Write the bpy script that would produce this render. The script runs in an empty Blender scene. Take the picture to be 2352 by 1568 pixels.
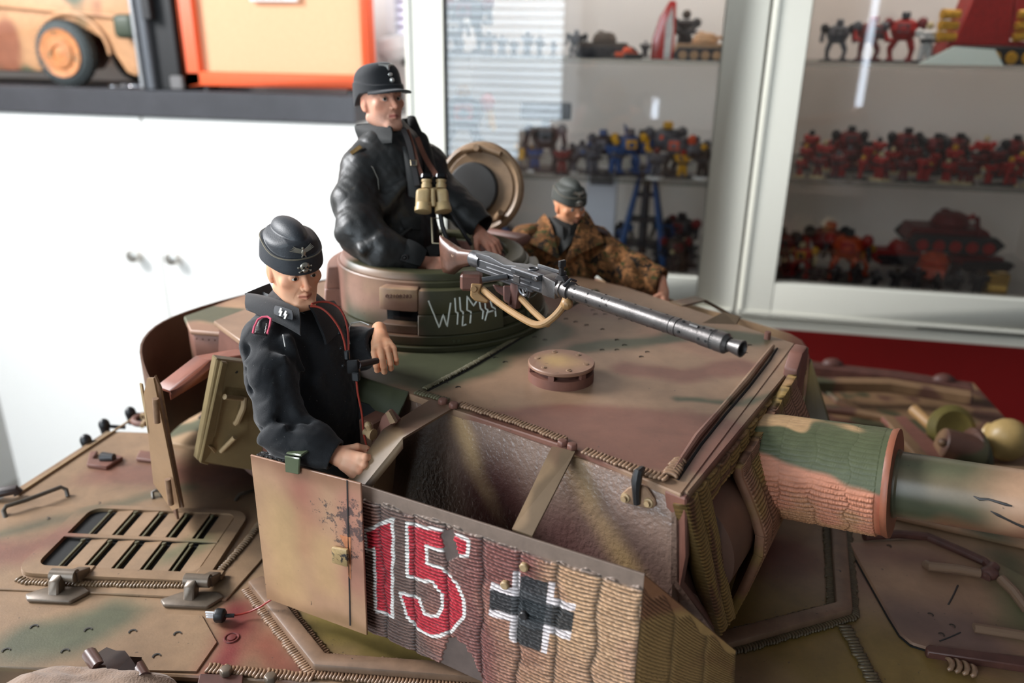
import bpy, bmesh, math, random
import numpy as np
from math import sin, cos, pi, radians, sqrt, atan2, degrees
from mathutils import Matrix, Vector
random.seed(7); np.random.seed(7)
SC = bpy.context.scene
COL = SC.collection

# ---------------------------------------------------------------- camera
ZC = 1.35                      # camera height above the floor (metres); the tank is a 1:6 model
FPX, CX, CY = 1810., 1176., 784.
PITCH, YAW, ROLL = radians(20.8), radians(11.), radians(0.9)
_f = np.array([-sin(YAW)*cos(PITCH), cos(YAW)*cos(PITCH), -sin(PITCH)])
_r = np.array([cos(YAW), sin(YAW), 0.]); _u = np.cross(_r, _f)
_R = cos(ROLL)*_r + sin(ROLL)*_u; _U = -sin(ROLL)*_r + cos(ROLL)*_u
CAM = np.array([0, 0, ZC])
cd = bpy.data.cameras.new('camera'); cam = bpy.data.objects.new('camera', cd); COL.objects.link(cam)
cd.sensor_width = 36.; cd.lens = 36.*FPX/2352.; cd.clip_start = .01; cd.clip_end = 30
M = Matrix(((_R[0], _U[0], -_f[0], 0), (_R[1], _U[1], -_f[1], 0), (_R[2], _U[2], -_f[2], ZC), (0, 0, 0, 1)))
cam.matrix_world = M
cd.dof.use_dof = True; cd.dof.focus_distance = .40; cd.dof.aperture_fstop = 7.0
SC.camera = cam
# ---------------------------------------------------------------- world, lights, exposure
SC.view_settings.view_transform = 'Standard'; SC.view_settings.look = 'None'
SC.view_settings.gamma = 1; SC.view_settings.use_curve_mapping = False
SC.view_settings.exposure = 0.28
wd = bpy.data.worlds.new('daylight'); SC.world = wd; wd.use_nodes = True
bg = wd.node_tree.nodes['Background']; bg.inputs[0].default_value = (.80, .90, 1, 1); bg.inputs[1].default_value = .16
def area(name, loc, target, sx, sy, power, color=(1, 1, 1)):
    l = bpy.data.lights.new(name, 'AREA'); l.shape = 'RECTANGLE'; l.size = sx; l.size_y = sy
    l.energy = power; l.color = color
    o = bpy.data.objects.new(name, l); COL.objects.link(o)
    o.location = loc; o.rotation_euler = (Vector(target)-Vector(loc)).to_track_quat('-Z', 'Y').to_euler()
    return o
# window in the left wall (key), window with blinds behind the camera (front light)
area('left_window_daylight', (-1.97, .50, ZC+.85), (-1.0, .5, ZC+.45), .75, .8, 74, (.97, .98, 1))
area('rear_window_daylight', (-1.05, -1.02, ZC+.22), (-1.05, 1, ZC+.16), 1.15, 1.5, 30, (.78, .90, 1))

# ---------------------------------------------------------------- rays from the photograph onto real planes
def ray(x, y): return _f + _R*(x-CX)/FPX - _U*(y-CY)/FPX
def onz(x, y, z):
    d = ray(x, y); return CAM + d*((z-ZC)/d[2])
def ony(x, y, Y):
    d = ray(x, y); return CAM + d*(Y/d[1])
def dep(x, y, D): return CAM + ray(x, y)*D
def onpl(x, y, p0, n):
    d = ray(x, y); return CAM + d*(np.dot(np.array(p0)-CAM, n)/np.dot(d, n))
def prj(p):
    p = np.array(p, float)-CAM; z = p @ _f
    return (CX+FPX*(p @ _R)/z, CY-FPX*(p @ _U)/z, z)
HR = .18                       # camera above the turret roof
TA = radians(-21.5)            # turret points this way, hull axis is 8.3 deg
eu = np.array([cos(TA), sin(TA), 0]); ev = np.array([-sin(TA), cos(TA), 0]); ew = np.array([0, 0, 1.])
O = (onz(1535, 1105, ZC-HR)+onz(1790, 790, ZC-HR))/2
def T(u, v, w): return O+eu*u+ev*v+ew*w
def tl(p):
    p = np.array(p)-O; return np.array([p @ eu, p @ ev, p @ ew])
def tz(x, y, w): return tl(onz(x, y, ZC-HR+w))
def tv(x, y, v): return tl(onpl(x, y, T(0, v, 0), ev))
def tu(x, y, u): return tl(onpl(x, y, T(u, 0, 0), eu))
HA = radians(8.3)
ha = np.array([cos(HA), sin(HA), 0]); hb = np.array([-sin(HA), cos(HA), 0])
DK = -.118                     # deck height relative to the roof
ZD = ZC-HR+DK
def Hh(a, b, w=0): return np.array([0, 0, ZD])+ha*a+hb*b+ew*w
def hl(x, y, w=0):
    p = onz(x, y, ZD+w); return (p @ ha, p @ hb)

# ---------------------------------------------------------------- objects
def props(o, label=None, cat=None, group=None, kind=None):
    if label: o['label'] = label
    if cat: o['category'] = cat
    if group: o['group'] = group
    if kind: o['kind'] = kind
    return o
def thing(name, loc, label, cat, group=None):
    o = bpy.data.objects.new(name, None); COL.objects.link(o); o.empty_display_size = .01
    o.location = Vector([float(t) for t in loc]); return props(o, label, cat, group)
def base_of(p):
    while p is not None and p.type != 'EMPTY' and p.parent: p = p.parent
    return np.array(p.location) if p is not None and p.type == 'EMPTY' else np.zeros(3)
def newobj(name, me, parent=None, mat=None, label=None, kind=None):
    o = bpy.data.objects.new(name, me); COL.objects.link(o)
    if parent is not None: o.parent = parent
    if mat is not None and len(me.materials) == 0: me.materials.append(mat)
    props(o, label, None, None, kind); return o
def mesh_np(name, V, Fq, mat=None, parent=None, smooth=True, paint=None, label=None, kind=None):
    """V (n,3) world coords, Fq (m,3|4) int array; paint = (n,3) linear colours"""
    V = np.asarray(V, np.float64)-base_of(parent)
    Fq = np.asarray(Fq, np.int32); k = Fq.shape[1]
    me = bpy.data.meshes.new(name)
    me.vertices.add(len(V)); me.vertices.foreach_set('co', V.astype(np.float32).ravel())
    me.loops.add(Fq.size); me.loops.foreach_set('vertex_index', Fq.ravel())
    me.polygons.add(len(Fq)); me.polygons.foreach_set('loop_start', np.arange(0, Fq.size, k, dtype=np.int32))
    me.polygons.foreach_set('loop_total', np.full(len(Fq), k, np.int32))
    if smooth: me.polygons.foreach_set('use_smooth', np.ones(len(Fq), bool))
    me.update(calc_edges=True)
    if paint is not None:
        at = me.attributes.new('paint', 'FLOAT_COLOR', 'POINT')
        c = np.ones((len(V), 4), np.float32); c[:, :3] = paint; at.data.foreach_set('color', c.ravel())
    return newobj(name, me, parent, mat, label, kind)

class G:
    """collects primitives in any frame, then becomes ONE mesh"""
    def __init__(s): s.v = []; s.f = []
    def add(s, V, Fc):
        n = len(s.v); s.v += [tuple(map(float, p)) for p in V]; s.f += [tuple(i+n for i in f) for f in Fc]; return s
    def box(s, c, d, ax=None):
        """centre, full sizes, axes (3 unit vectors)"""
        ax = ax or ((1, 0, 0), (0, 1, 0), (0, 0, 1)); ax = [np.array(a, float) for a in ax]; c = np.array(c, float)
        V = [c+ax[0]*d[0]/2*i+ax[1]*d[1]/2*j+ax[2]*d[2]/2*k for i in (-1, 1) for j in (-1, 1) for k in (-1, 1)]
        return s.add(V, [(0, 1, 3, 2), (4, 6, 7, 5), (0, 4, 5, 1), (2, 3, 7, 6), (0, 2, 6, 4), (1, 5, 7, 3)])
    def bx(s, x0, x1, y0, y1, z0, z1): return s.box(((x0+x1)/2, (y0+y1)/2, (z0+z1)/2), (x1-x0, y1-y0, z1-z0))
    def hexa(s, P):
        """8 points: bottom ring 0-3, top ring 4-7"""
        return s.add(P, [(0, 3, 2, 1), (4, 5, 6, 7), (0, 1, 5, 4), (1, 2, 6, 5), (2, 3, 7, 6), (3, 0, 4, 7)])
    def prism(s, poly, ext):
        """planar polygon (world pts) extruded by vector"""
        n = len(poly); P = [np.array(p, float) for p in poly]; e = np.array(ext, float)
        V = P+[p+e for p in P]
        Fc = [tuple(range(n))[::-1], tuple(range(n, 2*n))]+[(i, (i+1) % n, (i+1) % n+n, i+n) for i in range(n)]
        return s.add(V, Fc)
    def lathe(s, p0, ax, prof, n=24, cap=True):
        """profile [(along, radius)] about axis ax from p0"""
        ax = np.array(ax, float); ax /= np.linalg.norm(ax); p0 = np.array(p0, float)
        h = np.array([0, 0, 1.]) if abs(ax[2]) < .9 else np.array([1., 0, 0])
        e1 = np.cross(ax, h); e1 /= np.linalg.norm(e1); e2 = np.cross(ax, e1)
        V = []; Fc = []
        for (t, r) in prof:
            for i in range(n):
                a = 2*pi*i/n; V.append(p0+ax*t+(e1*cos(a)+e2*sin(a))*r)
        m = len(prof)
        for j in range(m-1):
            for i in range(n): Fc.append((j*n+i, j*n+(i+1) % n, (j+1)*n+(i+1) % n, (j+1)*n+i))
        if cap: Fc.append(tuple(range(n))[::-1]); Fc.append(tuple(range((m-1)*n, m*n)))
        return s.add(V, Fc)
    def cyl(s, a, b, r0, r1=None, n=16):
        a = np.array(a, float); b = np.array(b, float); L = np.linalg.norm(b-a)
        return s.lathe(a, b-a, [(0, r0), (L, r0 if r1 is None else r1)], n)
    def tube(s, path, r, n=8, closed=False, flat=None, up=None):
        """swept tube; r scalar or list; flat=(width, thick) gives a strap section"""
        P = [np.array(p, float) for p in path]; m = len(P); V = []; Fc = []
        R = [r]*m if not hasattr(r, '__len__') else r
        prev = None
        for i in range(m):
            t = (P[(i+1) % m]-P[i-1]) if (closed or 0 < i < m-1) else (P[1]-P[0] if i == 0 else P[-1]-P[-2])
            t = t/(np.linalg.norm(t)+1e-12)
            if prev is None:
                h = np.array(up, float) if up is not None else (np.array([0, 0, 1.]) if abs(t[2]) < .9 else np.array([1., 0, 0]))
            else: h = prev
            e2 = h-t*np.dot(h, t); e2 /= (np.linalg.norm(e2)+1e-12); e1 = np.cross(t, e2)
            prev = e2
            if flat:
                w, th = flat
                for (p, q) in ((-1, -1), (1, -1), (1, 1), (-1, 1)): V.append(P[i]+e1*p*w/2+e2*q*th/2)
            else:
                for k in range(n): a = 2*pi*k/n; V.append(P[i]+(e1*cos(a)+e2*sin(a))*R[i])
        if flat: n = 4
        for j in range(m if closed else m-1):
            for i in range(n):
                a = j*n+i; b = j*n+(i+1) % n; c = ((j+1) % m)*n+(i+1) % n; d = ((j+1) % m)*n+i
                Fc.append((a, b, c, d))
        if not closed: Fc.append(tuple(range(n))[::-1]); Fc.append(tuple(range((m-1)*n, m*n)))
        return s.add(V, Fc)
    def sph(s, c, r, n=12, m=8, ax=None):
        c = np.array(c, float); r = np.array([r]*3 if not hasattr(r, '__len__') else r, float); V = []; Fc = []
        ax = np.eye(3) if ax is None else np.array(ax, float)
        for j in range(m+1):
            th = pi*j/m
            for i in range(n):
                a = 2*pi*i/n; q = np.array([sin(th)*cos(a), sin(th)*sin(a), cos(th)])*r
                V.append(c+q[0]*ax[0]+q[1]*ax[1]+q[2]*ax[2])
        for j in range(m):
            for i in range(n): Fc.append((j*n+i, (j+1)*n+i, (j+1)*n+(i+1) % n, j*n+(i+1) % n))
        return s.add(V, Fc)
    def torus(s, c, ax, R, r, n=32, k=8):
        ax = np.array(ax, float); ax /= np.linalg.norm(ax)
        h = np.array([0, 0, 1.]) if abs(ax[2]) < .9 else np.array([1., 0, 0])
        e1 = np.cross(ax, h); e1 /= np.linalg.norm(e1); e2 = np.cross(ax, e1)
        return s.tube([np.array(c)+(e1*cos(2*pi*i/n)+e2*sin(2*pi*i/n))*R for i in range(n)], r, k, closed=True)
    def frame(s, o, ex, ey, ez):
        """re-express everything collected so far from a local frame into world"""
        o = np.array(o); A = np.array([ex, ey, ez], float)
        s.v = [tuple(o+np.array(p) @ A) for p in s.v]; return s
    def obj(s, name, mat=None, parent=None, bevel=0, segs=1, smooth=None, label=None, kind=None, angle=35, sub=0):
        B = base_of(parent)
        me = bpy.data.meshes.new(name)
        me.from_pydata([(p[0]-B[0], p[1]-B[1], p[2]-B[2]) for p in s.v], [], s.f)
        bm = bmesh.new(); bm.from_mesh(me)
        bmesh.ops.remove_doubles(bm, verts=bm.verts, dist=1e-6)
        bmesh.ops.recalc_face_normals(bm, faces=bm.faces)
        if bevel:
            es = [e for e in bm.edges if len(e.link_faces) == 2 and e.calc_face_angle(0) > radians(30)]
            try: bmesh.ops.bevel(bm, geom=es, offset=bevel, segments=segs, profile=.5, affect='EDGES', clamp_overlap=True)
            except Exception: pass
        if smooth is None: smooth = True
        if smooth:
            for f in bm.faces: f.smooth = True
            for e in bm.edges:
                if len(e.link_faces) == 2 and e.calc_face_angle(0) > radians(angle): e.smooth = False
        bm.to_mesh(me); bm.free(); me.update()
        return newobj(name, me, parent, mat, label, kind)

def copy_tree(src, loc, rotz=0, label=None, scale=None):
    """copy a thing with its parts and sub-parts"""
    r = src.copy(); COL.objects.link(r); r.location = Vector([float(t) for t in loc]); r.rotation_euler = (0, 0, rotz)
    if scale: r.scale = (scale,)*3 if not hasattr(scale, '__len__') else scale
    if label: r['label'] = label
    for ch in list(src.children):
        c = ch.copy(); COL.objects.link(c); c.parent = r
        for g in list(ch.children):
            d = g.copy(); COL.objects.link(d); d.parent = c
    return r
def rep(src, M_world, parent, name=None):
    """a copy of a part sharing its mesh, at a world matrix under parent (roots are never rotated)"""
    o = src.copy(); COL.objects.link(o); o.parent = parent
    B = base_of(parent); o.matrix_local = Matrix.Translation(-Vector(B)) @ M_world; return o
def frame_mat(o, ex, ey, ez):
    return Matrix(((ex[0], ey[0], ez[0], o[0]), (ex[1], ey[1], ez[1], o[1]), (ex[2], ey[2], ez[2], o[2]), (0, 0, 0, 1)))

# ---------------------------------------------------------------- materials
def lin(c):
    """sRGB 0-255 to linear"""
    c = np.array(c, float)/255.
    return np.where(c <= .04045, c/12.92, ((c+.055)/1.055)**2.4)
def nd(nt, t, **kw):
    n = nt.nodes.new(t)
    for k, v in kw.items(): setattr(n, k, v)
    return n
MATS = {}
def mat(name, rgb, rough=.5, metal=0., spec=.5, bump=0., bscale=300., vary=0., vscale=40., emit=0., chips=None, attr=False,
        trans=0., sheen=0., coat=0., cells=None, sss=0., stretch=None, dust=0.):
    if name in MATS: return MATS[name]
    m = bpy.data.materials.new(name); m.use_nodes = True; nt = m.node_tree; L = nt.links.new
    p = nt.nodes['Principled BSDF']; c = [float(x) for x in lin(rgb)]+[1]
    p.inputs['Base Color'].default_value = c; p.inputs['Roughness'].default_value = rough; p.inputs['Metallic'].default_value = metal
    p.inputs['Specular IOR Level'].default_value = spec
    if trans: p.inputs['Transmission Weight'].default_value = trans
    if coat: p.inputs['Coat Weight'].default_value = coat; p.inputs['Coat Roughness'].default_value = .2
    if sheen: p.inputs['Sheen Weight'].default_value = sheen; p.inputs['Sheen Roughness'].default_value = .5
    if sss:
        p.inputs['Subsurface Weight'].default_value = sss; p.inputs['Subsurface Radius'].default_value = (.0025, .0012, .0007); p.inputs['Subsurface Scale'].default_value = 1.
    if emit: p.inputs['Emission Color'].default_value = c; p.inputs['Emission Strength'].default_value = emit
    tc = nd(nt, 'ShaderNodeTexCoord'); co = tc.outputs['Object']
    if stretch:
        mp = nd(nt, 'ShaderNodeMapping'); mp.inputs['Scale'].default_value = stretch; L(co, mp.inputs['Vector']); co = mp.outputs[0]
    col = None
    if attr:
        a = nd(nt, 'ShaderNodeAttribute', attribute_name='paint'); col = a.outputs['Color']
    if vary:
        nz = nd(nt, 'ShaderNodeTexNoise'); nz.inputs['Scale'].default_value = vscale; nz.inputs['Detail'].default_value = 6; nz.inputs['Roughness'].default_value = .65
        L(co, nz.inputs['Vector'])
        mr = nd(nt, 'ShaderNodeMapRange'); mr.inputs[1].default_value = .3; mr.inputs[2].default_value = .7
        mr.inputs[3].default_value = 1-vary; mr.inputs[4].default_value = 1+vary; L(nz.outputs[0], mr.inputs[0])
        mx = nd(nt, 'ShaderNodeVectorMath', operation='SCALE')
        if col is None: mx.inputs[0].default_value = c[:3]
        else: L(col, mx.inputs[0])
        L(mr.outputs[0], mx.inputs['Scale']); col = mx.outputs[0]
    if chips:
        rgb2, sc, th = chips; nz = nd(nt, 'ShaderNodeTexNoise'); nz.inputs['Scale'].default_value = sc; nz.inputs['Detail'].default_value = 5; nz.inputs['Roughness'].default_value = .75
        L(co, nz.inputs['Vector']); mr = nd(nt, 'ShaderNodeMapRange'); mr.inputs[1].default_value = th; mr.inputs[2].default_value = th+.03; L(nz.outputs[0], mr.inputs[0])
        mx = nd(nt, 'ShaderNodeMix', data_type='RGBA'); L(mr.outputs[0], mx.inputs[0])
        if col is None: mx.inputs[6].default_value = c
        else: L(col, mx.inputs[6])
        mx.inputs[7].default_value = [float(x) for x in lin(rgb2)]+[1]; col = mx.outputs[2]
    if dust:
        nz = nd(nt, 'ShaderNodeTexNoise'); nz.inputs['Scale'].default_value = 900; nz.inputs['Detail'].default_value = 2; L(co, nz.inputs['Vector'])
        mr = nd(nt, 'ShaderNodeMapRange'); mr.inputs[1].default_value = .735; mr.inputs[2].default_value = .76; mr.inputs[4].default_value = dust; L(nz.outputs[0], mr.inputs[0])
        mx = nd(nt, 'ShaderNodeMix', data_type='RGBA'); L(mr.outputs[0], mx.inputs[0])
        if col is None: mx.inputs[6].default_value = c
        else: L(col, mx.inputs[6])
        mx.inputs[7].default_value = (.6, .55, .48, 1); col = mx.outputs[2]
    if col is not None: L(col, p.inputs['Base Color'])
    if bump:
        nz = nd(nt, 'ShaderNodeTexNoise'); nz.inputs['Scale'].default_value = bscale; nz.inputs['Detail'].default_value = 4; L(co, nz.inputs['Vector'])
        b = nd(nt, 'ShaderNodeBump'); b.inputs['Strength'].default_value = 1; b.inputs['Distance'].default_value = bump; L(nz.outputs[0], b.inputs['Height'])
        L(b.outputs[0], p.inputs['Normal'])
    MATS[name] = m; return m

TAN, BRN, GRN = (170, 139, 106), (122, 82, 68), (88, 88, 64)
def camo_mat(name, rough=.5, bump=0., bscale=400., seed=0., scale=9., base=TAN, c1=BRN, c2=GRN):
    """three tone soft edged camouflage paint from two noises in object space"""
    if name in MATS: return MATS[name]
    m = bpy.data.materials.new(name); m.use_nodes = True; nt = m.node_tree; L = nt.links.new; p = nt.nodes['Principled BSDF']
    tc = nd(nt, 'ShaderNodeTexCoord'); mp = nd(nt, 'ShaderNodeMapping'); mp.inputs['Location'].default_value = (seed, seed*1.7, seed*.3); L(tc.outputs['Object'], mp.inputs['Vector'])
    cur = None
    for k, (c, off, lo) in enumerate(((c1, 0, .50), (c2, 3.3, .56))):
        mp2 = nd(nt, 'ShaderNodeMapping'); mp2.inputs['Location'].default_value = (off, off, off); L(mp.outputs[0], mp2.inputs['Vector'])
        nz = nd(nt, 'ShaderNodeTexNoise'); nz.inputs['Scale'].default_value = scale; nz.inputs['Detail'].default_value = 1.5; L(mp2.outputs[0], nz.inputs['Vector'])
        mr = nd(nt, 'ShaderNodeMapRange', interpolation_type='SMOOTHSTEP'); mr.inputs[1].default_value = lo; mr.inputs[2].default_value = lo+.07; L(nz.outputs[0], mr.inputs[0])
        mx = nd(nt, 'ShaderNodeMix', data_type='RGBA'); L(mr.outputs[0], mx.inputs[0])
        if cur is None: mx.inputs[6].default_value = [*lin(base), 1]
        else: L(cur, mx.inputs[6])
        mx.inputs[7].default_value = [*lin(c), 1]; cur = mx.outputs[2]
    nz = nd(nt, 'ShaderNodeTexNoise'); nz.inputs['Scale'].default_value = 45; nz.inputs['Detail'].default_value = 8; nz.inputs['Roughness'].default_value = .7; L(tc.outputs['Object'], nz.inputs['Vector'])
    mr = nd(nt, 'ShaderNodeMapRange'); mr.inputs[1].default_value = .3; mr.inputs[2].default_value = .7; mr.inputs[3].default_value = .82; mr.inputs[4].default_value = 1.12; L(nz.outputs[0], mr.inputs[0])
    sc = nd(nt, 'ShaderNodeVectorMath', operation='SCALE'); L(cur, sc.inputs[0]); L(mr.outputs[0], sc.inputs['Scale']); L(sc.outputs[0], p.inputs['Base Color'])
    p.inputs['Roughness'].default_value = rough
    if bump:
        nz = nd(nt, 'ShaderNodeTexNoise'); nz.inputs['Scale'].default_value = bscale; nz.inputs['Detail'].default_value = 3; L(tc.outputs['Object'], nz.inputs['Vector'])
        b = nd(nt, 'ShaderNodeBump'); b.inputs['Distance'].default_value = bump; L(nz.outputs[0], b.inputs['Height']); L(b.outputs[0], p.inputs['Normal'])
    MATS[name] = m; return m

# smooth pseudo noise in python (sum of random sines), about -1..1
class SN:
    def __init__(s, seed, freq, n=10):
        r = np.random.RandomState(seed); d = r.normal(size=(n, 3)); d /= np.linalg.norm(d, axis=1)[:, None]
        s.k = d*(freq*2*pi*(.6+.9*r.rand(n)))[:, None]; s.p = r.rand(n)*2*pi; s.n = n
    def __call__(s, P):
        P = np.asarray(P); o = np.zeros(P.shape[:-1])
        for k, p in zip(s.k, s.p): o += np.sin(P @ k+p)
        return o/sqrt(s.n)*.9
def sst(x, a, b):
    t = np.clip((x-a)/(b-a+1e-12), 0, 1); return t*t*(3-2*t)
def segd(P, a, b):
    a = np.asarray(a, float); b = np.asarray(b, float); ab = b-a; t = np.clip(((P-a) @ ab)/(ab @ ab+1e-12), 0, 1)
    return np.linalg.norm(P-a-t[:, None]*ab, axis=1)
def lined(P, pts):
    return np.minimum.reduce([segd(P, pts[i], pts[i+1]) for i in range(len(pts)-1)]) if len(pts) > 1 else np.linalg.norm(P-np.asarray(pts[0]), axis=1)
def polyd(P, poly):
    """signed distance (neg inside) of 2-D points to polygon"""
    poly = np.asarray(poly, float); n = len(poly); d = np.full(len(P), 1e9); inside = np.zeros(len(P), bool)
    for i in range(n):
        a = poly[i]; b = poly[(i+1) % n]; d = np.minimum(d, segd(P, a, b))
        c = ((a[1] > P[:, 1]) != (b[1] > P[:, 1]))
        xx = (b[0]-a[0])*(P[:, 1]-a[1])/(b[1]-a[1]+1e-15)+a[0]; inside ^= c & (P[:, 0] < xx)
    return np.where(inside, -d, d)
# ================================================================ ROOM
m_wallw = mat('white_wall_paint', (238, 236, 232), .8)
m_red = mat('red_wall_paint', (158, 5, 4), .75, vary=.08, vscale=4)
m_floor = mat('grey_floor', (150, 146, 140), .5, vary=.1, vscale=3)
m_lacq = mat('white_lacquer', (250, 249, 245), .3)
m_lacq2 = mat('cream_lacquer', (236, 233, 219), .35)
m_knob = mat('brushed_steel', (196, 192, 186), .3, metal=1)
m_black = mat('black_plastic', (22, 22, 24), .45)
m_frame = mat('white_window_frame', (225, 228, 230), .4)
def setting(name, g, m, **k): o = g.obj(name, m, None, smooth=False, **k); o['kind'] = 'structure'; return o
setting('floor', G().bx(-2.3, 2.6, -1.4, 2.1, -.02, 0), m_floor)
# back wall: white part behind the sideboard, red part projects behind the display cabinets
setting('wall_back', G().bx(-2.3, -.404, 2.0, 2.1, 0, 2.7).bx(-.44, -.404, 1.56, 2.0, 0, 2.7), m_wallw)
setting('wall_right', G().bx(-.404, 2.6, 1.56, 2.1, 0, 2.7), m_red)
w = G().bx(-2.1, -2.0, -1.4, -.05, 0, 2.7).bx(-2.1, -2.0, 1.0, 2.1, 0, 2.7).bx(-2.1, -2.0, -.05, 1.0, 0, 1.70).bx(-2.1, -2.0, -.05, 1.0, 2.65, 2.7)
setting('wall_left', w, m_wallw)
# wall behind the camera with window and two narrow slits of daylight
w = G().bx(-2.1, -1.7, -1.2, -1.1, 0, 2.7).bx(-.43, 2.6, -1.2, -1.1, 0, 2.7).bx(-1.7, -.43, -1.2, -1.1, 0, .70).bx(-1.7, -.43, -1.2, -1.1, 2.4, 2.7)
setting('wall_rear', w, mat('rear_wall_paint', (120, 116, 110), .85))
wf = G()
for x in (-1.7, -1.08, -.44): wf.bx(x-.03, x+.03, -1.12, -1.06, .70, 2.4)
for z in (.72, 2.38): wf.bx(-1.7, -.43, -1.12, -1.06, z-.03, z+.03)
win = setting('window_2', wf, m_frame)
sl = G(); sl.box((0, 0, 0), (.58, .022, .0012), ((1, 0, 0), (0, cos(.5), -sin(.5)), (0, sin(.5), cos(.5))))
m_slat = mat('blind_slat', (232, 236, 238), .5)
first = None
for cx in (-.76, -1.39):
    for i in range(50):
        o = None
        if first is None: first = sl.obj('slat', m_slat, win, smooth=False); o = first
        else: o = first.copy(); COL.objects.link(o); o.parent = win
        o.location = (cx, -1.045+.06, .75+i*.033); o['kind'] = 'structure' if False else ''
        del o['kind']
# narrow window behind the camera on the right: seen as a bright vertical strip in the cabinet glass
for i, (x, z0, z1) in enumerate(((-.083, ZC-.45, ZC-.19), (.724, ZC-.25, ZC+.6))):
    s = G().bx(x-.012, x+.012, -1.099, -1.09, z0, z1)
    setting('window_%d' % (i+3), s, mat('daylight_slit', (225, 238, 255), .5, emit=5.))
# window in the left wall
wf = G()
for y in (-.03, .475, .98): wf.bx(-2.06, -2.02, y-.025, y+.025, 1.70, 2.65)
for z in (1.72, 2.63): wf.bx(-2.06, -2.02, -.05, 1.0, z-.025, z+.025)
setting('window_5', wf, m_frame)
# small window with blinds in the white wall, above and behind the sideboard
q0 = ony(915, 78, 1.98); q1 = ony(1024, 78, 1.98)
wx0, wx1, wz = q0[0], q1[0], q0[2]
wn = G().bx(wx0-.02, wx0, 1.955, 2.0, wz-.02, wz+.7).bx(wx1, wx1+.02, 1.955, 2.0, wz-.02, wz+.7).bx(wx0-.02, wx1+.02, 1.955, 2.0, wz-.02, wz)
win1 = setting('window_1', wn, m_frame)
G().bx(wx0, wx1, 1.99, 1.999, wz, wz+.7).obj('pane', mat('bright_pane', (225, 222, 235), .3, emit=.75), win1, smooth=False)
sl = G().box((0, 0, 0), (wx1-wx0, .014, .001), ((1, 0, 0), (0, cos(.6), -sin(.6)), (0, sin(.6), cos(.6))))
first = None
for i in range(14):
    if first is None: first = o = sl.obj('slat', mat('lilac_slat', (205, 200, 214), .5), win1, smooth=False)
    else: o = first.copy(); COL.objects.link(o); o.parent = win1
    o.location = ((wx0+wx1)/2, 1.975, wz+.016+i*.019)

# ---------------------------------------------------------------- sideboard on the left
Yb = 1.6; zt = ZC-.108
t = thing('sideboard', (-1.15, 1.8, 0), 'long white sideboard with plain doors and steel knobs under the black worktop', 'cabinet')
G().bx(-1.70, -.61, Yb+.02, 1.88, 0.0, zt-.055).obj('carcass', m_lacq, t, smooth=False)
g = [-1.6985, -1.151, -.608]
for i in range(2):
    d = G().bx(g[i]+.0025, g[i+1]-.0025, Yb, Yb+.018, .08, zt-.058).obj('door', m_lacq, t, bevel=.0015)
    kx = -1.2102 if i == 0 else -1.1103
    kz = ZC-.479
    G().lathe((kx, Yb, kz), (0, -1, 0), [(0, .006), (.012, .006), (.014, .012), (.02, .0165), (.026, .015), (.029, .008)], 24).obj('knob', m_knob, d)
wt = G().bx(-1.95, -.645, Yb-.012, 1.90, zt-.055, zt).obj('worktop', mat('black_worktop', (62, 62, 66), .38, vary=.15, vscale=14), None, bevel=.002)
props(wt, 'dark grey worktop lying along the white sideboard', 'worktop')

# ---------------------------------------------------------------- things on the worktop
t = thing('speaker_cabinet', (-.81, 1.75, zt), 'orange framed speaker cabinet with pale woven grille cloth', 'speaker')
ax0, ax1 = -1.04, -.621; az0 = zt+.012; az1 = zt+.33; th = .024; yf = 1.6
m_or = mat('orange_vinyl', (226, 92, 46), .42, bump=.0003, bscale=900)
ox0, ox1 = ax0+.028, ax1
G().bx(ox0-.015, ox1, yf+.02, 1.66, az0, az1).obj('box', m_or, t, bevel=.004)
fr = G().bx(ox0-.015, ox0+.018, yf, yf+.03, az0, az1).bx(ox1-.010, ox1, yf, yf+.03, az0, az1).bx(ox0-.015, ox1, yf, yf+.03, az0, az0+.028).bx(ox0-.015, ox1, yf, yf+.03, az1-.028, az1)
fr.obj('front_frame', m_or, t, bevel=.003)
# woven cloth: a grid of shallow weave
n = 120; X, Z = np.meshgrid(np.linspace(ox0+.018, ox1-.010, n), np.linspace(az0+.028, az1-.028, n)); Yg = yf+.016+.0007*np.sin(X*900)*np.sin(Z*900)
idx = np.arange(n*n).reshape(n, n); Fq = np.stack([idx[:-1, :-1], idx[:-1, 1:], idx[1:, 1:], idx[1:, :-1]], -1).reshape(-1, 4)
mesh_np('grille_cloth', np.stack([X, Yg, Z], -1).reshape(-1, 3), Fq, mat('grille_cloth', (226, 168, 130), .8, vary=.06, vscale=150), t, True)
p0 = ony(576, 4, yf+.01); p1 = ony(686, 4, yf+.01)
bd = G().bx(p0[0], p1[0], yf+.004, yf+.014, p0[2], p0[2]+.04).obj('badge', mat('badge_white', (238, 234, 230), .4), t, bevel=.002)
bl = G()
for k in range(5): bl.bx(p0[0]+.014+k*.013, p0[0]+.022+k*.013, yf+.002, yf+.005, p0[2]+.006, p0[2]+.022)
bl.obj('lettering', mat('badge_ink', (90, 84, 84), .6), bd)
for x in (ox0+.02, ox1-.04):
    for y in (1.622, 1.648): G().cyl((x, y, zt), (x, y, az0), .012, .010).obj('foot', m_black, t)

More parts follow.
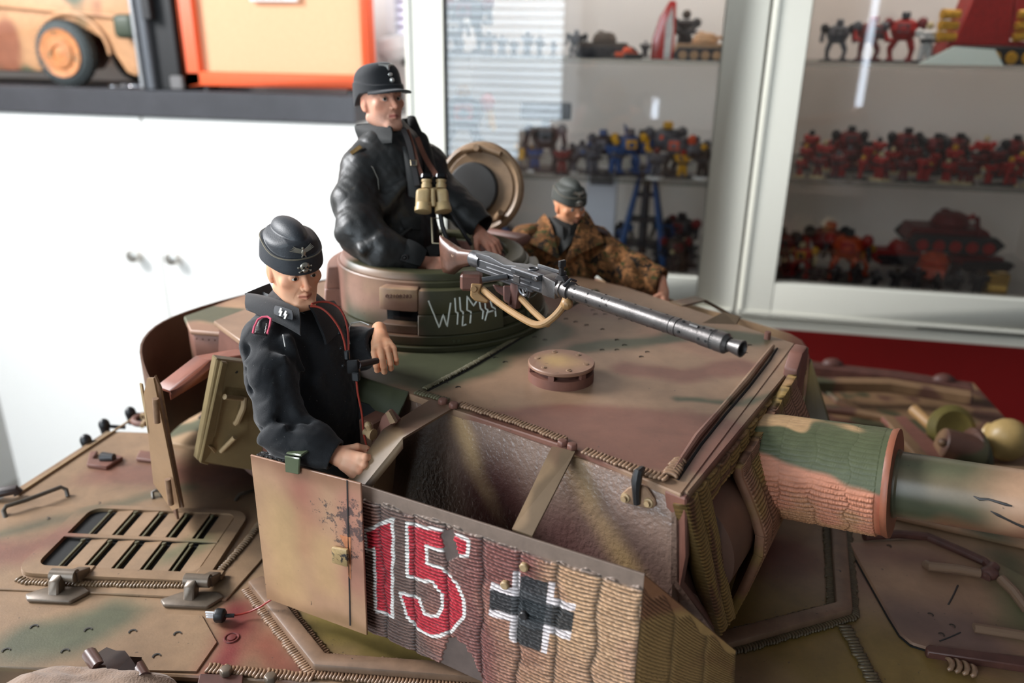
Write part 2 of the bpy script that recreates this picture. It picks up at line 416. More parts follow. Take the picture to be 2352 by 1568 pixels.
t = thing('flight_case', (-1.10, 1.72, zt), 'black equipment case with worn silver metal corner edge beside the orange speaker', 'case')
c0 = ony(352, 190, 1.6)[0]; c1 = ox0-.030
G().bx(c0, c1, 1.60, 1.9, zt, zt+.34).obj('body', mat('case_black', (16, 16, 18), .5), t, bevel=.003)
G().bx(c0-.012, c0+.012, 1.585, 1.605, zt, zt+.34).bx(c0-.014, c0-.002, 1.585, 1.9, zt, zt+.34).obj('corner_edge', mat('dark_rubber_edge', (78, 82, 88), .5), t, bevel=.003)
G().bx(c0-.020, c0-.012, 1.582, 1.60, zt+.004, zt+.34).obj('metal_trim', mat('worn_chrome', (225, 228, 232), .22, metal=1, bump=.001, bscale=80), t, bevel=.001)
G().bx(c0+.010, c0+.030, 1.578, 1.6, zt+.14, zt+.34).obj('latch_plate', m_black, t, bevel=.002)
G().bx(c1-.02, c1+.010, 1.59, 1.6, zt+.002, zt+.03).obj('corner_cap', mat('grey_cap', (110, 108, 108), .4), t, bevel=.003)

# bunch of keys
t = thing('key_bunch', (-1.19, 1.605, zt), 'small bunch of shiny metal keys lying on the dark worktop', 'keys')
ck = ony(285, 195, 1.60); m_ch = mat('chrome', (235, 235, 238), .12, metal=1)
G().torus((ck[0], 1.61, zt+.006), (.2, .1, 1), .012, .0012, 20, 6).obj('ring', m_ch, t)
for k, (dx, dy, a) in enumerate(((-.03, .0, .2), (.022, .004, -.5), (.0, -.004, 1.2))):
    g_ = G().lathe((ck[0]+dx, 1.605+dy, zt+.004+k*.002), (0, 0, 1), [(0, .009), (.002, .009)], 14)
    g_.box((ck[0]+dx+.018*cos(a), 1.605+dy+.006*sin(a), zt+.005+k*.002), (.03, .005, .002), ((cos(a), sin(a), 0), (-sin(a), cos(a), 0), (0, 0, 1)))
    g_.obj('key', m_ch, t)

# scale model field car
t = thing('model_car', (-1.35, 1.75, zt), 'camouflaged model field car with a rusty orange wheel hub on the worktop', 'model car')
m_cc = camo_mat('car_camo', .55, seed=4.2, scale=7, base=(196, 146, 104), c1=(150, 92, 66), c2=(84, 92, 70))
wc = ony(145, 128, 1.62); R = .068
body = [(-1.95, .030), (-1.42, .028), (-1.40, .05), (-1.385, .10), (-1.345, .122), (-1.29, .120), (-1.245, .10), (-1.215, .055), (-1.20, .030), (-1.175, .022), (-1.16, .045), (-1.150, .085), (-1.156, .105), (-1.165, .17), (-1.175, .215), (-1.95, .235)]
G().prism([(x-.012, 1.66, zt+z) for x, z in body], (0, .22, 0)).obj('body', m_cc, t, bevel=.006, segs=2)
keepz = zt; zt = zt+.0022
# fender lip over the wheel and the side rib
G().tube([(wc[0]+.092*cos(a), 1.655, zt+.066+.085*sin(a)) for a in np.linspace(.0, pi, 14)], .005, 8).obj('fender', m_cc, t)
G().tube([(-1.95, 1.655, zt+.165), (-1.5, 1.655, zt+.165), (-1.15, 1.655, zt+.14)], .004, 8).obj('side_rib', m_cc, t)
G().box((-1.182, 1.64, zt+.125), (.05, .03, .05)).obj('headlamp', mat('lamp_green', (60, 68, 52), .5), t, bevel=.012, segs=3)
G().cyl((-1.20, 1.70, zt+.03), (-1.165, 1.64, zt+.022), .006).obj('bumper', m_black, t)
for q, (xx, yy) in enumerate(((wc[0], 1.63), (wc[0], 1.88))):
    ty = G().lathe((xx, yy-.017, zt+R), (0, 1, 0), [(0, .051), (.002, .058), (.006, .065), (.012, R), (.026, R), (.032, .064), (.036, .05)], 40)
    ty = ty.obj('tyre', mat('tyre_rubber', (62, 68, 68), .75, vary=.2, vscale=120), t)
    tr = G()
    for k in range(36):
        a = 2*pi*k/36; tr.box((xx+cos(a)*R, yy+.002, zt+R+sin(a)*R), (.003, .022, .006), ((cos(a), 0, sin(a)), (0, 1, 0), (-sin(a), 0, cos(a))))
    tr.obj('tread', MATS['tyre_rubber'], ty)
    G().lathe((xx, yy-.017, zt+R), (0, -1, 0), [(-.004, .052), (.003, .050), (.001, .043), (.001, .034), (.005, .030), (.006, .018), (.002, .015), (.004, .006)], 40).obj('hub', mat('hub_orange', (186, 120, 72), .55, vary=.3, vscale=70, chips=((88, 84, 60), 30, .56)), t)

zt = keepz
# white plastic wall lamp with black bracket between speaker and display cabinet
t = thing('wall_lamp', tuple(ony(905, 110, 1.95)), 'white wall lamp on a dark bracket beside the bright wall', 'lamp')
a = ony(872, 100, 1.93); b = ony(925, 108, 1.93); m_lw = mat('lamp_white', (245, 246, 246), .4)
G().lathe(tuple((a+b)/2+np.array([0, 0, .022])), (.25, 0, -1), [(0, .018), (.008, .036), (.035, .042), (.055, .032), (.06, .01)], 28).obj('shade', m_lw, t)
G().prism([tuple(ony(x, y, 1.96)) for x, y in ((926, 92), (943, 90), (930, 128), (922, 150))], (0, .04, 0)).obj('bracket', m_black, t)

# ================================================================ DISPLAY CABINETS
def glass_mat():
    m = bpy.data.materials.new('clear_glass'); m.use_nodes = True; nt = m.node_tree; nt.nodes.clear()
    o = nd(nt, 'ShaderNodeOutputMaterial'); mx = nd(nt, 'ShaderNodeMixShader'); fr = nd(nt, 'ShaderNodeFresnel'); fr.inputs[0].default_value = 1.75
    tr = nd(nt, 'ShaderNodeBsdfTransparent'); tr.inputs[0].default_value = (.97, .965, .96, 1); gl = nd(nt, 'ShaderNodeBsdfGlossy'); gl.inputs['Roughness'].default_value = .0
    nt.links.new(fr.outputs[0], mx.inputs[0]); nt.links.new(tr.outputs[0], mx.inputs[1]); nt.links.new(gl.outputs[0], mx.inputs[2]); nt.links.new(mx.outputs[0], o.inputs[0]); return m
m_glass = glass_mat()

m_inner = mat('grey_white_panel', (246, 240, 234), .6)
def shelf_mat():
    m = bpy.data.materials.new('green_shelf_glass'); m.use_nodes = True; nt = m.node_tree; nt.nodes.clear()
    o = nd(nt, 'ShaderNodeOutputMaterial'); mx = nd(nt, 'ShaderNodeMixShader'); mx.inputs[0].default_value = .22
    tr = nd(nt, 'ShaderNodeBsdfTransparent'); tr.inputs[0].default_value = (.92, .93, .92, 1); gl = nd(nt, 'ShaderNodeBsdfPrincipled'); gl.inputs['Roughness'].default_value = .1; gl.inputs['Base Color'].default_value = (.03, .055, .045, 1)
    nt.links.new(tr.outputs[0], mx.inputs[1]); nt.links.new(gl.outputs[0], mx.inputs[2]); nt.links.new(mx.outputs[0], o.inputs[0]); return m
m_shelf = shelf_mat()
Yc = 1.2; zg0 = ZC-.334; zr0 = ZC-.388; ztop = ZC+.62
def cabinet(x0, x1, gx0, gx1, shelves, label):
    t = thing('display_cabinet', ((x0+x1)/2, 1.38, zr0-.022), label, 'cabinet')
    G().bx(x0, x1, 1.545, 1.56, zr0-.022, ztop).obj('back_panel', m_inner, t, smooth=False)
    for xa in (x0, x1-.016): G().bx(xa, xa+.016, 1.222, 1.545, zr0-.022, ztop).obj('side_panel', m_inner, t, smooth=False)
    G().bx(x0+.016, x1-.016, 1.222, 1.545, zg0-.03, zg0-.012).obj('floor_panel', mat('dim_floor_panel', (190, 188, 186), .6), t, smooth=False)
    G().bx(x0-.001, x1+.001, 1.214, 1.56, zr0-.024, zr0-.008).obj('base_strip', m_lacq2, t, bevel=.002)
    G().bx(x0+.016, x1-.016, 1.222, 1.545, ztop-.02, ztop).obj('top_panel', m_inner, t, smooth=False)
    d = G().bx(x0, gx0, Yc, Yc+.02, zr0, ztop).bx(gx1, x1, Yc, Yc+.02, zr0, ztop).bx(gx0, gx1, Yc, Yc+.02, zr0, zg0).bx(gx0, gx1, Yc, Yc+.02, ztop-.05, ztop).obj('door', m_lacq2, t, bevel=.0012)
    # raised bead round the door edge
    G().bx(x0+.004, x0+.008, Yc-.002, Yc, zr0+.004, ztop).bx(x0+.004, x1-.004, Yc-.002, Yc, zr0+.004, zr0+.008).obj('bead', m_lacq2, d, smooth=False)
    G().bx(gx0-.004, gx1+.004, Yc+.008, Yc+.012, zg0-.004, ztop-.046).obj('glass_pane', m_glass, d, smooth=False)
    for z in shelves:
        s = G().bx(x0+.017, x1-.017, Yc+.03, 1.54, z-.006, z).obj('shelf', m_shelf, t, bevel=.001)
    la = area('cabinet_lamp', ((x0+x1)/2, 1.30, ztop-.03), ((x0+x1)/2, 1.42, zr0), .4, .04, 1.5, (1, .94, .89)); la.parent = None  # added fill light, only brightens the cabinet interior
    return t
SHL = (ZC-.0215, ZC-.195); SHR = (ZC-.020, ZC-.183)
cabinet(-.403, .1145, -.344, .057, SHL, 'cream framed glass cabinet of dark grey and blue miniatures')
cabinet(.1185, .640, .1684, .590, SHR, 'cream framed glass cabinet of red miniatures above the red wall')
# ================================================================ MINIATURES IN THE CABINETS
def pm(name, c, **k): return mat('model_'+name, c, .45, vary=.25, vscale=220, **k)
m_dk = pm('dark', (44, 44, 48)); m_gy = pm('grey', (96, 98, 104)); m_bl = pm('blue', (44, 84, 138)); m_rd = pm('red', (176, 28, 26)); m_rd2 = pm('dark_red', (118, 26, 30))
m_orr = pm('orange', (216, 78, 30)); m_yl = pm('yellow', (226, 168, 40)); m_cr = pm('cream', (214, 198, 152)); m_tn = pm('tan', (190, 150, 110)); m_wh = pm('white', (226, 226, 222)); m_br = pm('brown', (78, 66, 56))
def infantry(loc, mb, mh, base, hgt, rot, lab):
    t = thing('infantry_miniature', (0, 0, 0), lab, 'miniature'); h = hgt
    G().lathe((0, 0, 0), (0, 0, 1), [(0, .30*h), (.07*h, .28*h)], 16).obj('base', base, t)
    G().cyl((-.10*h, 0, .07*h), (-.07*h, 0, .45*h), .075*h, .085*h, 8).cyl((.11*h, .03*h, .07*h), (.07*h, 0, .45*h), .075*h, .085*h, 8).obj('legs', mb, t)
    G().lathe((0, 0, .42*h), (0, 0, 1), [(0, .12*h), (.12*h, .15*h), (.3*h, .2*h), (.36*h, .12*h)], 10).sph((-.22*h, 0, .72*h), .1*h, 8, 6).sph((.22*h, 0, .72*h), .1*h, 8, 6).obj('torso', mb, t)
    G().cyl((-.22*h, 0, .68*h), (-.12*h, -.16*h, .5*h), .06*h, n=7).cyl((.22*h, 0, .68*h), (.06*h, -.18*h, .52*h), .06*h, n=7).obj('arms', mb, t)
    G().sph((0, -.02*h, .88*h), .095*h, 10, 7).obj('head', mh, t)
    G().box((0, -.2*h, .53*h), (.42*h, .05*h, .08*h)).cyl((.2*h, -.2*h, .54*h), (.36*h, -.2*h, .54*h), .02*h, n=6).obj('gun', m_dk, t)
    t.location = loc; t.rotation_euler.z = rot; return t
def walker(loc, m1, m2, m3, hgt, rot, lab, wings=False):
    t = thing('walker_miniature', (0, 0, 0), lab, 'miniature'); h = hgt
    G().lathe((0, 0, 0), (0, 0, 1), [(0, .36*h), (.04*h, .34*h)], 18).obj('base', m_dk, t)
    for s in (-1, 1):
        G().box((s*.17*h, -.06*h, .06*h), (.13*h, .24*h, .05*h)).cyl((s*.17*h, -.02*h, .07*h), (s*.2*h, -.08*h, .24*h), .045*h, .05*h, 8).cyl((s*.2*h, -.08*h, .24*h), (s*.13*h, .02*h, .42*h), .06*h, .07*h, 8).obj('leg', m1, t, bevel=.004*h)
    G().lathe((0, 0, .4*h), (0, 0, 1), [(0, .12*h), (.06*h, .2*h), (.2*h, .26*h), (.34*h, .22*h), (.4*h, .1*h)], 14).obj('hull', m1, t)
    G().box((0, -.2*h, .62*h), (.22*h, .08*h, .18*h)).obj('chest_plate', m2, t, bevel=.01*h)
    G().box((0, -.1*h, .86*h), (.15*h, .15*h, .12*h)).obj('head', m3, t, bevel=.02*h)
    for s in (-1, 1):
        G().sph((s*.3*h, 0, .72*h), (.1*h, .12*h, .11*h), 10, 7).obj('shoulder', m2, t)
        G().cyl((s*.32*h, 0, .66*h), (s*.36*h, -.1*h, .45*h), .05*h, n=8).cyl((s*.36*h, -.06*h, .45*h), (s*.36*h, -.34*h, .45*h), .045*h, .035*h, 8).obj('arm_gun', m3, t)
    if wings:
        for s in (-1, 1): G().prism([(s*.1*h, .1*h, .6*h), (s*.55*h, .16*h, 1.0*h), (s*.5*h, .16*h, .7*h), (s*.3*h, .12*h, .5*h)], (0, .03*h, 0)).obj('wing', m2, t)
    t.location = loc; t.rotation_euler.z = rot; return t
def tank_mini(loc, m1, m2, L, rot, lab, gun=1.):
    t = thing('tank_miniature', (0, 0, 0), lab, 'miniature')
    G().hexa([(-.5*L, -.2*L, .1*L), (.5*L, -.2*L, .1*L), (.5*L, .2*L, .1*L), (-.5*L, .2*L, .1*L), (-.46*L, -.22*L, .26*L), (.36*L, -.22*L, .26*L), (.36*L, .22*L, .26*L), (-.46*L, .22*L, .26*L)]).obj('hull', m1, t, bevel=.008*L)
    for s in (-1, 1):
        G().prism([(-.52*L, s*.3*L-.06*L, .1*L), (-.42*L, s*.3*L-.06*L, 0), (.42*L, s*.3*L-.06*L, 0), (.54*L, s*.3*L-.06*L, .12*L), (.44*L, s*.3*L-.06*L, .2*L), (-.44*L, s*.3*L-.06*L, .2*L)], (0, .12*L, 0)).obj('track', m_dk, t, bevel=.008*L)
        w = G()
        for k in range(5): w.lathe((-.36*L+k*.18*L, s*.36*L, .08*L), (0, s, 0), [(0, .07*L), (.02*L, .065*L)], 12)
        w.obj('road_wheels', m2, t)
    G().lathe((0, 0, .26*L), (0, 0, 1), [(0, .2*L), (.04*L, .22*L), (.14*L, .17*L), (.17*L, .1*L)], 14).sph((-.06*L, .05*L, .43*L), (.06*L, .06*L, .03*L), 8, 5).obj('turret', m1, t)
    if gun: G().cyl((.15*L, 0, .35*L), (.15*L+.5*L*gun, 0, .38*L), .03*L, .025*L, 10).cyl((.15*L+.46*L*gun, 0, .378*L), (.15*L+.54*L*gun, 0, .382*L), .04*L, n=10).obj('barrel', m2, t)
    t.location = loc; t.rotation_euler.z = rot; return t
def at(x, Y, z): p = ony(x, 400, Y); return (float(p[0]), Y, z)
def hpx(n, Y): return n*Y*1.04/FPX
zl1, zl2, zl3 = SHL[0], SHL[1], zg0-.012; zr1, zr2, zr3 = SHR[0], SHR[1], zg0-.012
g_ = lambda o, s: props(o, group=s)
# --- left cabinet, top shelf
Y = 1.30
walker(at(1046, Y, zl1), m_gy, m_wh, m_dk, hpx(90, Y), .2, 'pale grey walker miniature at the left end of the top shelf')
g_(walker(at(1078, Y+.08, zl1), m_dk, m_rd2, m_dk, hpx(150, Y), -.1, 'tall black walker miniature behind the pale grey one on the top shelf'), 'dark walkers')
for i, x in enumerate((1122, 1150, 1176, 1205, 1232, 1262)):
    o = infantry(at(x, Y+.01*(i % 2), zl1), m_gy if i % 2 else m_dk, m_gy, m_dk, hpx(52-8*(i % 3), Y), .3*i, 'small dark grey infantry miniature, %s from the left behind the blind reflection' % ('first', 'second', 'third', 'fourth', 'fifth', 'sixth')[i]); g_(o, 'grey infantry on the top shelf')
tank_mini(at(1372, Y, zl1), m_br, m_dk, hpx(118, Y), .25, 'dark brown armoured vehicle miniature on the left top shelf', 0)
g_(walker(at(1312, Y, zl1), m_dk, m_dk, m_gy, hpx(58, Y), 0, 'squat black walker miniature left of the brown vehicle'), 'dark walkers')
tank_mini(at(1424, Y-.04, zl1), m_orr, m_dk, hpx(52, Y), .9, 'small bright orange vehicle miniature on the left top shelf', .3)
o = infantry(at(1462, Y-.02, zl1), m_dk, m_gy, m_wh, hpx(36, Y), 0, 'tiny dark infantry miniature on a white base by the red fin')
t = thing('fin_model', (0, 0, 0), 'glossy red curved fin standing upright on the left top shelf', 'model')
h = hpx(112, Y); G().prism([(-.22*h, 0, 0), (-.2*h, 0, .35*h), (-.1*h, 0, .72*h), (.06*h, 0, h), (.18*h, 0, .98*h), (.2*h, 0, .5*h), (.2*h, 0, 0)], (0, .12*h, 0)).obj('fin', mat('gloss_red', (206, 32, 26), .15, coat=1), t, bevel=.03*h, segs=2)
G().prism([(.02*h, -.01*h, .02*h), (.02*h, -.01*h, .6*h), (.12*h, -.01*h, .9*h), (.16*h, -.01*h, .5*h), (.14*h, -.01*h, .02*h)], (0, .01*h, 0)).obj('white_stripe', m_wh, t); t.location = at(1500, Y, zl1)
tank_mini(at(1590, Y-.01, zl1), m_tn, m_tn, hpx(120, Y), 0.05, 'sand coloured tank miniature with a long barrel on the left top shelf', 1.)
infantry(at(1546, Y+.06, zl1), m_dk, m_br, m_dk, hpx(100, Y), 0, 'dark standing figure miniature behind the sand coloured tank')
# --- left cabinet, middle shelf
Y = 1.29
t = walker(at(1250, Y, zl2), m_dk, m_gy, m_dk, hpx(120, Y), .15, 'large black walker miniature with a wide grey gun deck on the middle shelf')
h = hpx(120, Y); keep = t.location.copy(); t.location = (0, 0, 0); G().box((0, 0, 1.05*h), (.9*h, .4*h, .28*h)).obj('gun_deck', m_dk, t, bevel=.02*h); G().box((0, -.21*h, 1.05*h), (.6*h, .02*h, .16*h)).obj('deck_panel', m_gy, t, bevel=.01*h)
for s in (-1, 1): G().box((s*.42*h, -.15*h, .3*h), (.1*h, .06*h, .2*h)).obj('banner', m_yl if s < 0 else m_bl, t, bevel=.005*h)
t.location = keep
L1 = [(1205, 66, 'w', m_gy, m_yl, m_dk), (1228, 60, 'i', m_bl, m_gy, m_wh), (1290, 62, 'i', m_rd2, m_gy, m_dk), (1312, 54, 'i', m_gy, m_dk, m_wh), (1335, 74, 'w', m_gy, m_gy, m_dk), (1362, 64, 'i', m_gy, m_gy, m_dk),
      (1385, 100, 'w', m_dk, m_gy, m_bl), (1412, 78, 'i', m_bl, m_yl, m_dk), (1440, 104, 'w', m_bl, m_yl, m_gy), (1474, 100, 'v', m_bl, m_bl, m_dk), (1505, 66, 'i', m_gy, m_rd2, m_wh),
      (1522, 120, 'w', m_gy, m_gy, m_yl), (1550, 106, 'w', m_gy, m_orr, m_dk), (1566, 60, 'i', m_yl, m_rd, m_dk), (1588, 92, 'w', m_gy, m_gy, m_gy), (1612, 74, 'i', m_dk, m_yl, m_wh)]
ORD = ['first', 'second', 'third', 'fourth', 'fifth', 'sixth', 'seventh', 'eighth', 'ninth', 'tenth', 'eleventh', 'twelfth', 'thirteenth', 'fourteenth', 'fifteenth', 'sixteenth', 'seventeenth']
cn = {'w': 'walker', 'i': 'trooper', 'v': 'winged walker'}
for i, (x, hp, k, a_, b_, c_) in enumerate(L1):
    nx = ['first', 'second', 'third', 'fourth', 'fifth', 'sixth', 'seventh', 'eighth', 'ninth', 'tenth', 'eleventh', 'twelfth', 'thirteenth', 'fourteenth', 'fifteenth', 'sixteenth'][i]
    cname = lambda m: m.name.replace('model_', '').replace('_', ' ')
    lab = '%s and %s %s miniature, %s from the left on the middle shelf' % (cname(a_), cname(b_), cn[k], nx)
    if k == 'i': o = infantry(at(x, Y-.035+.02*(i % 2), zl2), a_, b_, c_, hpx(hp, Y), .4*(i % 3)-.4, lab)
    else: o = walker(at(x, Y+.02*(i % 2), zl2), a_, b_, c_, hpx(hp, Y), .3*(i % 3)-.3, lab, k == 'v')
    g_(o, 'miniatures on the left middle shelf')
walker(at(1064, Y+.05, zl2), m_dk, m_orr, m_yl, hpx(185, Y), .3, 'tall black and orange walker miniature at the left end of the middle shelf')
tank_mini(at(1052, Y-.03, zl2), m_bl, m_dk, hpx(80, Y), 1.3, 'blue grey vehicle miniature at the left end of the middle shelf', .3)
# --- left cabinet, bottom shelf
Y = 1.32
t = thing('white_box', (0, 0, 0), 'plain white upright box on the bottom of the left cabinet', 'box')
G().box((0, 0, .075), (.052, .03, .15)).obj('carton', mat('carton_white', (225, 226, 232), .6), t, bevel=.001); G().box((0, -.0155, .13), (.04, .001, .02)).obj('label_strip', m_gy, t); t.location = at(1385, Y+.05, zl3)
t = thing('tower_model', (0, 0, 0), 'tall blue and black lattice tower model behind the soldier', 'model'); h = hpx(215, Y)
for k, (sx, sy) in enumerate(((-1, -1), (1, -1), (1, 1), (-1, 1))):
    G().cyl((sx*.24*h, sy*.16*h, 0), (sx*.06*h, sy*.05*h, .95*h), .04*h, .025*h, 8).obj('leg', m_bl if sy < 0 else m_dk, t)
for z in (.2, .45, .7):
    q = .24-.18*z/.95; G().box((0, 0, z*h), (2*q*h, 1.4*q*h, .03*h)).obj('platform', m_dk, t, bevel=.004*h)
G().box((0, 0, .93*h), (.16*h, .14*h, .14*h)).obj('top', m_gy, t, bevel=.01*h); G().cyl((0, -.02*h, .1*h), (0, -.02*h, .9*h), .05*h, .04*h, 10).obj('core', m_dk, t); t.location = at(1487, Y, zl3)
for i, (x, hp, a_, b_, k) in enumerate(((1142, 90, m_dk, m_bl, 'w'), (1172, 70, m_dk, m_gy, 'w'), (1432, 80, m_dk, m_bl, 'w'), (1455, 55, m_dk, m_gy, 'i'), (1528, 64, m_dk, m_rd2, 'i'), (1545, 95, m_bl, m_dk, 'w'), (1568, 88, m_br, m_rd2, 'w'), (1590, 66, m_dk, m_cr, 'i'), (1582, 110, m_dk, m_rd2, 'w'), (1560, 52, m_dk, m_cr, 'i'), (1605, 58, m_gy, m_dk, 'i'))):
    lab = '%s and %s %s miniature, %s in the dark group by the tower' % (a_.name[6:].replace('_', ' '), b_.name[6:].replace('_', ' '), cn[k], ('far left', 'left', 'tower side', 'tower foot', 'right of tower', 'tall right', 'brown right', 'cream right', 'rear right', 'front right', 'far right')[i])
    f = infantry if k == 'i' else walker
    o = infantry(at(x, Y-.06+.05*(i % 3), zl3), a_, b_, m_dk, hpx(hp, Y), i, lab) if k == 'i' else walker(at(x, Y-.04+.05*(i % 3), zl3), a_, b_, m_dk, hpx(hp, Y), .4*(i % 4)-.6, lab)
    g_(o, 'dark miniatures on the left bottom shelf')
# --- right cabinet, top
Y = 1.30
walker(at(1876, Y, zr1), m_gy, m_dk, m_gy, hpx(84, Y), 0, 'grey walker miniature at the left end of the right top shelf')
walker(at(1945, Y, zr1), m_rd2, m_gy, m_rd, hpx(90, Y), .3, 'dull red and grey walker miniature left of the bright strip')
walker(at(2018, Y+.02, zr1), m_rd, m_rd2, m_dk, hpx(100, Y), -.3, 'red walker miniature right of the bright strip')
infantry(at(2072, Y-.02, zr1), m_wh, m_cr, m_dk, hpx(76, Y), 0, 'white trooper miniature left of the big red vehicle')
t = tank_mini(at(2195, Y, zr1), m_rd, m_yl, hpx(160, Y), .1, 'big red armoured vehicle miniature with yellow stacks on the right top shelf', .0)
L = hpx(160, Y); keep = t.location.copy(); t.location = (0, 0, 0)
G().hexa([(-.42*L, -.24*L, .2*L), (.2*L, -.24*L, .2*L), (.2*L, .2*L, .2*L), (-.42*L, .2*L, .2*L), (-.3*L, -.18*L, .78*L), (.12*L, -.18*L, .84*L), (.12*L, .16*L, .84*L), (-.3*L, .16*L, .78*L)]).obj('cabin', m_rd, t, bevel=.02*L)
G().hexa([(.2*L, -.2*L, .3*L), (.75*L, -.16*L, .3*L), (.75*L, .16*L, .3*L), (.2*L, .2*L, .3*L), (.2*L, -.16*L, .95*L), (.5*L, -.1*L, .75*L), (.5*L, .1*L, .75*L), (.2*L, .16*L, .95*L)]).obj('boiler', m_rd, t, bevel=.02*L)
for z in (.3, .42, .54): G().cyl((-.42*L, -.2*L, z*L), (-.62*L, -.22*L, z*L), .05*L, .06*L, 10).cyl((.2*L, -.26*L, z*L), (.34*L, -.27*L, z*L+.02*L), .05*L, .055*L, 10).obj('exhaust', m_yl, t)
G().torus((.68*L, -.2*L, .5*L), (.2, 1, 0), .17*L, .04*L, 20, 8).obj('gear', m_orr, t)
t.location = keep
walker(at(2335, Y-.03, zr1), m_dk, m_bl, m_wh, hpx(84, Y), .2, 'dark blue walker miniature right of the big red vehicle')
t = thing('paper_sheet', (0, 0, 0), 'pale folded card lying under the big red vehicle', 'card'); G().prism([(-.055, -.02, 0), (.05, -.02, 0), (.04, -.005, .02), (-.01, -.005, .023)], (0, .01, 0)).obj('card', mat('pale_card', (196, 214, 208), .6), t); t.location = at(2150, Y-.06, zr1)
# --- right cabinet, middle: ranks of red infantry
Y = 1.30
pal = [(m_rd, m_cr, m_cr), (m_rd2, m_gy, m_dk), (m_rd, m_yl, m_dk), (m_rd2, m_dk, m_cr), (m_rd, m_dk, m_dk)]
nat = [infantry((0, 0, 0), *pal[i], hpx(48, Y), 0, 'red infantry miniature') for i in range(5)]
names = ['cream headed, on cream base', 'grey headed, dull red', 'yellow headed, on dark base', 'black headed, on cream base', 'black headed, bright red']
used = set(); k = 0
for row, (yy, hh) in enumerate(((1.26, 1.0), (1.34, 1.15), (1.43, 1.3))):
    for i in range(17):
        x = 1835+i*33+9*((row+i) % 3)
        j = (i*3+row*2) % 5
        sc = hh*(1+.18*((i*7+row) % 3-1))
        lab = 'red infantry miniature %s, %s from the left in the %s rank' % (names[j].split(',')[0], ORD[i], ('front', 'middle', 'back')[row])
        if j not in used: o = nat[j]; used.add(j); o.location = at(x, yy, zr2); o.rotation_euler.z = .5*((i % 5)-2); o['label'] = lab
        else: o = copy_tree(nat[j], at(x, yy, zr2), .5*((i % 5)-2), lab)
        o.scale = (sc, sc, sc); props(o, group='red infantry %s' % names[j].split(',')[0])
for i, (x, hp) in enumerate(((1938, 96), (2064, 96), (2132, 86), (2180, 88), (2308, 88))):
    g_(walker(at(x, 1.385, zr2), m_rd2, m_dk, m_dk, hpx(hp, Y), .2*i, 'dark red standard bearer rising above the infantry ranks, %s from the left' % ORD[i]), 'dark red bearers')
# --- right cabinet, bottom
Y = 1.29
W3 = [(1812, 118, m_rd2, m_dk, m_dk, 0), (1842, 100, m_rd2, m_rd, m_dk, .4), (1870, 84, m_rd, m_yl, m_cr, -.3), (1922, 128, m_rd2, m_dk, m_rd, .2), (1975, 122, m_orr, m_rd, m_dk, -.2), (2008, 84, m_orr, m_yl, m_rd, .3)]
dn = ['leftmost', 'second from the left', 'third from the left', 'fourth from the left', 'fifth from the left', 'sixth from the left']
for i, (x, hp, a_, b_, c_, r_) in enumerate(W3):
    g_(walker(at(x, Y+.03*(i % 2), zr3), a_, b_, c_, hpx(hp, Y), r_, '%s and %s walker miniature, %s on the right bottom shelf' % (a_.name[6:].replace('_', ' '), b_.name[6:].replace('_', ' '), dn[i])), 'walkers on the right bottom shelf')
tank_mini(at(2098, Y+.06, zr3+.02), m_rd, m_dk, hpx(110, Y), .1, 'red vehicle miniature with a black port left of the orange one', .2)
tank_mini(at(2205, Y+.08, zr3+.045), m_rd2, m_rd, hpx(180, Y), .0, 'wide dark red tank miniature at the back of the right bottom shelf', .2)
tank_mini(at(2188, Y, zr3+.012), m_orr, m_dk, hpx(128, Y), 1.2, 'bright orange tank miniature in front of the dark red tank', .5)
t = tank_mini(at(2290, Y+.05, zr3+.02), m_rd2, m_dk, hpx(110, Y), .3, 'dark red field gun miniature with its barrel raised', 0); L = hpx(110, Y); keep = t.location.copy(); t.location = (0, 0, 0)
G().cyl((0, 0, .3*L), (-.2*L, 0, 1.0*L), .05*L, .045*L, 10).obj('barrel', m_rd2, t); t.location = keep
for i in range(9):
    x = 1905+i*50
    g_(infantry(at(x, Y-.055, zr3), m_dk, m_gy if i % 2 else m_br, m_dk, hpx(48+6*(i % 3), Y), i*.7, 'small %s headed dark infantry miniature, %s from the left before the red vehicles' % ('grey' if i % 2 else 'brown', ORD[i])), 'dark infantry row %d' % (i % 2+1))
t = thing('brass_part', (0, 0, 0), 'shiny brass block at the right end of the bottom shelf', 'model part'); G().box((0, 0, .02), (.03, .02, .04)).obj('block', mat('bright_brass', (232, 196, 110), .2, metal=1), t, bevel=.003); t.location = at(2348, Y-.05, zr3)
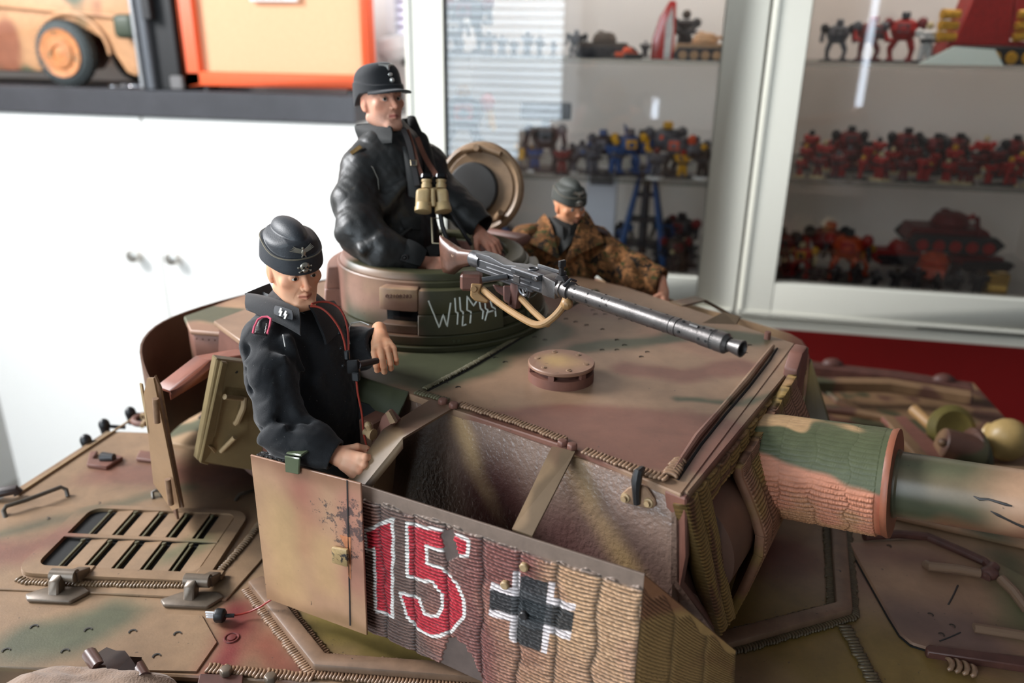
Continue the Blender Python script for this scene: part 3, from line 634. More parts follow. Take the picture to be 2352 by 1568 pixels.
# ================================================================ TANK
TL = Hh(0, 0, -.33); TL = np.array([T(-.12, .02, 0)[0], T(-.12, .02, 0)[1], ZD-.325])
tank = thing('tank_model', TL, 'large camouflaged scale model tank with a ridged paste coated turret and three crew figures', 'model tank')
def seglib(nt, P, a, b, r, soft):
    L = nt.links.new; a = np.array(a)-TL; b = np.array(b)-TL; ab = b-a; ab2 = float(ab @ ab)+1e-9
    s1 = nd(nt, 'ShaderNodeVectorMath', operation='SUBTRACT'); L(P, s1.inputs[0]); s1.inputs[1].default_value = a
    dt = nd(nt, 'ShaderNodeVectorMath', operation='DOT_PRODUCT'); L(s1.outputs[0], dt.inputs[0]); dt.inputs[1].default_value = ab/ab2
    cl = nd(nt, 'ShaderNodeClamp'); L(dt.outputs['Value'], cl.inputs[0])
    sc = nd(nt, 'ShaderNodeVectorMath', operation='SCALE'); sc.inputs[0].default_value = ab; L(cl.outputs[0], sc.inputs['Scale'])
    ds = nd(nt, 'ShaderNodeVectorMath', operation='DISTANCE'); L(s1.outputs[0], ds.inputs[0]); L(sc.outputs[0], ds.inputs[1])
    mr = nd(nt, 'ShaderNodeMapRange', interpolation_type='SMOOTHSTEP'); mr.inputs[1].default_value = r+soft; mr.inputs[2].default_value = max(r-soft, 0); L(ds.outputs['Value'], mr.inputs[0]); return mr.outputs[0]
def placed_paint(name, base, segs, rough=.48, bump=0., bscale=300, warp=.006, grain=.14, spec=.5, speck=True, chips=None, coat=0.):
    """tank paint: base colour, then sprayed blobs at fixed places on the model, grain, tiny dust specks"""
    m = bpy.data.materials.new(name); m.use_nodes = True; nt = m.node_tree; L = nt.links.new; p = nt.nodes['Principled BSDF']
    tc = nd(nt, 'ShaderNodeTexCoord'); nz = nd(nt, 'ShaderNodeTexNoise'); nz.inputs['Scale'].default_value = 28; nz.inputs['Detail'].default_value = 2; L(tc.outputs['Object'], nz.inputs['Vector'])
    s0 = nd(nt, 'ShaderNodeVectorMath', operation='SUBTRACT'); L(nz.outputs['Color'], s0.inputs[0]); s0.inputs[1].default_value = (.5, .5, .5)
    s1 = nd(nt, 'ShaderNodeVectorMath', operation='SCALE'); L(s0.outputs[0], s1.inputs[0]); s1.inputs['Scale'].default_value = warp*3
    s2 = nd(nt, 'ShaderNodeVectorMath', operation='ADD'); L(tc.outputs['Object'], s2.inputs[0]); L(s1.outputs[0], s2.inputs[1]); P = s2.outputs[0]
    cur = None
    for (c, r, soft, pts) in segs:
        msk = None
        for i in range(max(1, len(pts)-1)):
            k = seglib(nt, P, pts[i], pts[min(i+1, len(pts)-1)], r, soft)
            if msk is None: msk = k
            else:
                mm = nd(nt, 'ShaderNodeMath', operation='MAXIMUM'); L(msk, mm.inputs[0]); L(k, mm.inputs[1]); msk = mm.outputs[0]
        mx = nd(nt, 'ShaderNodeMix', data_type='RGBA'); L(msk, mx.inputs[0])
        if cur is None: mx.inputs[6].default_value = [*lin(base), 1]
        else: L(cur, mx.inputs[6])
        mx.inputs[7].default_value = [*lin(c), 1]; cur = mx.outputs[2]
    n2 = nd(nt, 'ShaderNodeTexNoise'); n2.inputs['Scale'].default_value = 60; n2.inputs['Detail'].default_value = 9; n2.inputs['Roughness'].default_value = .72; n2.inputs['Distortion'].default_value = .3; L(tc.outputs['Object'], n2.inputs['Vector'])
    mr = nd(nt, 'ShaderNodeMapRange'); mr.inputs[1].default_value = .3; mr.inputs[2].default_value = .7; mr.inputs[3].default_value = 1-grain; mr.inputs[4].default_value = 1+grain; L(n2.outputs[0], mr.inputs[0])
    sc = nd(nt, 'ShaderNodeVectorMath', operation='SCALE'); L(cur, sc.inputs[0]); L(mr.outputs[0], sc.inputs['Scale']); cur = sc.outputs[0]
    n5 = nd(nt, 'ShaderNodeTexNoise'); n5.inputs['Scale'].default_value = 16; n5.inputs['Detail'].default_value = 4; L(tc.outputs['Object'], n5.inputs['Vector'])
    m5 = nd(nt, 'ShaderNodeMapRange'); m5.inputs[1].default_value = .35; m5.inputs[2].default_value = .65; m5.inputs[3].default_value = .80; m5.inputs[4].default_value = 1.08; L(n5.outputs[0], m5.inputs[0])
    s5 = nd(nt, 'ShaderNodeVectorMath', operation='SCALE'); L(cur, s5.inputs[0]); L(m5.outputs[0], s5.inputs['Scale']); cur = s5.outputs[0]
    if speck:
        n3 = nd(nt, 'ShaderNodeTexNoise'); n3.inputs['Scale'].default_value = 420; n3.inputs['Detail'].default_value = 1; L(tc.outputs['Object'], n3.inputs['Vector'])
        m3 = nd(nt, 'ShaderNodeMapRange'); m3.inputs[1].default_value = .25; m3.inputs[2].default_value = .20; m3.inputs[4].default_value = .6; L(n3.outputs[0], m3.inputs[0])
        mx = nd(nt, 'ShaderNodeMix', data_type='RGBA'); L(m3.outputs[0], mx.inputs[0]); L(cur, mx.inputs[6]); mx.inputs[7].default_value = (.04, .03, .025, 1); cur = mx.outputs[2]
    if chips:
        pts, r = chips
        n4 = nd(nt, 'ShaderNodeTexNoise'); n4.inputs['Scale'].default_value = 170; n4.inputs['Detail'].default_value = 6; n4.inputs['Roughness'].default_value = .8; L(tc.outputs['Object'], n4.inputs['Vector'])
        k = None
        for q in range(len(pts)-1):
            kk = seglib(nt, P, pts[q], pts[q+1], r, r*.8)
            if k is None: k = kk
            else:
                mm = nd(nt, 'ShaderNodeMath', operation='MAXIMUM'); L(k, mm.inputs[0]); L(kk, mm.inputs[1]); k = mm.outputs[0]
        ad = nd(nt, 'ShaderNodeMath', operation='MULTIPLY_ADD'); L(k, ad.inputs[0]); ad.inputs[1].default_value = .22; L(n4.outputs[0], ad.inputs[2])
        m4 = nd(nt, 'ShaderNodeMapRange'); m4.inputs[1].default_value = .70; m4.inputs[2].default_value = .74; m4.inputs[4].default_value = .8; L(ad.outputs[0], m4.inputs[0])
        mx = nd(nt, 'ShaderNodeMix', data_type='RGBA'); L(m4.outputs[0], mx.inputs[0]); L(cur, mx.inputs[6]); mx.inputs[7].default_value = (.035, .035, .04, 1); cur = mx.outputs[2]
    L(cur, p.inputs['Base Color']); p.inputs['Roughness'].default_value = rough; p.inputs['Specular IOR Level'].default_value = spec; p.inputs['Coat Weight'].default_value = coat; p.inputs['Coat Roughness'].default_value = .22
    if bump:
        nb = nd(nt, 'ShaderNodeTexNoise'); nb.inputs['Scale'].default_value = bscale; nb.inputs['Detail'].default_value = 3; L(tc.outputs['Object'], nb.inputs['Vector'])
        b = nd(nt, 'ShaderNodeBump'); b.inputs['Distance'].default_value = bump; L(nb.outputs[0], b.inputs['Height']); L(b.outputs[0], p.inputs['Normal'])
    return m
def RP(*pts): return [onz(x, y, ZC-HR) for x, y in pts]
def DP(*pts): return [onz(x, y, ZD) for x, y in pts]
BRN2 = (104, 68, 58); GRN2 = (72, 74, 54); TAN2 = (145, 115, 91)
m_roof = placed_paint('turret_roof_paint', TAN2, [
    ((134, 100, 86), .012, .012, RP((1240, 690), (1420, 720))),
    ((150, 112, 90), .010, .010, RP((1500, 760), (1700, 840))),
    (BRN, .0095, .005, RP((1440, 845), (1560, 862), (1700, 840))),
    (BRN, .030, .005, RP((1190, 1010), (1330, 990), (1480, 1010), (1640, 1020))),
    (BRN, .022, .006, RP((1150, 985), (1300, 965), (1560, 985))),
    (GRN2, .026, .007, RP((800, 850), (960, 845), (1090, 800), (1230, 755))),
    (GRN2, .014, .007, RP((980, 880), (1100, 835))),
    (GRN2, .009, .006, RP((1340, 800), (1460, 790), (1560, 770), (1680, 770))),
    (GRN2, .012, .006, RP((1560, 755), (1720, 778))),
    (GRN2, .003, .004, RP((1565, 918), (1700, 925), (1780, 900))),
    ], rough=.44)
m_camoT = camo_mat('turret_camo', .5, seed=1.1, scale=11)
m_camoH = camo_mat('hull_camo', .48, seed=2.3, scale=8, base=(168, 136, 98), c1=(118, 76, 64), c2=(86, 84, 60))
m_brown = mat('red_brown_paint', (112, 74, 62), .5, vary=.2, vscale=60)
m_tanp = mat('sand_paint', (160, 134, 98), .5, vary=.14, vscale=70)
m_tanp2 = mat('ochre_paint', (154, 118, 76), .45, vary=.15, vscale=70, chips=((50, 40, 32), 260, .66))
m_green = mat('olive_paint', (66, 70, 50), .42, vary=.15, vscale=60)
m_dark = mat('dark_steel', (52, 50, 50), .4, metal=.3, vary=.2, vscale=100)
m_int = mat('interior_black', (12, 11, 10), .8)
m_weld = mat('weld_paint', (134, 104, 80), .4, vary=.3, vscale=200)
m_weldg = mat('weld_green', (92, 86, 62), .4, vary=.3, vscale=200)
m_rust = mat('rusty_brown', (84, 52, 44), .5, vary=.35, vscale=70)
def TF(g): return g.frame(O, eu, ev, ew)          # turret frame -> world
HO = np.array([0, 0, ZD])
def HFm(g): return g.frame(HO, ha, hb, ew)        # hull frame -> world
def weld(name, path, r, pitch, m, parent, up=(0, 0, 1), amp=1., closed=False):
    """a row of overlapping crescent ripples along a path"""
    P = [np.array(p, float) for p in path]; g = G(); rs = random.Random(5)
    for i in range(len(P)-1):
        d = P[i+1]-P[i]; L_ = np.linalg.norm(d); d = d/L_; n = max(2, int(L_/pitch)); u_ = np.array(up, float); s_ = np.cross(u_, d); s_ /= np.linalg.norm(s_); u2 = np.cross(d, s_)
        for k in range(n):
            c = P[i]+d*(k+.5)*L_/n+s_*rs.uniform(-.12, .12)*r; rr = r*rs.uniform(.85, 1.15)
            arc = [c+s_*rr*cos(a)+d*(rr*.55*sin(a)*1.0-rr*.3)+u2*(sin(a)*r*.25) for a in np.linspace(.05, pi-.05, 6)]
            g.tube(arc, [pitch*.34, pitch*.5, pitch*.58, pitch*.58, pitch*.5, pitch*.34], 5)
    return g.obj(name, m, parent, angle=180)

# ---------------- turret shell
A = tz(965, 897, 0); 
roof_uv = [(.012, -.108), (-.0464, -.0985), (-.1208, -.0965), (-.150, -.0945), (-.20, -.092), (-.272, -.098), (-.335, -.078), (-.345, .02), (-.335, .13), (-.26, .172), (-.14, .160), (-.05, .128), (.005, .108)]
G_ = G().prism([T(u, v, -.004) for u, v in roof_uv], ew*.004); roof = G_.obj('turret_roof', m_roof, tank, bevel=.0006)
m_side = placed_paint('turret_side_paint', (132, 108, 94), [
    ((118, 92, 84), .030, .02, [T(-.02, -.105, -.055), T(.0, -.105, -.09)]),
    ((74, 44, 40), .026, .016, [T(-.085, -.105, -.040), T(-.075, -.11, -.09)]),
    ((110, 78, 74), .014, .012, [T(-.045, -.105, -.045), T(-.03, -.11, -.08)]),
    ((50, 34, 26), .024, .016, [T(-.14, -.1, -.035), T(-.12, -.105, -.08)]),  # dark paint plus the shade beside the hatch, put into the colour
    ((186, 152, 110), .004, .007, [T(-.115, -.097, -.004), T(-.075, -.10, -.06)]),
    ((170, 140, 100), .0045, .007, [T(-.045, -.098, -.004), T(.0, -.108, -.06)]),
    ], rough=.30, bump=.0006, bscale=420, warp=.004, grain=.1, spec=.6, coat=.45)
# near side plate as a bilinear slab, u from the hatch opening to the front
def quad_slab(name, c00, c10, c11, c01, th, m, parent, bevel=.0008):
    P = [np.array(p, float) for p in (c00, c10, c11, c01)]; n = np.cross(P[1]-P[0], P[3]-P[0]); n /= np.linalg.norm(n)
    return G().prism(P, n*th).obj(name, m, parent, bevel=bevel)
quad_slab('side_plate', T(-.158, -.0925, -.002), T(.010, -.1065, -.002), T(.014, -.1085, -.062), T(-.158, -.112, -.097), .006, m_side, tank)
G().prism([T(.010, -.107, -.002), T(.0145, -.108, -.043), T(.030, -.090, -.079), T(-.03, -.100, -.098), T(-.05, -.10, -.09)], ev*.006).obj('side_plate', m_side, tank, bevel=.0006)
# rear part of the near wall, behind the open hatch, then round the back, and the far wall
wall = [(-.262, -.090), (-.335, -.074), (-.345, .02), (-.335, .126), (-.26, .168), (-.14, .156), (-.05, .124), (.002, .104)]
for i in range(len(wall)-1):
    a, b = wall[i], wall[i+1]
    quad_slab('rear_plate' if i < 4 else 'far_plate', T(a[0], a[1], -.003), T(b[0], b[1], -.003), T(b[0]*1.03, b[1]*1.12, -.097), T(a[0]*1.03, a[1]*1.12, -.097), -.004, m_brown, tank)
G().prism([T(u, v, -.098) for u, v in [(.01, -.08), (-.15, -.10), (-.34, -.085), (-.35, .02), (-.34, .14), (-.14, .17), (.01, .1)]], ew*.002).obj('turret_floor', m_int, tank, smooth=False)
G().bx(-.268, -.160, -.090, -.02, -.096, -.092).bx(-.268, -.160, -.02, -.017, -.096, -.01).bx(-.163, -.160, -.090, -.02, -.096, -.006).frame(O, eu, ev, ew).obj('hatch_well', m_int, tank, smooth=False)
# opening rim: frame round the side hatch
G().bx(-.262, -.156, -.099, -.090, -.010, -.004).bx(-.166, -.156, -.118, -.098, -.094, -.010).frame(O, eu, ev, ew).obj('hatch_frame', m_camoT, tank, bevel=.001)
# drip rail above the side hatch, and its end step
pr = [T(-.215, -.0935, .0005), T(-.152, -.0960, .0005)]
g = G().prism([T(-.262, -.094, .001), T(-.150, -.0955, .001), T(-.148, -.1035, -.004), T(-.150, -.106, -.0120), T(-.155, -.106, -.0150), T(-.161, -.105, -.0130), T(-.170, -.1045, -.0085), T(-.262, -.102, -.0085)], ev*.0025)
g.obj('drip_rail', m_green, tank, bevel=.0007)
# welds: roof to side, roof to front, across the roof
ew3 = ew
def roofline(*pts, w=.0012): return [T(*(tz(x, y, 0)[:2]), w) for x, y in pts]
weld('weld_bead', roofline((1052, 932), (1180, 972), (1300, 1016)), .0023, .0017, m_weld, tank)
weld('weld_bead', roofline((1340, 1040), (1440, 1075), (1532, 1106)), .0025, .0018, m_weld, tank)
weld('weld_bead', roofline((955, 905), (1030, 925)), .0021, .0017, m_weldg, tank)
weld('weld_bead', roofline((1538, 1100), (1562, 1062)), .003, .0022, m_weld, tank)
g = G().tube([p+ew*.0004 for p in roofline((1545, 1092), (1600, 1010), (1660, 940), (1712, 880), (1755, 825), (1775, 800))], [.0014, .0019, .0015, .0020, .0016, .0013], 8)
g.obj('weld_bead', m_roof, tank)
G().tube([T(p[0], p[1], .0001) for p in [tz(x, y, 0) for x, y in ((1556, 1102), (1610, 1022), (1668, 950), (1720, 890), (1768, 828), (1785, 800))]], .0007, 5).obj('groove', m_int, tank)
pts = [(975, 896), (1010, 878), (1060, 852), (1100, 830), (1150, 800), (1200, 770), (1240, 742), (1290, 712), (1330, 690), (1370, 668)]
weld('weld_bead', roofline(*pts, w=.0007), .0016, .0011, m_weldg, tank)
G().tube([T(p[0]+.0022, p[1], 0) for p in [tz(x, y, 0) for x, y in pts]], .0006, 5).obj('groove', m_int, tank)
# half-moon screw heads on the roof
cr = G(); arc = [(cos(a), sin(a)) for a in np.linspace(-1.9, 1.5, 9)]
cr.prism([(.0021*x, .0021*y, 0) for x, y in arc]+[(.0015*x-.0004, .0015*y, 0) for x, y in arc[::-1]], (0, 0, .0002))
m_rec = mat('recess_dark', (40, 34, 28), .6)
cres = None
def screw(u, v, name='screw', zz=None, rot=0., sc=1., hull=False):
    global cres
    c = Hh(u, v, .0002) if hull else T(u, v, .0002)
    if cres is None:
        g2 = G(); g2.v = list(cr.v); g2.f = list(cr.f); g2.v = [(x+TL[0], y+TL[1], z+TL[2]) for x, y, z in g2.v]
        cres = g2.obj(name, m_rec, tank, smooth=False); cres.location = Vector([float(q) for q in c-TL]); cres.rotation_euler.z = rot; cres.scale = (sc, sc, 1); return cres
    o = cres.copy(); o.name = name; COL.objects.link(o); o.location = Vector([float(q) for q in c-TL]); o.rotation_euler.z = rot; o.scale = (sc, sc, 1); return o
for x, y in ((1023, 880), (1052, 890), (1160, 832), (1137, 822), (1228, 775), (1252, 781), (1362, 713), (1390, 722), (1300, 733), (1322, 740), (1347, 747), (1384, 757), (1368, 722), (1425, 733), (1417, 781), (1434, 793), (1383, 804), (1417, 804), (1487, 809), (1473, 820), (1722, 793), (1712, 811), (1700, 730)):
    q = tz(x, y, 0); screw(q[0], q[1], rot=2.2, sc=.72)

# ---------------- roof ventilator
vc = tz(1288, 868, 0)[:2]; vr = .0188
V0 = T(vc[0], vc[1], 0)
vt = G().lathe(V0, ew, [(0, vr), (.0055, vr), (.0055, vr*.82), (.0008, vr*.82)], 64, cap=False).obj('ventilator', m_brown, tank)
sp = G()
for k in range(6):
    a = k*pi/3+.35; d = np.array([cos(a), sin(a), 0]); sp.box(V0+d*vr*.93+ew*.0068, (.0022, .0034, .003), (d, np.cross(ew, d), ew))
sp.obj('spacer', m_brown, vt)
G().lathe(V0+ew*.0004, ew, [(0, vr*.8), (.006, vr*.8)], 32).obj('core', m_rust, vt)
m_vent = placed_paint('vent_lid_paint', (140, 104, 84), [((172, 138, 88), .009, .008, [V0+ew*.01])], rough=.45)
lid = G().lathe(V0+ew*.0083, ew, [(0, vr*.99), (.0004, vr*1.01), (.0016, vr*1.01), (.0022, vr*.985)], 64).obj('vent_lid', m_vent, vt)
for k in range(6):
    a = k*pi/3-.1; d = np.array([cos(a), sin(a), 0])
    b = G().lathe(V0+d*vr*.76+ew*.0104, ew, [(0, .0017), (.0004, .0016), (.0006, .001)], 14); b.box(V0+d*vr*.76+ew*.0111, (.0026, .0004, .0003), (np.array([cos(a*2), sin(a*2), 0]), np.array([-sin(a*2), cos(a*2), 0]), ew)); b.obj('screw', m_weld, vt)

# ---------------- cupola
CU = (-.225, .025); C0 = T(CU[0], CU[1], 0)
def sector(g, r0, r1, z0, z1, a0, a1, n=None, taper=0.):
    n = n or max(2, int(abs(a1-a0)/.06)); V = []; Fc = []
    for i in range(n+1):
        a = a0+(a1-a0)*i/n; d = np.array([cos(a), sin(a), 0])
        for (r, z) in ((r0, z0), (r1, z0), (r1-taper, z1), (r0, z1)): V.append(C0+d*r+ew*z)
    for i in range(n):
        for k in range(4): Fc.append((i*4+k, i*4+(k+1) % 4, (i+1)*4+(k+1) % 4, (i+1)*4+k))
    Fc += [(3, 2, 1, 0), tuple(n*4+k for k in range(4))]; return g.add(V, Fc)
def cang(x, y, r=.073, w=.02):
    """angle round the cupola of a pixel, on a cylinder of radius r"""
    d = ray(x, y); o = CAM-C0; a = d[0]**2+d[1]**2; b = 2*(o[0]*d[0]+o[1]*d[1]); c = o[0]**2+o[1]**2-r*r; q = b*b-4*a*c
    t_ = (-b-sqrt(max(q, 0)))/(2*a); p = o+d*t_; return atan2(p[1], p[0]), p[2]
_A = (cang(874, 700)[0], cang(960, 700)[0])
CP = lambda q, z: C0+np.array([cos(_A[0]+(_A[1]-_A[0])*q)*.074, sin(_A[0]+(_A[1]-_A[0])*q)*.074, z])
m_cup = placed_paint('cupola_paint', (62, 62, 40), [
    ((138, 100, 86), .036, .008, [C0+np.array([-.078, -.03, .03]), C0+np.array([-.07, .03, .03])]),
    ((152, 116, 98), .015, .006, [CP(-1.2, .03), CP(-.6, .03), CP(0, .03), CP(.5, .032)]),
    ((176, 146, 112), .006, .006, [CP(-.55, .032), CP(-.15, .034)]),
    ((176, 146, 112), .003, .004, [CP(.3, .037), CP(.9, .037)]),
    ((108, 78, 62), .006, .006, [CP(-.6, .010), CP(.8, .010)]),
    ((160, 128, 100), .006, .006, [CP(-1.2, .046), CP(.9, .046)]),
    ((84, 54, 44), .006, .006, [CP(2.8, .03)]),
    ], rough=.42, warp=.003)
cup = G(); sector(cup, .052, .0805, 0, .0035, -pi, pi, 72); sector(cup, .052, .0778, .0035, .0095, -pi, pi, 72); cup = cup.obj('cupola_ring', m_cup, tank, bevel=.0005)
sector(G(), .050, .0660, .0095, .041, -pi, pi, 72).obj('cupola_body', m_cup, tank, bevel=.0008)
sector(G(), .0515, .0645, .041, .0455, -pi, pi, 72, .0025).obj('cupola_rim', m_cup, tank, bevel=.0008, segs=2)
sector(G(), .0478, .0515, .034, .040, -pi, pi, 72).obj('inner_ring', m_rust, tank)
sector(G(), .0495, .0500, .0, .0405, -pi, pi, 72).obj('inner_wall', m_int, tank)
a1, a2 = cang(874, 700)[0], cang(960, 700)[0]; a3 = cang(1150, 700)[0]; a0 = a1-(a3-a2)
step = (a2-a1)+(a3-a2)
for k in range(5):
    off = k*step
    # fixed shield blocks between the ports, in two tiers
    b = G(); sector(b, .062, .0748, .0225, .0375, a2+off, a2+off+(a3-a2), None, .002); b.obj('shield_block', m_cup, tank, bevel=.0012, segs=2)
    b = G(); sector(b, .062, .0768, .0095, .0226, a2+off, a2+off+(a3-a2), None, .0014); b.obj('shield_block', m_cup, tank, bevel=.0006)
    if k in (0, 1, 4):
        b = G(); sector(b, .062, .0752, .0245, .0385, a1+off, a2+off, None, .001); sh = b.obj('port_shutter', m_cup, tank, bevel=.0010, segs=2)
        b = G(); sector(b, .062, .0745, .0095, .0155, a1+off+.005, a2+off-.005, None, .0); b.obj('lower_shutter', m_cup, tank, bevel=.0006)
        b = G(); sector(b, .063, .0668, .0155, .0245, a1+off+.01, a2+off-.01); b.obj('vision_slit', mat('dark_glass', (14, 15, 18), .15), tank, smooth=False)
# raised casting digits on the shutter
def stroke_text(txt, place, size, r, m, name, parent):
    """simple stroked capitals; place(x, y) maps text units (x right, y up, height 1) to a world point"""
    S = {'W': [[(0, 1), (.25, 0), (.5, .75), (.75, 0), (1, 1)]], 'I': [[(.5, 0), (.5, 1)]], 'L': [[(.1, 1), (.1, 0), (.75, 0)]], 'M': [[(0, 0), (.05, 1), (.5, .45), (.95, 1), (1, 0)]], 'A': [[(0, 0), (.5, 1), (1, 0)], [(.2, .4), (.8, .4)]],
         '0': [[(.2, 0), (0, .3), (0, .7), (.2, 1), (.8, 1), (1, .7), (1, .3), (.8, 0), (.2, 0)]], '2': [[(0, .8), (.3, 1), (.8, 1), (1, .7), (0, 0), (1, 0)]], '1': [[(.3, .8), (.6, 1), (.6, 0)]], '8': [[(.3, .5), (.05, .75), (.3, 1), (.7, 1), (.95, .75), (.3, .5), (0, .25), (.3, 0), (.7, 0), (1, .25), (.7, .5)]], '3': [[(0, .9), (.5, 1), (.9, .75), (.4, .5), (1, .25), (.5, 0), (0, .1)]]}
    g = G(); x0 = 0
    for ch in txt:
        for st in S.get(ch, []):
            P = []
            for i in range(len(st)-1):
                for q in np.linspace(0, 1, 4)[:-1]: P.append((st[i][0]*(1-q)+st[i+1][0]*q, st[i][1]*(1-q)+st[i+1][1]*q))
            P.append(st[-1]); g.tube([place(x0+p[0]*.62, p[1]) for p in P], r, 6)
        x0 += .92
    return g.obj(name, m, parent)
def cupplace(x0, y0, x1, y1, hpx_, r, n):
    def f(x, y):
        q = x/n; xx = x0+(x1-x0)*q; yy = y0+(y1-y0)*q-y*hpx_; a, z = cang(xx, yy, r); return C0+np.array([cos(a)*r, sin(a)*r, z])
    return f
stroke_text('02108283', cupplace(886, 683, 948, 684, 7, .0748, 7.4), 1, .00022, m_brown, 'cast_number', sh)
# WILMA, hand painted strokes (broken at the step of the block), pixel strokes put on the block surface
wil = [[(984, 690), (1009, 752), (1018, 722), (1027, 750), (1037, 684)], [(1045, 684), (1047, 716), (1052, 719), (1050, 750)], [(1056, 682), (1058, 712), (1064, 717), (1062, 748), (1073, 744)],
       [(1080, 742), (1082, 716), (1073, 712), (1073, 680), (1088, 702), (1100, 684), (1104, 708), (1110, 714), (1108, 736)], [(1114, 736), (1121, 712), (1115, 708), (1114, 690)], [(1126, 690), (1130, 704), (1137, 708), (1139, 730)], [(1117, 718), (1137, 712)]]
g = G()
for st in wil:
    P = []
    for i in range(len(st)-1):
        for q in np.linspace(0, 1, 7)[:-1]:
            x, y = st[i][0]*(1-q)+st[i+1][0]*q, st[i][1]*(1-q)+st[i+1][1]*q
            a, z = cang(x, y, .0755); r = .0745 if z > .0225 else .0768
            a, z = cang(x, y, r); r = (.0748-.002*np.clip((z-.0225)/.015, 0, 1)) if z > .0225 else (.0768-.0014*np.clip((z-.0095)/.013, 0, 1)); a, z = cang(x, y, r); P.append(C0+np.array([cos(a)*(r+.0000), sin(a)*(r+.0000), z]))
    g.tube(P, .00052, 6)
g.obj('chalk_lettering', mat('white_chalk_paint', (226, 232, 222), .7), tank, label='white hand painted word WILMA')
for xx in (1043, 1054):
    a, z = cang(xx, 780, .078); d = np.array([cos(a), sin(a), 0]); G().lathe(C0+d*.0776+ew*.0062, d, [(0, .0012), (.0007, .001)], 12).obj('screw', m_green, tank)
# cupola hatch, open behind
hc = dep(1100, 432, .615); hn = CAM-hc; hn /= np.linalg.norm(hn); hn = hn+np.array([-.35, 0, .02]); hn /= np.linalg.norm(hn)
hr = .0345
m_hatch = mat('hatch_sand', (150, 120, 90), .42, vary=.25, vscale=50)
hl_ = G().lathe(hc-hn*.006, hn, [(0, hr*.8), (0, hr*1.02), (.003, hr*1.04), (.006, hr*1.0), (.0068, hr*.94), (.0058, hr*.90), (.005, hr*.84), (.006, hr*.80), (.0045, hr*.3)], 56).obj('cupola_hatch', m_hatch, tank, segs=1)
e1 = np.cross(hn, ew); e1 /= np.linalg.norm(e1); e2 = np.cross(e1, hn); e2 /= np.linalg.norm(e2)
if e1[0] < 0: e1 = -e1
G().lathe(hc-hn*.001-e1*.005-e2*.001, hn, [(0, hr*.60), (.002, hr*.60), (.0035, hr*.56), (.004, hr*.4)], 40).obj('hatch_pad', mat('grey_leather_pad', (58, 56, 54), .6, vary=.15), hl_)
G().tube([hc+e2*hr*.80-e1*hr*.45+hn*.002, hc+e2*hr*.9+hn*.003, hc+e2*hr*.78+e1*hr*.48+hn*.002], .0022, 8).lathe(hc+e2*hr*.88-e1*.002, hn, [(0, .003), (.007, .0026)], 12).obj('locking_bar', m_hatch, hl_)
G().cyl(hc+e1*hr*.5-e2*hr*.62, hc+e1*hr*.62-e2*hr*.50+hn*.006, .003, .0024).obj('hatch_catch', m_hatch, hl_)
G().tube([hc-e2*hr*.95-hn*.004, C0+np.array([.056, .052, .044]), C0+np.array([.048, .040, .041])], .0035, 10).obj('hatch_arm', m_brown, tank)

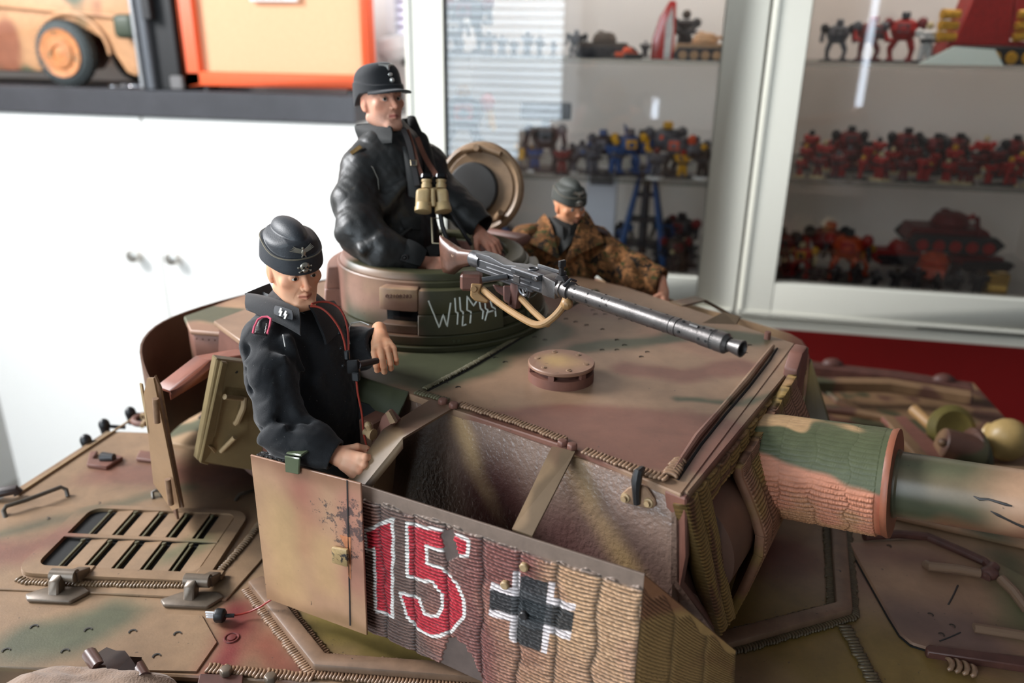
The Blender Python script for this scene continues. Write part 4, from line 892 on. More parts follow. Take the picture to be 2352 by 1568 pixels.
# ---------------- paste coated plates (ridges are geometry)
def zim(name, c00, c10, c11, c01, ncol, nrid, amp, nx, ny, th, paintf, parent, bare=None, curve=None, seed=1, m=None, arch=.8):
    """bilinear patch, s runs along c00-c10 (columns), t along c00-c01 (ridges stacked); displaced outwards"""
    P = [np.array(p, float) for p in (c00, c10, c11, c01)]
    s, t = np.meshgrid(np.linspace(0, 1, nx), np.linspace(0, 1, ny)); s_, t_ = s[..., None], t[..., None]
    X = P[0]*(1-s_)*(1-t_)+P[1]*s_*(1-t_)+P[2]*s_*t_+P[3]*(1-s_)*t_
    n = np.cross(P[1]-P[0], P[3]-P[0]); n /= np.linalg.norm(n)
    if curve is not None: X = curve(s, t, X, n)
    gu = np.gradient(X, axis=1); gv = np.gradient(X, axis=0); N = np.cross(gu, gv); N /= np.linalg.norm(N, axis=2, keepdims=True)+1e-12
    if np.sum(N[ny//2, nx//2]*(CAM-X[ny//2, nx//2])) < 0: N = -N
    r = np.random.RandomState(seed); n1 = SN(seed, 2.2); n2 = SN(seed+5, 9.)
    Q = np.stack([s*3, t*3, s*0], -1); wob = n1(Q)*.010+n2(Q)*.004
    cc = s*ncol+wob*ncol*.5; ci = np.floor(cc).astype(int); fc = cc-ci
    ph = r.rand(ncol+6); sk = r.uniform(-.6, .6, ncol+6)
    ph = ph[np.clip(ci+2, 0, ncol+5)]; skk = sk[np.clip(ci+2, 0, ncol+5)]
    cyc = t*nrid+ph+arch*(4*(fc-.5)**2)*.6+skk*(fc-.5)*.8+n2(Q*1.1)*.07
    fr = cyc-np.floor(cyc)
    hgt = np.abs(np.sin(pi*fr))**.55*(.75+.25*np.cos(2*pi*(fr-.35)))
    edge = np.clip(np.minimum(fc, 1-fc)/.12, 0, 1)**.7; hgt = hgt*(.15+.85*edge)
    hgt = hgt*(1+.18*n2(Q*4))
    bm_ = np.zeros_like(s) if bare is None else bare(s, t, X)
    D = amp*hgt*(1-bm_)-amp*.35*bm_*0
    Y = X+N*D[..., None]
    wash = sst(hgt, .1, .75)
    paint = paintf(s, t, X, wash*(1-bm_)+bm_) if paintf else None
    idx = np.arange(nx*ny).reshape(ny, nx); F_ = np.stack([idx[:-1, :-1], idx[:-1, 1:], idx[1:, 1:], idx[1:, :-1]], -1).reshape(-1, 4)
    # thin back and border
    V = Y.reshape(-1, 3); ring = np.concatenate([idx[0], idx[1:, -1], idx[-1, -2::-1], idx[-2:0:-1, 0]]); B_ = (X-N*th).reshape(-1, 3)[ring]; nb = len(V)
    V = np.vstack([V, B_]); k = len(ring); j = np.arange(k); j2 = (j+1) % k
    F2 = np.stack([ring[j], nb+j, nb+j2, ring[j2]], -1)
    ctr = np.array([nb+k]); V = np.vstack([V, B_.mean(0)[None]]); F3 = np.stack([nb+j, np.full(k, nb+k), np.full(k, nb+k), nb+j2], -1)
    F3 = F3[:, [0, 1, 3]]
    pc = None
    if paint is not None:
        pc = paint.reshape(-1, 3); pc = np.vstack([pc, pc[ring]*.6, pc.mean(0)[None]*.6])
    o = mesh_np(name, V, np.vstack([F_, F2]), m, parent, True, pc)
    # close the back with triangles in the same mesh
    bm = bmesh.new(); bm.from_mesh(o.data); bm.verts.ensure_lookup_table()
    for a, b, c in F3:
        try: bm.faces.new((bm.verts[a], bm.verts[b], bm.verts[c]))
        except ValueError: pass
    bm.to_mesh(o.data); bm.free(); return o
m_zim = mat('ridged_paste_paint', (150, 120, 96), .5, attr=True, vary=.14, vscale=150, spec=.35)
LC = lambda c: lin(c)
def mixc(a, b, k): k = np.clip(k, 0, 1)[..., None]; return a*(1-k)+b*k
# near skirt, front section
def skv(u): return -.1421+(u-.0117)*(.0124/.1363)
SKn = np.cross(eu+ev*(.0124/.1363), ew); SKn /= np.linalg.norm(SKn)
sk0 = T(.0117, -.1421, -.02); uR, uF = -.175, .0117
SU = np.array([1, .0124/.1363]); SU_ = (eu*SU[0]+ev*SU[1]); SLn = np.linalg.norm(SU_); SU_ /= SLn
def sk2(x, y):
    p = onpl(x, y, sk0, SKn)-sk0; return (float(p @ SU_), float(p[2]))
d1 = [sk2(*p) for p in [(905, 1189), (840, 1218), (845, 1262), (862, 1258), (864, 1400), (903, 1414)]]
d5 = [sk2(*p) for p in [(936, 1200), (1012, 1216), (1078, 1237), (1076, 1278), (1040, 1268), (981, 1253), (983, 1293), (1021, 1305), (1052, 1340), (1068, 1379), (1066, 1414), (1041, 1447), (1006, 1460), (971, 1449), (938, 1417), (921, 1359), (965, 1371), (977, 1406), (1006, 1414), (1019, 1390), (1017, 1363), (994, 1334), (938, 1323)]]
blk = [[sk2(*p) for p in q] for q in ([(1197, 1318), (1262, 1334), (1243, 1497), (1187, 1472)], [(1128, 1352), (1322, 1402), (1314, 1449), (1126, 1394)])]
wht = [[sk2(*p) for p in q] for q in ([(1181, 1308), (1198, 1313), (1188, 1474), (1171, 1466)], [(1262, 1334), (1277, 1338), (1258, 1502), (1243, 1497)], [(1131, 1335), (1326, 1385), (1322, 1402), (1128, 1352)], [(1126, 1394), (1314, 1449), (1311, 1467), (1124, 1410)])]
brs = [[sk2(*p) for p in q] for q in ([(1012, 1220), (1040, 1215), (1046, 1240), (1052, 1268), (1030, 1290), (1022, 1262)], [(1128, 1470), (1064, 1500), (1110, 1540), (1170, 1560), (1040, 1530), (1036, 1462)])]
top0 = sk2(870, 1160); 
def sk_bare(s, t, X):
    q = X.reshape(-1, 3)-sk0; p = np.stack([q @ SU_, q[:, 2]], -1); nn = SN(31, 90)(np.stack([p[:, 0], p[:, 1], p[:, 0]*0], -1)); n3 = SN(33, 300, 8)(np.stack([p[:, 0], p[:, 1], p[:, 0]*0], -1))
    b = sst(p[:, 1]+nn*.0014+n3*.0006, -.0075, -.0070)                 # smooth strip along the top
    b = np.maximum(b, sst(-polyd(p, [sk2(1012, 1222), sk2(1042, 1212), sk2(1048, 1245), sk2(1056, 1275), sk2(1030, 1290), sk2(1020, 1262)])+n3*.0006, -.0002, .0002))
    b = np.maximum(b, sst(-polyd(p, [sk2(1030, 1468), sk2(1048, 1460), sk2(1085, 1500), sk2(1125, 1600), sk2(985, 1600)])+n3*.0008, -.0002, .0002))
    return b.reshape(s.shape)
def sk_paint(s, t, X, wash):
    q = X.reshape(-1, 3)-sk0; p = np.stack([q @ SU_, q[:, 2]], -1); sh = s.shape; x = p[:, 0]; w_ = wash.ravel()
    n1 = SN(3, 25)(np.stack([p[:, 0], p[:, 1], 0*x], -1)); n2 = SN(4, 140)(np.stack([p[:, 0], p[:, 1], 0*x], -1)); jit = n2*.0003
    x9 = sk2(930, 1300)[0]; xa = sk2(1100, 1400)[0]; xb = sk2(1200, 1450)[0]; xc = sk2(1420, 1450)[0]
    c = mixc(np.tile(LC((116, 90, 80)), (len(x), 1)), LC((128, 78, 70)), sst(x+n1*.008, x9, xa))
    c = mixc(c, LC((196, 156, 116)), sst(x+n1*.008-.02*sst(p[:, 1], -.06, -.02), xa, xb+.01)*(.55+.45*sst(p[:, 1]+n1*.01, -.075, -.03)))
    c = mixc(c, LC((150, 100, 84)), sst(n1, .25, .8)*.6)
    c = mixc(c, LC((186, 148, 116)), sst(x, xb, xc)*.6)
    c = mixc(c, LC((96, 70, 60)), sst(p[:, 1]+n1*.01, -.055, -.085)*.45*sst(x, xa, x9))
    topm = sst(p[:, 1], -.0090, -.0068)
    c = mixc(c, LC((122, 104, 92)), topm)
    for d in (d1, d5):
        sd = polyd(p, d)+jit
        c = mixc(c, LC((190, 36, 52)), sst(-sd, -.0002, .0003)*.95)
        c = mixc(c, LC((236, 230, 222)), sst(.0010-np.abs(sd), -.0002, .0003)*.97)
    for d in wht: c = mixc(c, LC((228, 216, 214)), sst(-polyd(p, d)+jit*.5, -.0002, .0002)*.92)
    for d in blk: c = mixc(c, LC((40, 44, 46)), sst(-polyd(p, d)+jit*.5, -.0002, .0002)*.95)
    c = mixc(c, LC((96, 82, 76)), (sk_bare(s, t, X).ravel()*(1-topm)))
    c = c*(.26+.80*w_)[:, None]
    return c.reshape(sh+(3,))
wbR, wbF = -.104, -.114
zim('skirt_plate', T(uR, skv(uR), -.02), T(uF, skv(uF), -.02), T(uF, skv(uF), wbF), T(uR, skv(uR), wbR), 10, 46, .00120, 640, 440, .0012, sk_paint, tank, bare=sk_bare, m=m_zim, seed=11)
# front section folded inwards
pf1 = tv(1690, 1495, -.112)
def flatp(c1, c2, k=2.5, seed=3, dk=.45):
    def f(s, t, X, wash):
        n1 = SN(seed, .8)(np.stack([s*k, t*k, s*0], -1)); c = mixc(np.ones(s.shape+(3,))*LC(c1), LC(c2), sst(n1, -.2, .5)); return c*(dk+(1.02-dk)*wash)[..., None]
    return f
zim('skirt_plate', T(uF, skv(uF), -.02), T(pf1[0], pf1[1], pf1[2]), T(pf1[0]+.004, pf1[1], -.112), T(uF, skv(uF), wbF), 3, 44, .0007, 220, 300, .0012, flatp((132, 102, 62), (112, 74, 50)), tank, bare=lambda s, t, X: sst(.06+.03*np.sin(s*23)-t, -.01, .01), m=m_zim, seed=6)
# rivets of the near skirt
for (x, y, c) in ((1208, 1297, m_tanp), (1164, 1338, m_tanp), (1207, 1407, m_dark)):
    p = onpl(x, y, sk0, SKn); nn = -SKn if np.dot(SKn, CAM-p) < 0 else SKn; G().lathe(p-nn*.001, nn, [(0, .0021), (.0034, .0021), (.0040, .0016)], 18).obj('rivet', c, tank)
# skirt door leaf folded over the front section (smooth plate)
nd_ = -SKn if np.dot(SKn, CAM-sk0) < 0 else SKn
# the leaf swings a little outwards at its free end
pa = onpl(838, 1108, sk0+nd_*.006, SKn); leaf_n = nd_*1.0
def lf(x, y, o=.0065): return onpl(x, y, sk0+nd_*o, SKn)
L0, L1, L2, L3 = lf(578, 1042), lf(832, 1108), lf(846, 1456), lf(616, 1372)
m_leaf = placed_paint('skirt_door_paint', (178, 138, 108), [((170, 112, 92), .007, .010, [lf(690, 1090), lf(700, 1250)]), ((172, 120, 100), .008, .010, [lf(810, 1150), lf(815, 1340)]), ((186, 150, 108), .013, .012, [lf(650, 1180), lf(660, 1330)]), ((186, 148, 108), .009, .009, [lf(740, 1260), lf(760, 1340)]), ((140, 100, 76), .003, .008, [L0, L1]), ((150, 116, 84), .003, .007, [L3, L2])], rough=.42, grain=.09, chips=([lf(755, 1180), lf(815, 1180), lf(800, 1260)], .010))
leaf = G().prism([L0, L1, L2, L3], nd_*.0012).obj('skirt_door', m_leaf, tank, bevel=.0003, label='plain smooth folded skirt door leaf')
G().prism([lf(796, 1102, .0078), lf(799, 1103, .0078), lf(806, 1436, .0078), lf(803, 1436, .0078)], nd_*.0002).obj('seam', m_dark, leaf)
G().prism([lf(766, 1252, .0085), lf(802, 1258, .0085), lf(804, 1298, .0085), lf(768, 1288, .0085)], nd_*.0022).obj('latch', mat('latch_ochre', (158, 132, 90), .45, vary=.4, vscale=160, chips=((46, 42, 40), 180, .55)), leaf, bevel=.0008, segs=2)
G().prism([lf(780, 1228, .0078), lf(806, 1234, .0078), lf(806, 1330, .0078), lf(800, 1322, .0078), lf(797, 1262, .0078)], nd_*.0002).obj('rust_streak', mat('rust_streak', (176, 112, 74), .6, vary=.3, vscale=200), leaf)
cl = G().prism([lf(656, 1044, .0083), lf(692, 1050, .0083), lf(690, 1088, .0083), lf(658, 1082, .0083)], nd_*.0012)
p0, p1 = lf(656, 1044, .0095), lf(692, 1050, .0095)
cl.prism([p0, p1, p1-nd_*.016, p0-nd_*.016], ew*.0012).prism([p0-nd_*.016, p1-nd_*.016, p1-nd_*.016-ew*.006, p0-nd_*.016-ew*.006], nd_*.001).obj('clip', mat('green_clip', (84, 92, 70), .25, vary=.1), leaf, bevel=.0006)
G().prism([lf(589, 1043, .004), lf(655, 1056, .004), lf(655, 1066, .004), lf(589, 1052, .004)], -nd_*.004).obj('edge_tape', mat('glossy_tape', (40, 42, 44), .12, bump=.002, bscale=400), leaf)

# ---------------- skirt brackets
def strap(name, pts, wid, th, m, up=(0, 0, 1)): return G().tube(pts, 0, flat=(wid, th), up=up).obj(name, m, tank, bevel=.0004)
m_strap = camo_mat('strap_camo', .45, seed=5.5, scale=26, base=(128, 104, 78), c1=(106, 80, 62), c2=(98, 80, 60))
q = tz(1035, 934, .0)
b1a = T(-.121, -.0915, .0012); b1b = T(-.1215, -.122, .0008); b1c = T(-.1310, skv(-.131)+.002, -.0275)
def bend(a, b, c): return a
V1 = [T(*tz(1008, 925, .001)), ]
s1 = G()
def strap4(pa, pb, th=.0012):
    """flat strap from edge pair pa to edge pair pb"""
    n = np.cross(pa[1]-pa[0], pb[0]-pa[0]); n /= np.linalg.norm(n)
    if n[2] > 0: n = -n
    return G().prism([pa[0], pa[1], pb[1], pb[0]], n*th)
e = lambda x, y, w: T(*tz(x, y, w))
def ev_(x, y, v): return T(*tv(x, y, v))
bp = [(e(990, 916, .0012), e(1044, 934, .0012)), (e(880, 985, -.002), e(925, 1005, -.002))]
bq = (ev_(795, 1105, -.152), ev_(838, 1112, -.153))
g = G(); 
for (pa, pb) in ((bp[0], bp[1]), (bp[1], bq)):
    h = strap4(pa, pb); g.add(h.v, h.f)
h = strap4((bp[1][1], bp[1][1]-ew*.006), (bq[1], bq[1]-ew*.006)); g.add(h.v, h.f)
g.obj('skirt_bracket', m_strap, tank)
sp_ = (ev_(1176, 1214, -.146), ev_(1222, 1230, -.146))
g = strap4((e(1268, 1024, .0012), e(1321, 1036, .0012)), sp_, .0014); g.obj('skirt_bracket', m_strap, tank)
for (x, y) in ((1017, 920), (1042, 929), (1292, 1016), (1314, 1024)):
    c = T(*tz(x, y+6, .001)); G().lathe(c, ew, [(0, .0027), (.0022, .0027), (.0028, .0021)], 6).obj('bolt', m_brown, tank, bevel=.0002)
# lifting hook on the near side plate
def sidep(x, y):
    n = np.cross(T(.010, -.1065, -.002)-T(-.158, -.0925, -.002), T(.014, -.1085, -.062)-T(-.158, -.0925, -.002)); n /= np.linalg.norm(n)
    if np.dot(n, CAM-T(0, -.1, 0)) < 0: n = -n
    return onpl(x, y, T(.010, -.1065, -.002), n), n
P_ = [sidep(x, y)[0] for x, y in ((1432, 1130), (1448, 1115), (1470, 1108), (1490, 1116), (1508, 1142), (1512, 1156), (1502, 1164), (1488, 1163), (1440, 1152), (1428, 1142))]; sn = sidep(1470, 1130)[1]
hk = G().prism([p+sn*.0005 for p in P_], sn*.0018).obj('hook_plate', m_weld, tank, bevel=.0006)
for x, y in ((1443, 1138), (1496, 1149)):
    G().lathe(sidep(x, y)[0]+sn*.002, sn, [(0, .0025), (.001, .0022), (.0012, .0014), (.0026, .0013)], 14).obj('bolt', m_tanp, hk)
c = sidep(1472, 1096)[0]; G().tube([sidep(1470, 1150)[0]+sn*.003, sidep(1471, 1120)[0]+sn*.004, c+sn*.004, c+sn*.003+ew*.004, c-sn*.001+ew*.004], [.0016, .0018, .0024, .0022, .0014], 8).obj('hook', m_dark, hk)

# ---------------- front plate, mantlet, gun
m_front = mat('front_plate_paint', (128, 96, 76), .48, vary=.2, vscale=60)
G().prism([T(-.004, v, w) for v, w in ((-.1045, -.0005), (.108, -.0005), (.108, -.018), (-.1045, -.018))], eu*.018).obj('front_plate', m_roof, tank, bevel=.0008)
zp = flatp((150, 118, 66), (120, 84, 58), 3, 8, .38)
zim('front_plate_ridged', T(.0148, -.109, -.004), T(.0148, -.082, -.004), T(.0325, -.070, -.081), T(.0315, -.090, -.079), 2, 38, .0010, 120, 420, .006, zp, tank, m=m_zim, seed=21, arch=1.6)
G().prism([T(.0145, -.1085, -.001), T(.0175, -.1085, -.030), T(.0165, -.108, -.045), T(.031, -.089, -.080), T(.0285, -.086, -.080), T(.008, -.104, -.04), T(.004, -.1075, -.001)], ev*.004).obj('corner_weld', m_brown, tank, bevel=.0008)
zim('front_plate_ridged', T(.0152, -.082, -.004), T(.0152, .100, -.004), T(.0160, .100, -.016), T(.0165, -.082, -.016), 12, 5, .0009, 420, 60, .004, zp, tank, m=m_zim, seed=22)
G().prism([T(-.004, v, w) for v, w in ((.082, -.018), (.108, -.018), (.09, -.085), (.078, -.085))], eu*.018).prism([T(.0, v, w) for v, w in ((-.086, -.083), (.09, -.083), (.09, -.096), (-.08, -.096))], eu*.014).obj('front_frame', m_front, tank, bevel=.0006)
mt = G().lathe(T(-.004, -.078, -.052), ev, [(0, .010), (.0, .030), (.004, .034), (.150, .034), (.156, .028)], 48).obj('mantlet_drum', mat('mantlet_brown', (104, 74, 60), .42, vary=.12, vscale=30), tank)
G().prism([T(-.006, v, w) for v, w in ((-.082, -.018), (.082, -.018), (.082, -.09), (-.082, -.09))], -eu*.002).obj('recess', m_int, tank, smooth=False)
# curved shield plate in front of the drum
prof = [(.0155, -.0135), (.0165, -.019), (.0210, -.0265), (.0270, -.038), (.0312, -.048), (.0318, -.060), (.0294, -.0712), (.0255, -.088), (.0207, -.1055)]
def shield(side, off):
    return [T(u+off, side[0], w+side[1]) for u, w in prof]
sa, sb = (-.046, 0.), (.050, .0155)
nP = len(prof)
def shc(s, t, X, n):
    # resample the profile by t
    tt = t*(nP-1); i = np.clip(np.floor(tt).astype(int), 0, nP-2); f = tt-i; pu_ = np.array([p[0] for p in prof]); pw_ = np.array([p[1] for p in prof])
    u = pu_[i]*(1-f)+pu_[i+1]*f; w = pw_[i]*(1-f)+pw_[i+1]*f; v = sa[0]+(sb[0]-sa[0])*s
    w = w+sa[1]+(sb[1]-sa[1])*s; u = u+.0045
    return O+eu*u[..., None]+ev*v[..., None]+ew*w[..., None]
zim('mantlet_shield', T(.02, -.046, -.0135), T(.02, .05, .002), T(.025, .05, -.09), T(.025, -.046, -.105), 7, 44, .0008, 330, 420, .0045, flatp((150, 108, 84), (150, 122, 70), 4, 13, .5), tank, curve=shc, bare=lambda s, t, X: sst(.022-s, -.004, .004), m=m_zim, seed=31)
# bracket behind with a rounded top, far side of the shield
G().prism([tuple(T(.012, v, w)) for v, w in ((.052, -.07), (.052, .004), (.060, .012), (.072, .013), (.078, .004), (.080, -.07))], eu*.008).obj('shield_cheek', m_brown, tank, bevel=.0012, segs=2)
el = radians(7.5); gd = eu*cos(el)+ew*sin(el); gb = T(*tv(1800, 1068, 0.0))
ge = np.cross(ew, gd); ge /= np.linalg.norm(ge); gu_ = np.cross(gd, ge)
m_slv = m_zim
def cyl_zim(name, p0, ax, L_, R, ncol, nrid, amp, nx, na, paintf, smoothtop, parent, seed):
    s, a = np.meshgrid(np.linspace(0, 1, nx), np.linspace(0, 2*pi, na)); r = np.random.RandomState(seed)
    n1 = SN(seed, 2.); n2 = SN(seed+3, 8.); Q = np.stack([s*2, np.cos(a), np.sin(a)], -1)
    cc = s*ncol+n1(Q)*.10; ci = np.floor(cc).astype(int); fc = cc-ci; ph = r.rand(ncol+6)[np.clip(ci+2, 0, ncol+5)]; sk = r.uniform(-.5, .5, ncol+6)[np.clip(ci+2, 0, ncol+5)]
    cyc = a/(2*pi)*nrid+ph+sk*(fc-.5)*.7+n2(Q)*.05+.25*(4*(fc-.5)**2); fr = cyc-np.floor(cyc)
    h = np.abs(np.sin(pi*fr))**.6*(.35+.65*np.clip(np.minimum(fc, 1-fc)/.06, 0, 1)**.6)*(1+.2*n2(Q*3))
    up = np.sin(a)  # 1 on top
    fl = sst(up+n1(Q)*.06, .05, .25)*.82; end = sst(s, .925, .935); fl = np.maximum(fl, end)
    h2 = h*(1-fl); rr = R+amp*h2
    X = p0+ax*(s*L_)[..., None]+ge*(np.cos(a)*rr)[..., None]+gu_*(np.sin(a)*rr)[..., None]
    pc = paintf(s, a, up, h2*(1-end)+fl*1.0)
    idx = np.arange(nx*na).reshape(na, nx); F_ = np.stack([idx[:-1, :-1], idx[1:, :-1], idx[1:, 1:], idx[:-1, 1:]], -1).reshape(-1, 4)
    return mesh_np(name, X.reshape(-1, 3), F_, m_zim, parent, True, pc.reshape(-1, 3))
def slv_paint(s, a, up, w):
    n = SN(5, 1.2)(np.stack([s*3, np.cos(a), np.sin(a)], -1))
    c = np.ones(s.shape+(3,))*LC((196, 128, 98))
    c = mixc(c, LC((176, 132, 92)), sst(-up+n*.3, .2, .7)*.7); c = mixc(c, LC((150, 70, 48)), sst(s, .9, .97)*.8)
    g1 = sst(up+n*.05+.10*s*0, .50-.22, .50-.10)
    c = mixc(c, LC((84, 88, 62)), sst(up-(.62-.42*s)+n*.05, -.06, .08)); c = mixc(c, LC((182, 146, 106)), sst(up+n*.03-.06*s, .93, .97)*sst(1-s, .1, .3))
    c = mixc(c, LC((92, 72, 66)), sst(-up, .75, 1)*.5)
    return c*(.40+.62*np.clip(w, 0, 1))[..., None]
SR = .0268
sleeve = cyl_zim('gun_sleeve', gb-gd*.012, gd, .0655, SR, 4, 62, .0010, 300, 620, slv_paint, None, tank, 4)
G().lathe(gb-gd*.012, gd, [(0, SR*.98), (.0652, SR*.985), (.0655, SR*.5)], 56).obj('sleeve_core', mat('sleeve_core', (120, 76, 56), .5), tank)
G().lathe(gb+gd*.0535, gd, [(-.002, SR*1.0), (0, SR*1.03), (.0012, SR*1.02), (.0014, SR*.7)], 56).obj('sleeve_flange', mat('flange_paint', (142, 84, 60), .45, vary=.2), tank)
for a in (3.0,): G().lathe(gb+gd*.0545+(ge*cos(a)*-1+gu_*sin(a))*SR*.80, gd, [(0, .0028), (.0015, .0024), (.004, .0006)], 12).obj('flange_bolt', m_tanp, tank)
br = .0162; bb = gb+gd*.052
m_brl = placed_paint('barrel_paint', (172, 136, 108), [((88, 88, 66), .016, .012, [bb+gu_*br, bb+gd*.03+gu_*br]), ((74, 76, 56), .013, .010, [bb-gu_*.004-ge*br, bb+gd*.035-ge*br-gu_*.006]), ((146, 92, 72), .012, .012, [bb+gd*.07-gu_*br*.6-ge*br, bb+gd*.2-gu_*br-ge*br*.8]), ((150, 100, 74), .008, .01, [bb+gd*.03-gu_*br-ge*br*.4, bb+gd*.09-gu_*br-ge*br*.5])], rough=.36)
G().lathe(bb, gd, [(0, br*1.06), (.004, br*1.06), (.005, br), (.20, br*.90), (.205, br*.84), (.34, br*.8), (.342, br*1.2), (.37, br*1.2), (.372, br*.7)], 64).obj('gun_barrel', m_brl, tank)
def barrelp(x, y):
    # point on the near side of the barrel for a pixel
    d = ray(x, y); o = CAM-bb; dd = d-gd*(d @ gd); oo = o-gd*(o @ gd); A_ = dd @ dd; B_ = 2*dd @ oo; C_ = oo @ oo-(br*.985)**2; q_ = max(B_*B_-4*A_*C_, 0); return CAM+d*((-B_-sqrt(q_))/(2*A_))
for st in ([(2236, 1139), (2250, 1146), (2270, 1146), (2290, 1152), (2310, 1158), (2325, 1162)], [(2275, 1173), (2292, 1182), (2312, 1192), (2335, 1203), (2352, 1210)]):
    G().tube([barrelp(*p) for p in st], [.0002, .0007, .0005, .0006, .0007, .0003][:len(st)], 6).obj('scratch', m_dark, tank)

# ---------------- far skirt, rear skirt, straps there
def wall_strip(name, tops, w0, w1, th, m, bevel=.0005):
    """vertical sheet following turret-frame points (u, v), top w0, bottom w1 (lists)"""
    n = len(tops); V = []; Fc = []
    P = [np.array(T(u, v, 0)) for u, v in tops]
    for i in range(n):
        t_ = P[min(i+1, n-1)]-P[max(i-1, 0)]; nn = np.cross(t_, ew); nn /= np.linalg.norm(nn)
        for (o_, w) in ((0, w0[i]), (0, w1[i]), (th, w1[i]), (th, w0[i])): V.append(P[i]+nn*o_+ew*w)
    for i in range(n-1):
        for k in range(4): Fc.append((i*4+k, i*4+(k+1) % 4, (i+1)*4+(k+1) % 4, (i+1)*4+k))
    Fc += [(0, 1, 2, 3), tuple((n-1)*4+k for k in (3, 2, 1, 0))]
    return G().add(V, Fc).obj(name, m, tank, bevel=0, angle=50)
f1, f2, f3 = tz(1555, 690, -.02), tz(1690, 728, -.02), tz(1836, 768, -.02)
f4 = tz(1600, 700, -.02)
far = [(-.22, .235), (f1[0], f1[1]), (f2[0], f2[1]), (-.03, .188), (-.015, .1855), (-.006, .1838), (-.001, .1825), (.002, .182)]
wall_strip('skirt_plate', far, [-.02]*4+[-.021, -.0235, -.028, -.036], [-.108]*8, .0014, m_camoT)
# short front return of the far skirt
g = G().prism([T(.002, .182, -.036), T(.004, .180, -.040), T(.028, .150, -.07), T(.030, .148, -.108), T(.004, .181, -.108)], eu*.0014).obj('skirt_plate', mat('olive_brown_paint', (100, 86, 50), .45, vary=.15, vscale=40), tank)
G().prism([e(1612, 742, .0), e(1662, 716, .004), e(1700, 726, .004), e(1690, 745, .0)], -ew*.002).obj('skirt_bracket', m_strap, tank)
G().tube([T(-.09, .140, 0), T(-.080, .165, .0), T(-.062, .1965, -.02)], 0, flat=(.012, .0014)).obj('skirt_bracket', m_strap, tank)
G().lathe(T(*tz(1762, 778, 0)), ew, [(0, .0022), (.005, .002)], 10).obj('bolt', m_brown, tank)
ro = [(365, 890), (345, 850), (320, 802), (328, 778), (356, 746), (395, 727), (455, 705), (553, 677), (640, 658), (770, 640)]
rp = [tuple(tz(x, y, -.02)[:2]) for x, y in ro]; rp[0] = (-.300, -.146); rp[1] = (-.335, -.132)
rp = rp+[(-.372, .16), (-.33, .215), (-.27, .235), (-.22, .235)]
# smooth the outline
Q = [rp[0]]
for i in range(len(rp)-1):
    for k in (.5, 1.): Q.append((rp[i][0]*(1-k)+rp[i+1][0]*k, rp[i][1]*(1-k)+rp[i+1][1]*k))
Q = np.array(Q)
for _ in range(3): Q[1:-1] = Q[1:-1]*.5+(Q[:-2]+Q[2:])*.25
rear = wall_strip('skirt_plate', [tuple(q) for q in Q], [-.02]*len(Q), [-.107]*len(Q), -.0014, mat('rear_skirt_paint', (92, 62, 44), .55, vary=.2, vscale=30))
# open door leaf at the rear skirt: folded back outside, hinges, ragged edge
d0, d1_ = T(-.2990, -.1480, -.024), T(-.3000, -.1490, -.110)
def RD(x, y, v=-.155): return T(*tv(x, y, v))
lf2 = G().prism([RD(338, 868), RD(352, 868), RD(412, 1166), RD(396, 1172), RD(352, 1110), RD(330, 905)], ev*.0012).obj('skirt_door', mat('door_sand', (146, 114, 82), .45, vary=.2, vscale=30), tank, label='sand skirt door leaf folded open at the rear')
G().prism([RD(355, 862, -.151), RD(368, 890, -.151), RD(388, 1000, -.151), RD(420, 1166, -.151), RD(411, 1168, -.151), RD(374, 1000, -.151), RD(352, 885, -.151)], ev*.0012).obj('door_edge', m_weld, tank)
G().prism([RD(320, 880), RD(325, 882), RD(344, 995), RD(339, 993)], ev*.001).obj('latch_bar', m_tanp, lf2)
for (a, b) in (((357, 915), (361, 970)), ((385, 1100), (393, 1158))):
    G().cyl(RD(*a, -.158), RD(*b, -.158), .0018, n=12).obj('hinge', m_weld, lf2)
# rear strap
a, b, c = T(-.302, -.142, -.018), T(*tz(465, 822, -.004)), T(*tz(560, 806, -.002))
g = G(); wv = eu*.0065
g.prism([a-wv, a+wv, b+wv, b-wv], -ew*.0014).prism([b-wv, b+wv, c+wv, c-wv], -ew*.0014).prism([a+wv, b+wv, b+wv-ew*.010, a+wv-ew*.006], -eu*.001).prism([b+wv, c+wv, c+wv-ew*.010, b+wv-ew*.010], -eu*.001)
g.obj('skirt_bracket', mat('primer_brown', (132, 76, 58), .45, vary=.12), tank)
# stowage bin at the turret rear
g0 = [tz(428, 727, -.012), tz(442, 758, -.012), tz(562, 757, -.012)]
bn = [T(*g0[0]), T(*g0[1]), T(*tz(640, 775, -.012)), T(*tz(700, 690, -.012)), T(*tz(560, 680, -.012))]
bin_ = G().prism([p-ew*.034 for p in bn], ew*.032).obj('stowage_bin', m_camoT, tank, bevel=.001)
ctr = sum(bn)/5
G().prism([ctr+(p-ctr)*1.05-ew*.003 for p in bn], ew*.0035).obj('bin_lid', camo_mat('bin_lid_camo', .5, seed=3.1, scale=14, base=(170, 132, 100), c1=(150, 112, 88)), bin_, bevel=.001)
ed = [ctr+(bn[k]-ctr)*1.003 for k in (1, 2)]
for k in range(14):
    p = ed[0]*(1-(k+.5)/14)+ed[1]*((k+.5)/14)-ew*.006; G().sph(p, .0007, 6, 4).obj('rivet', m_brown, bin_)
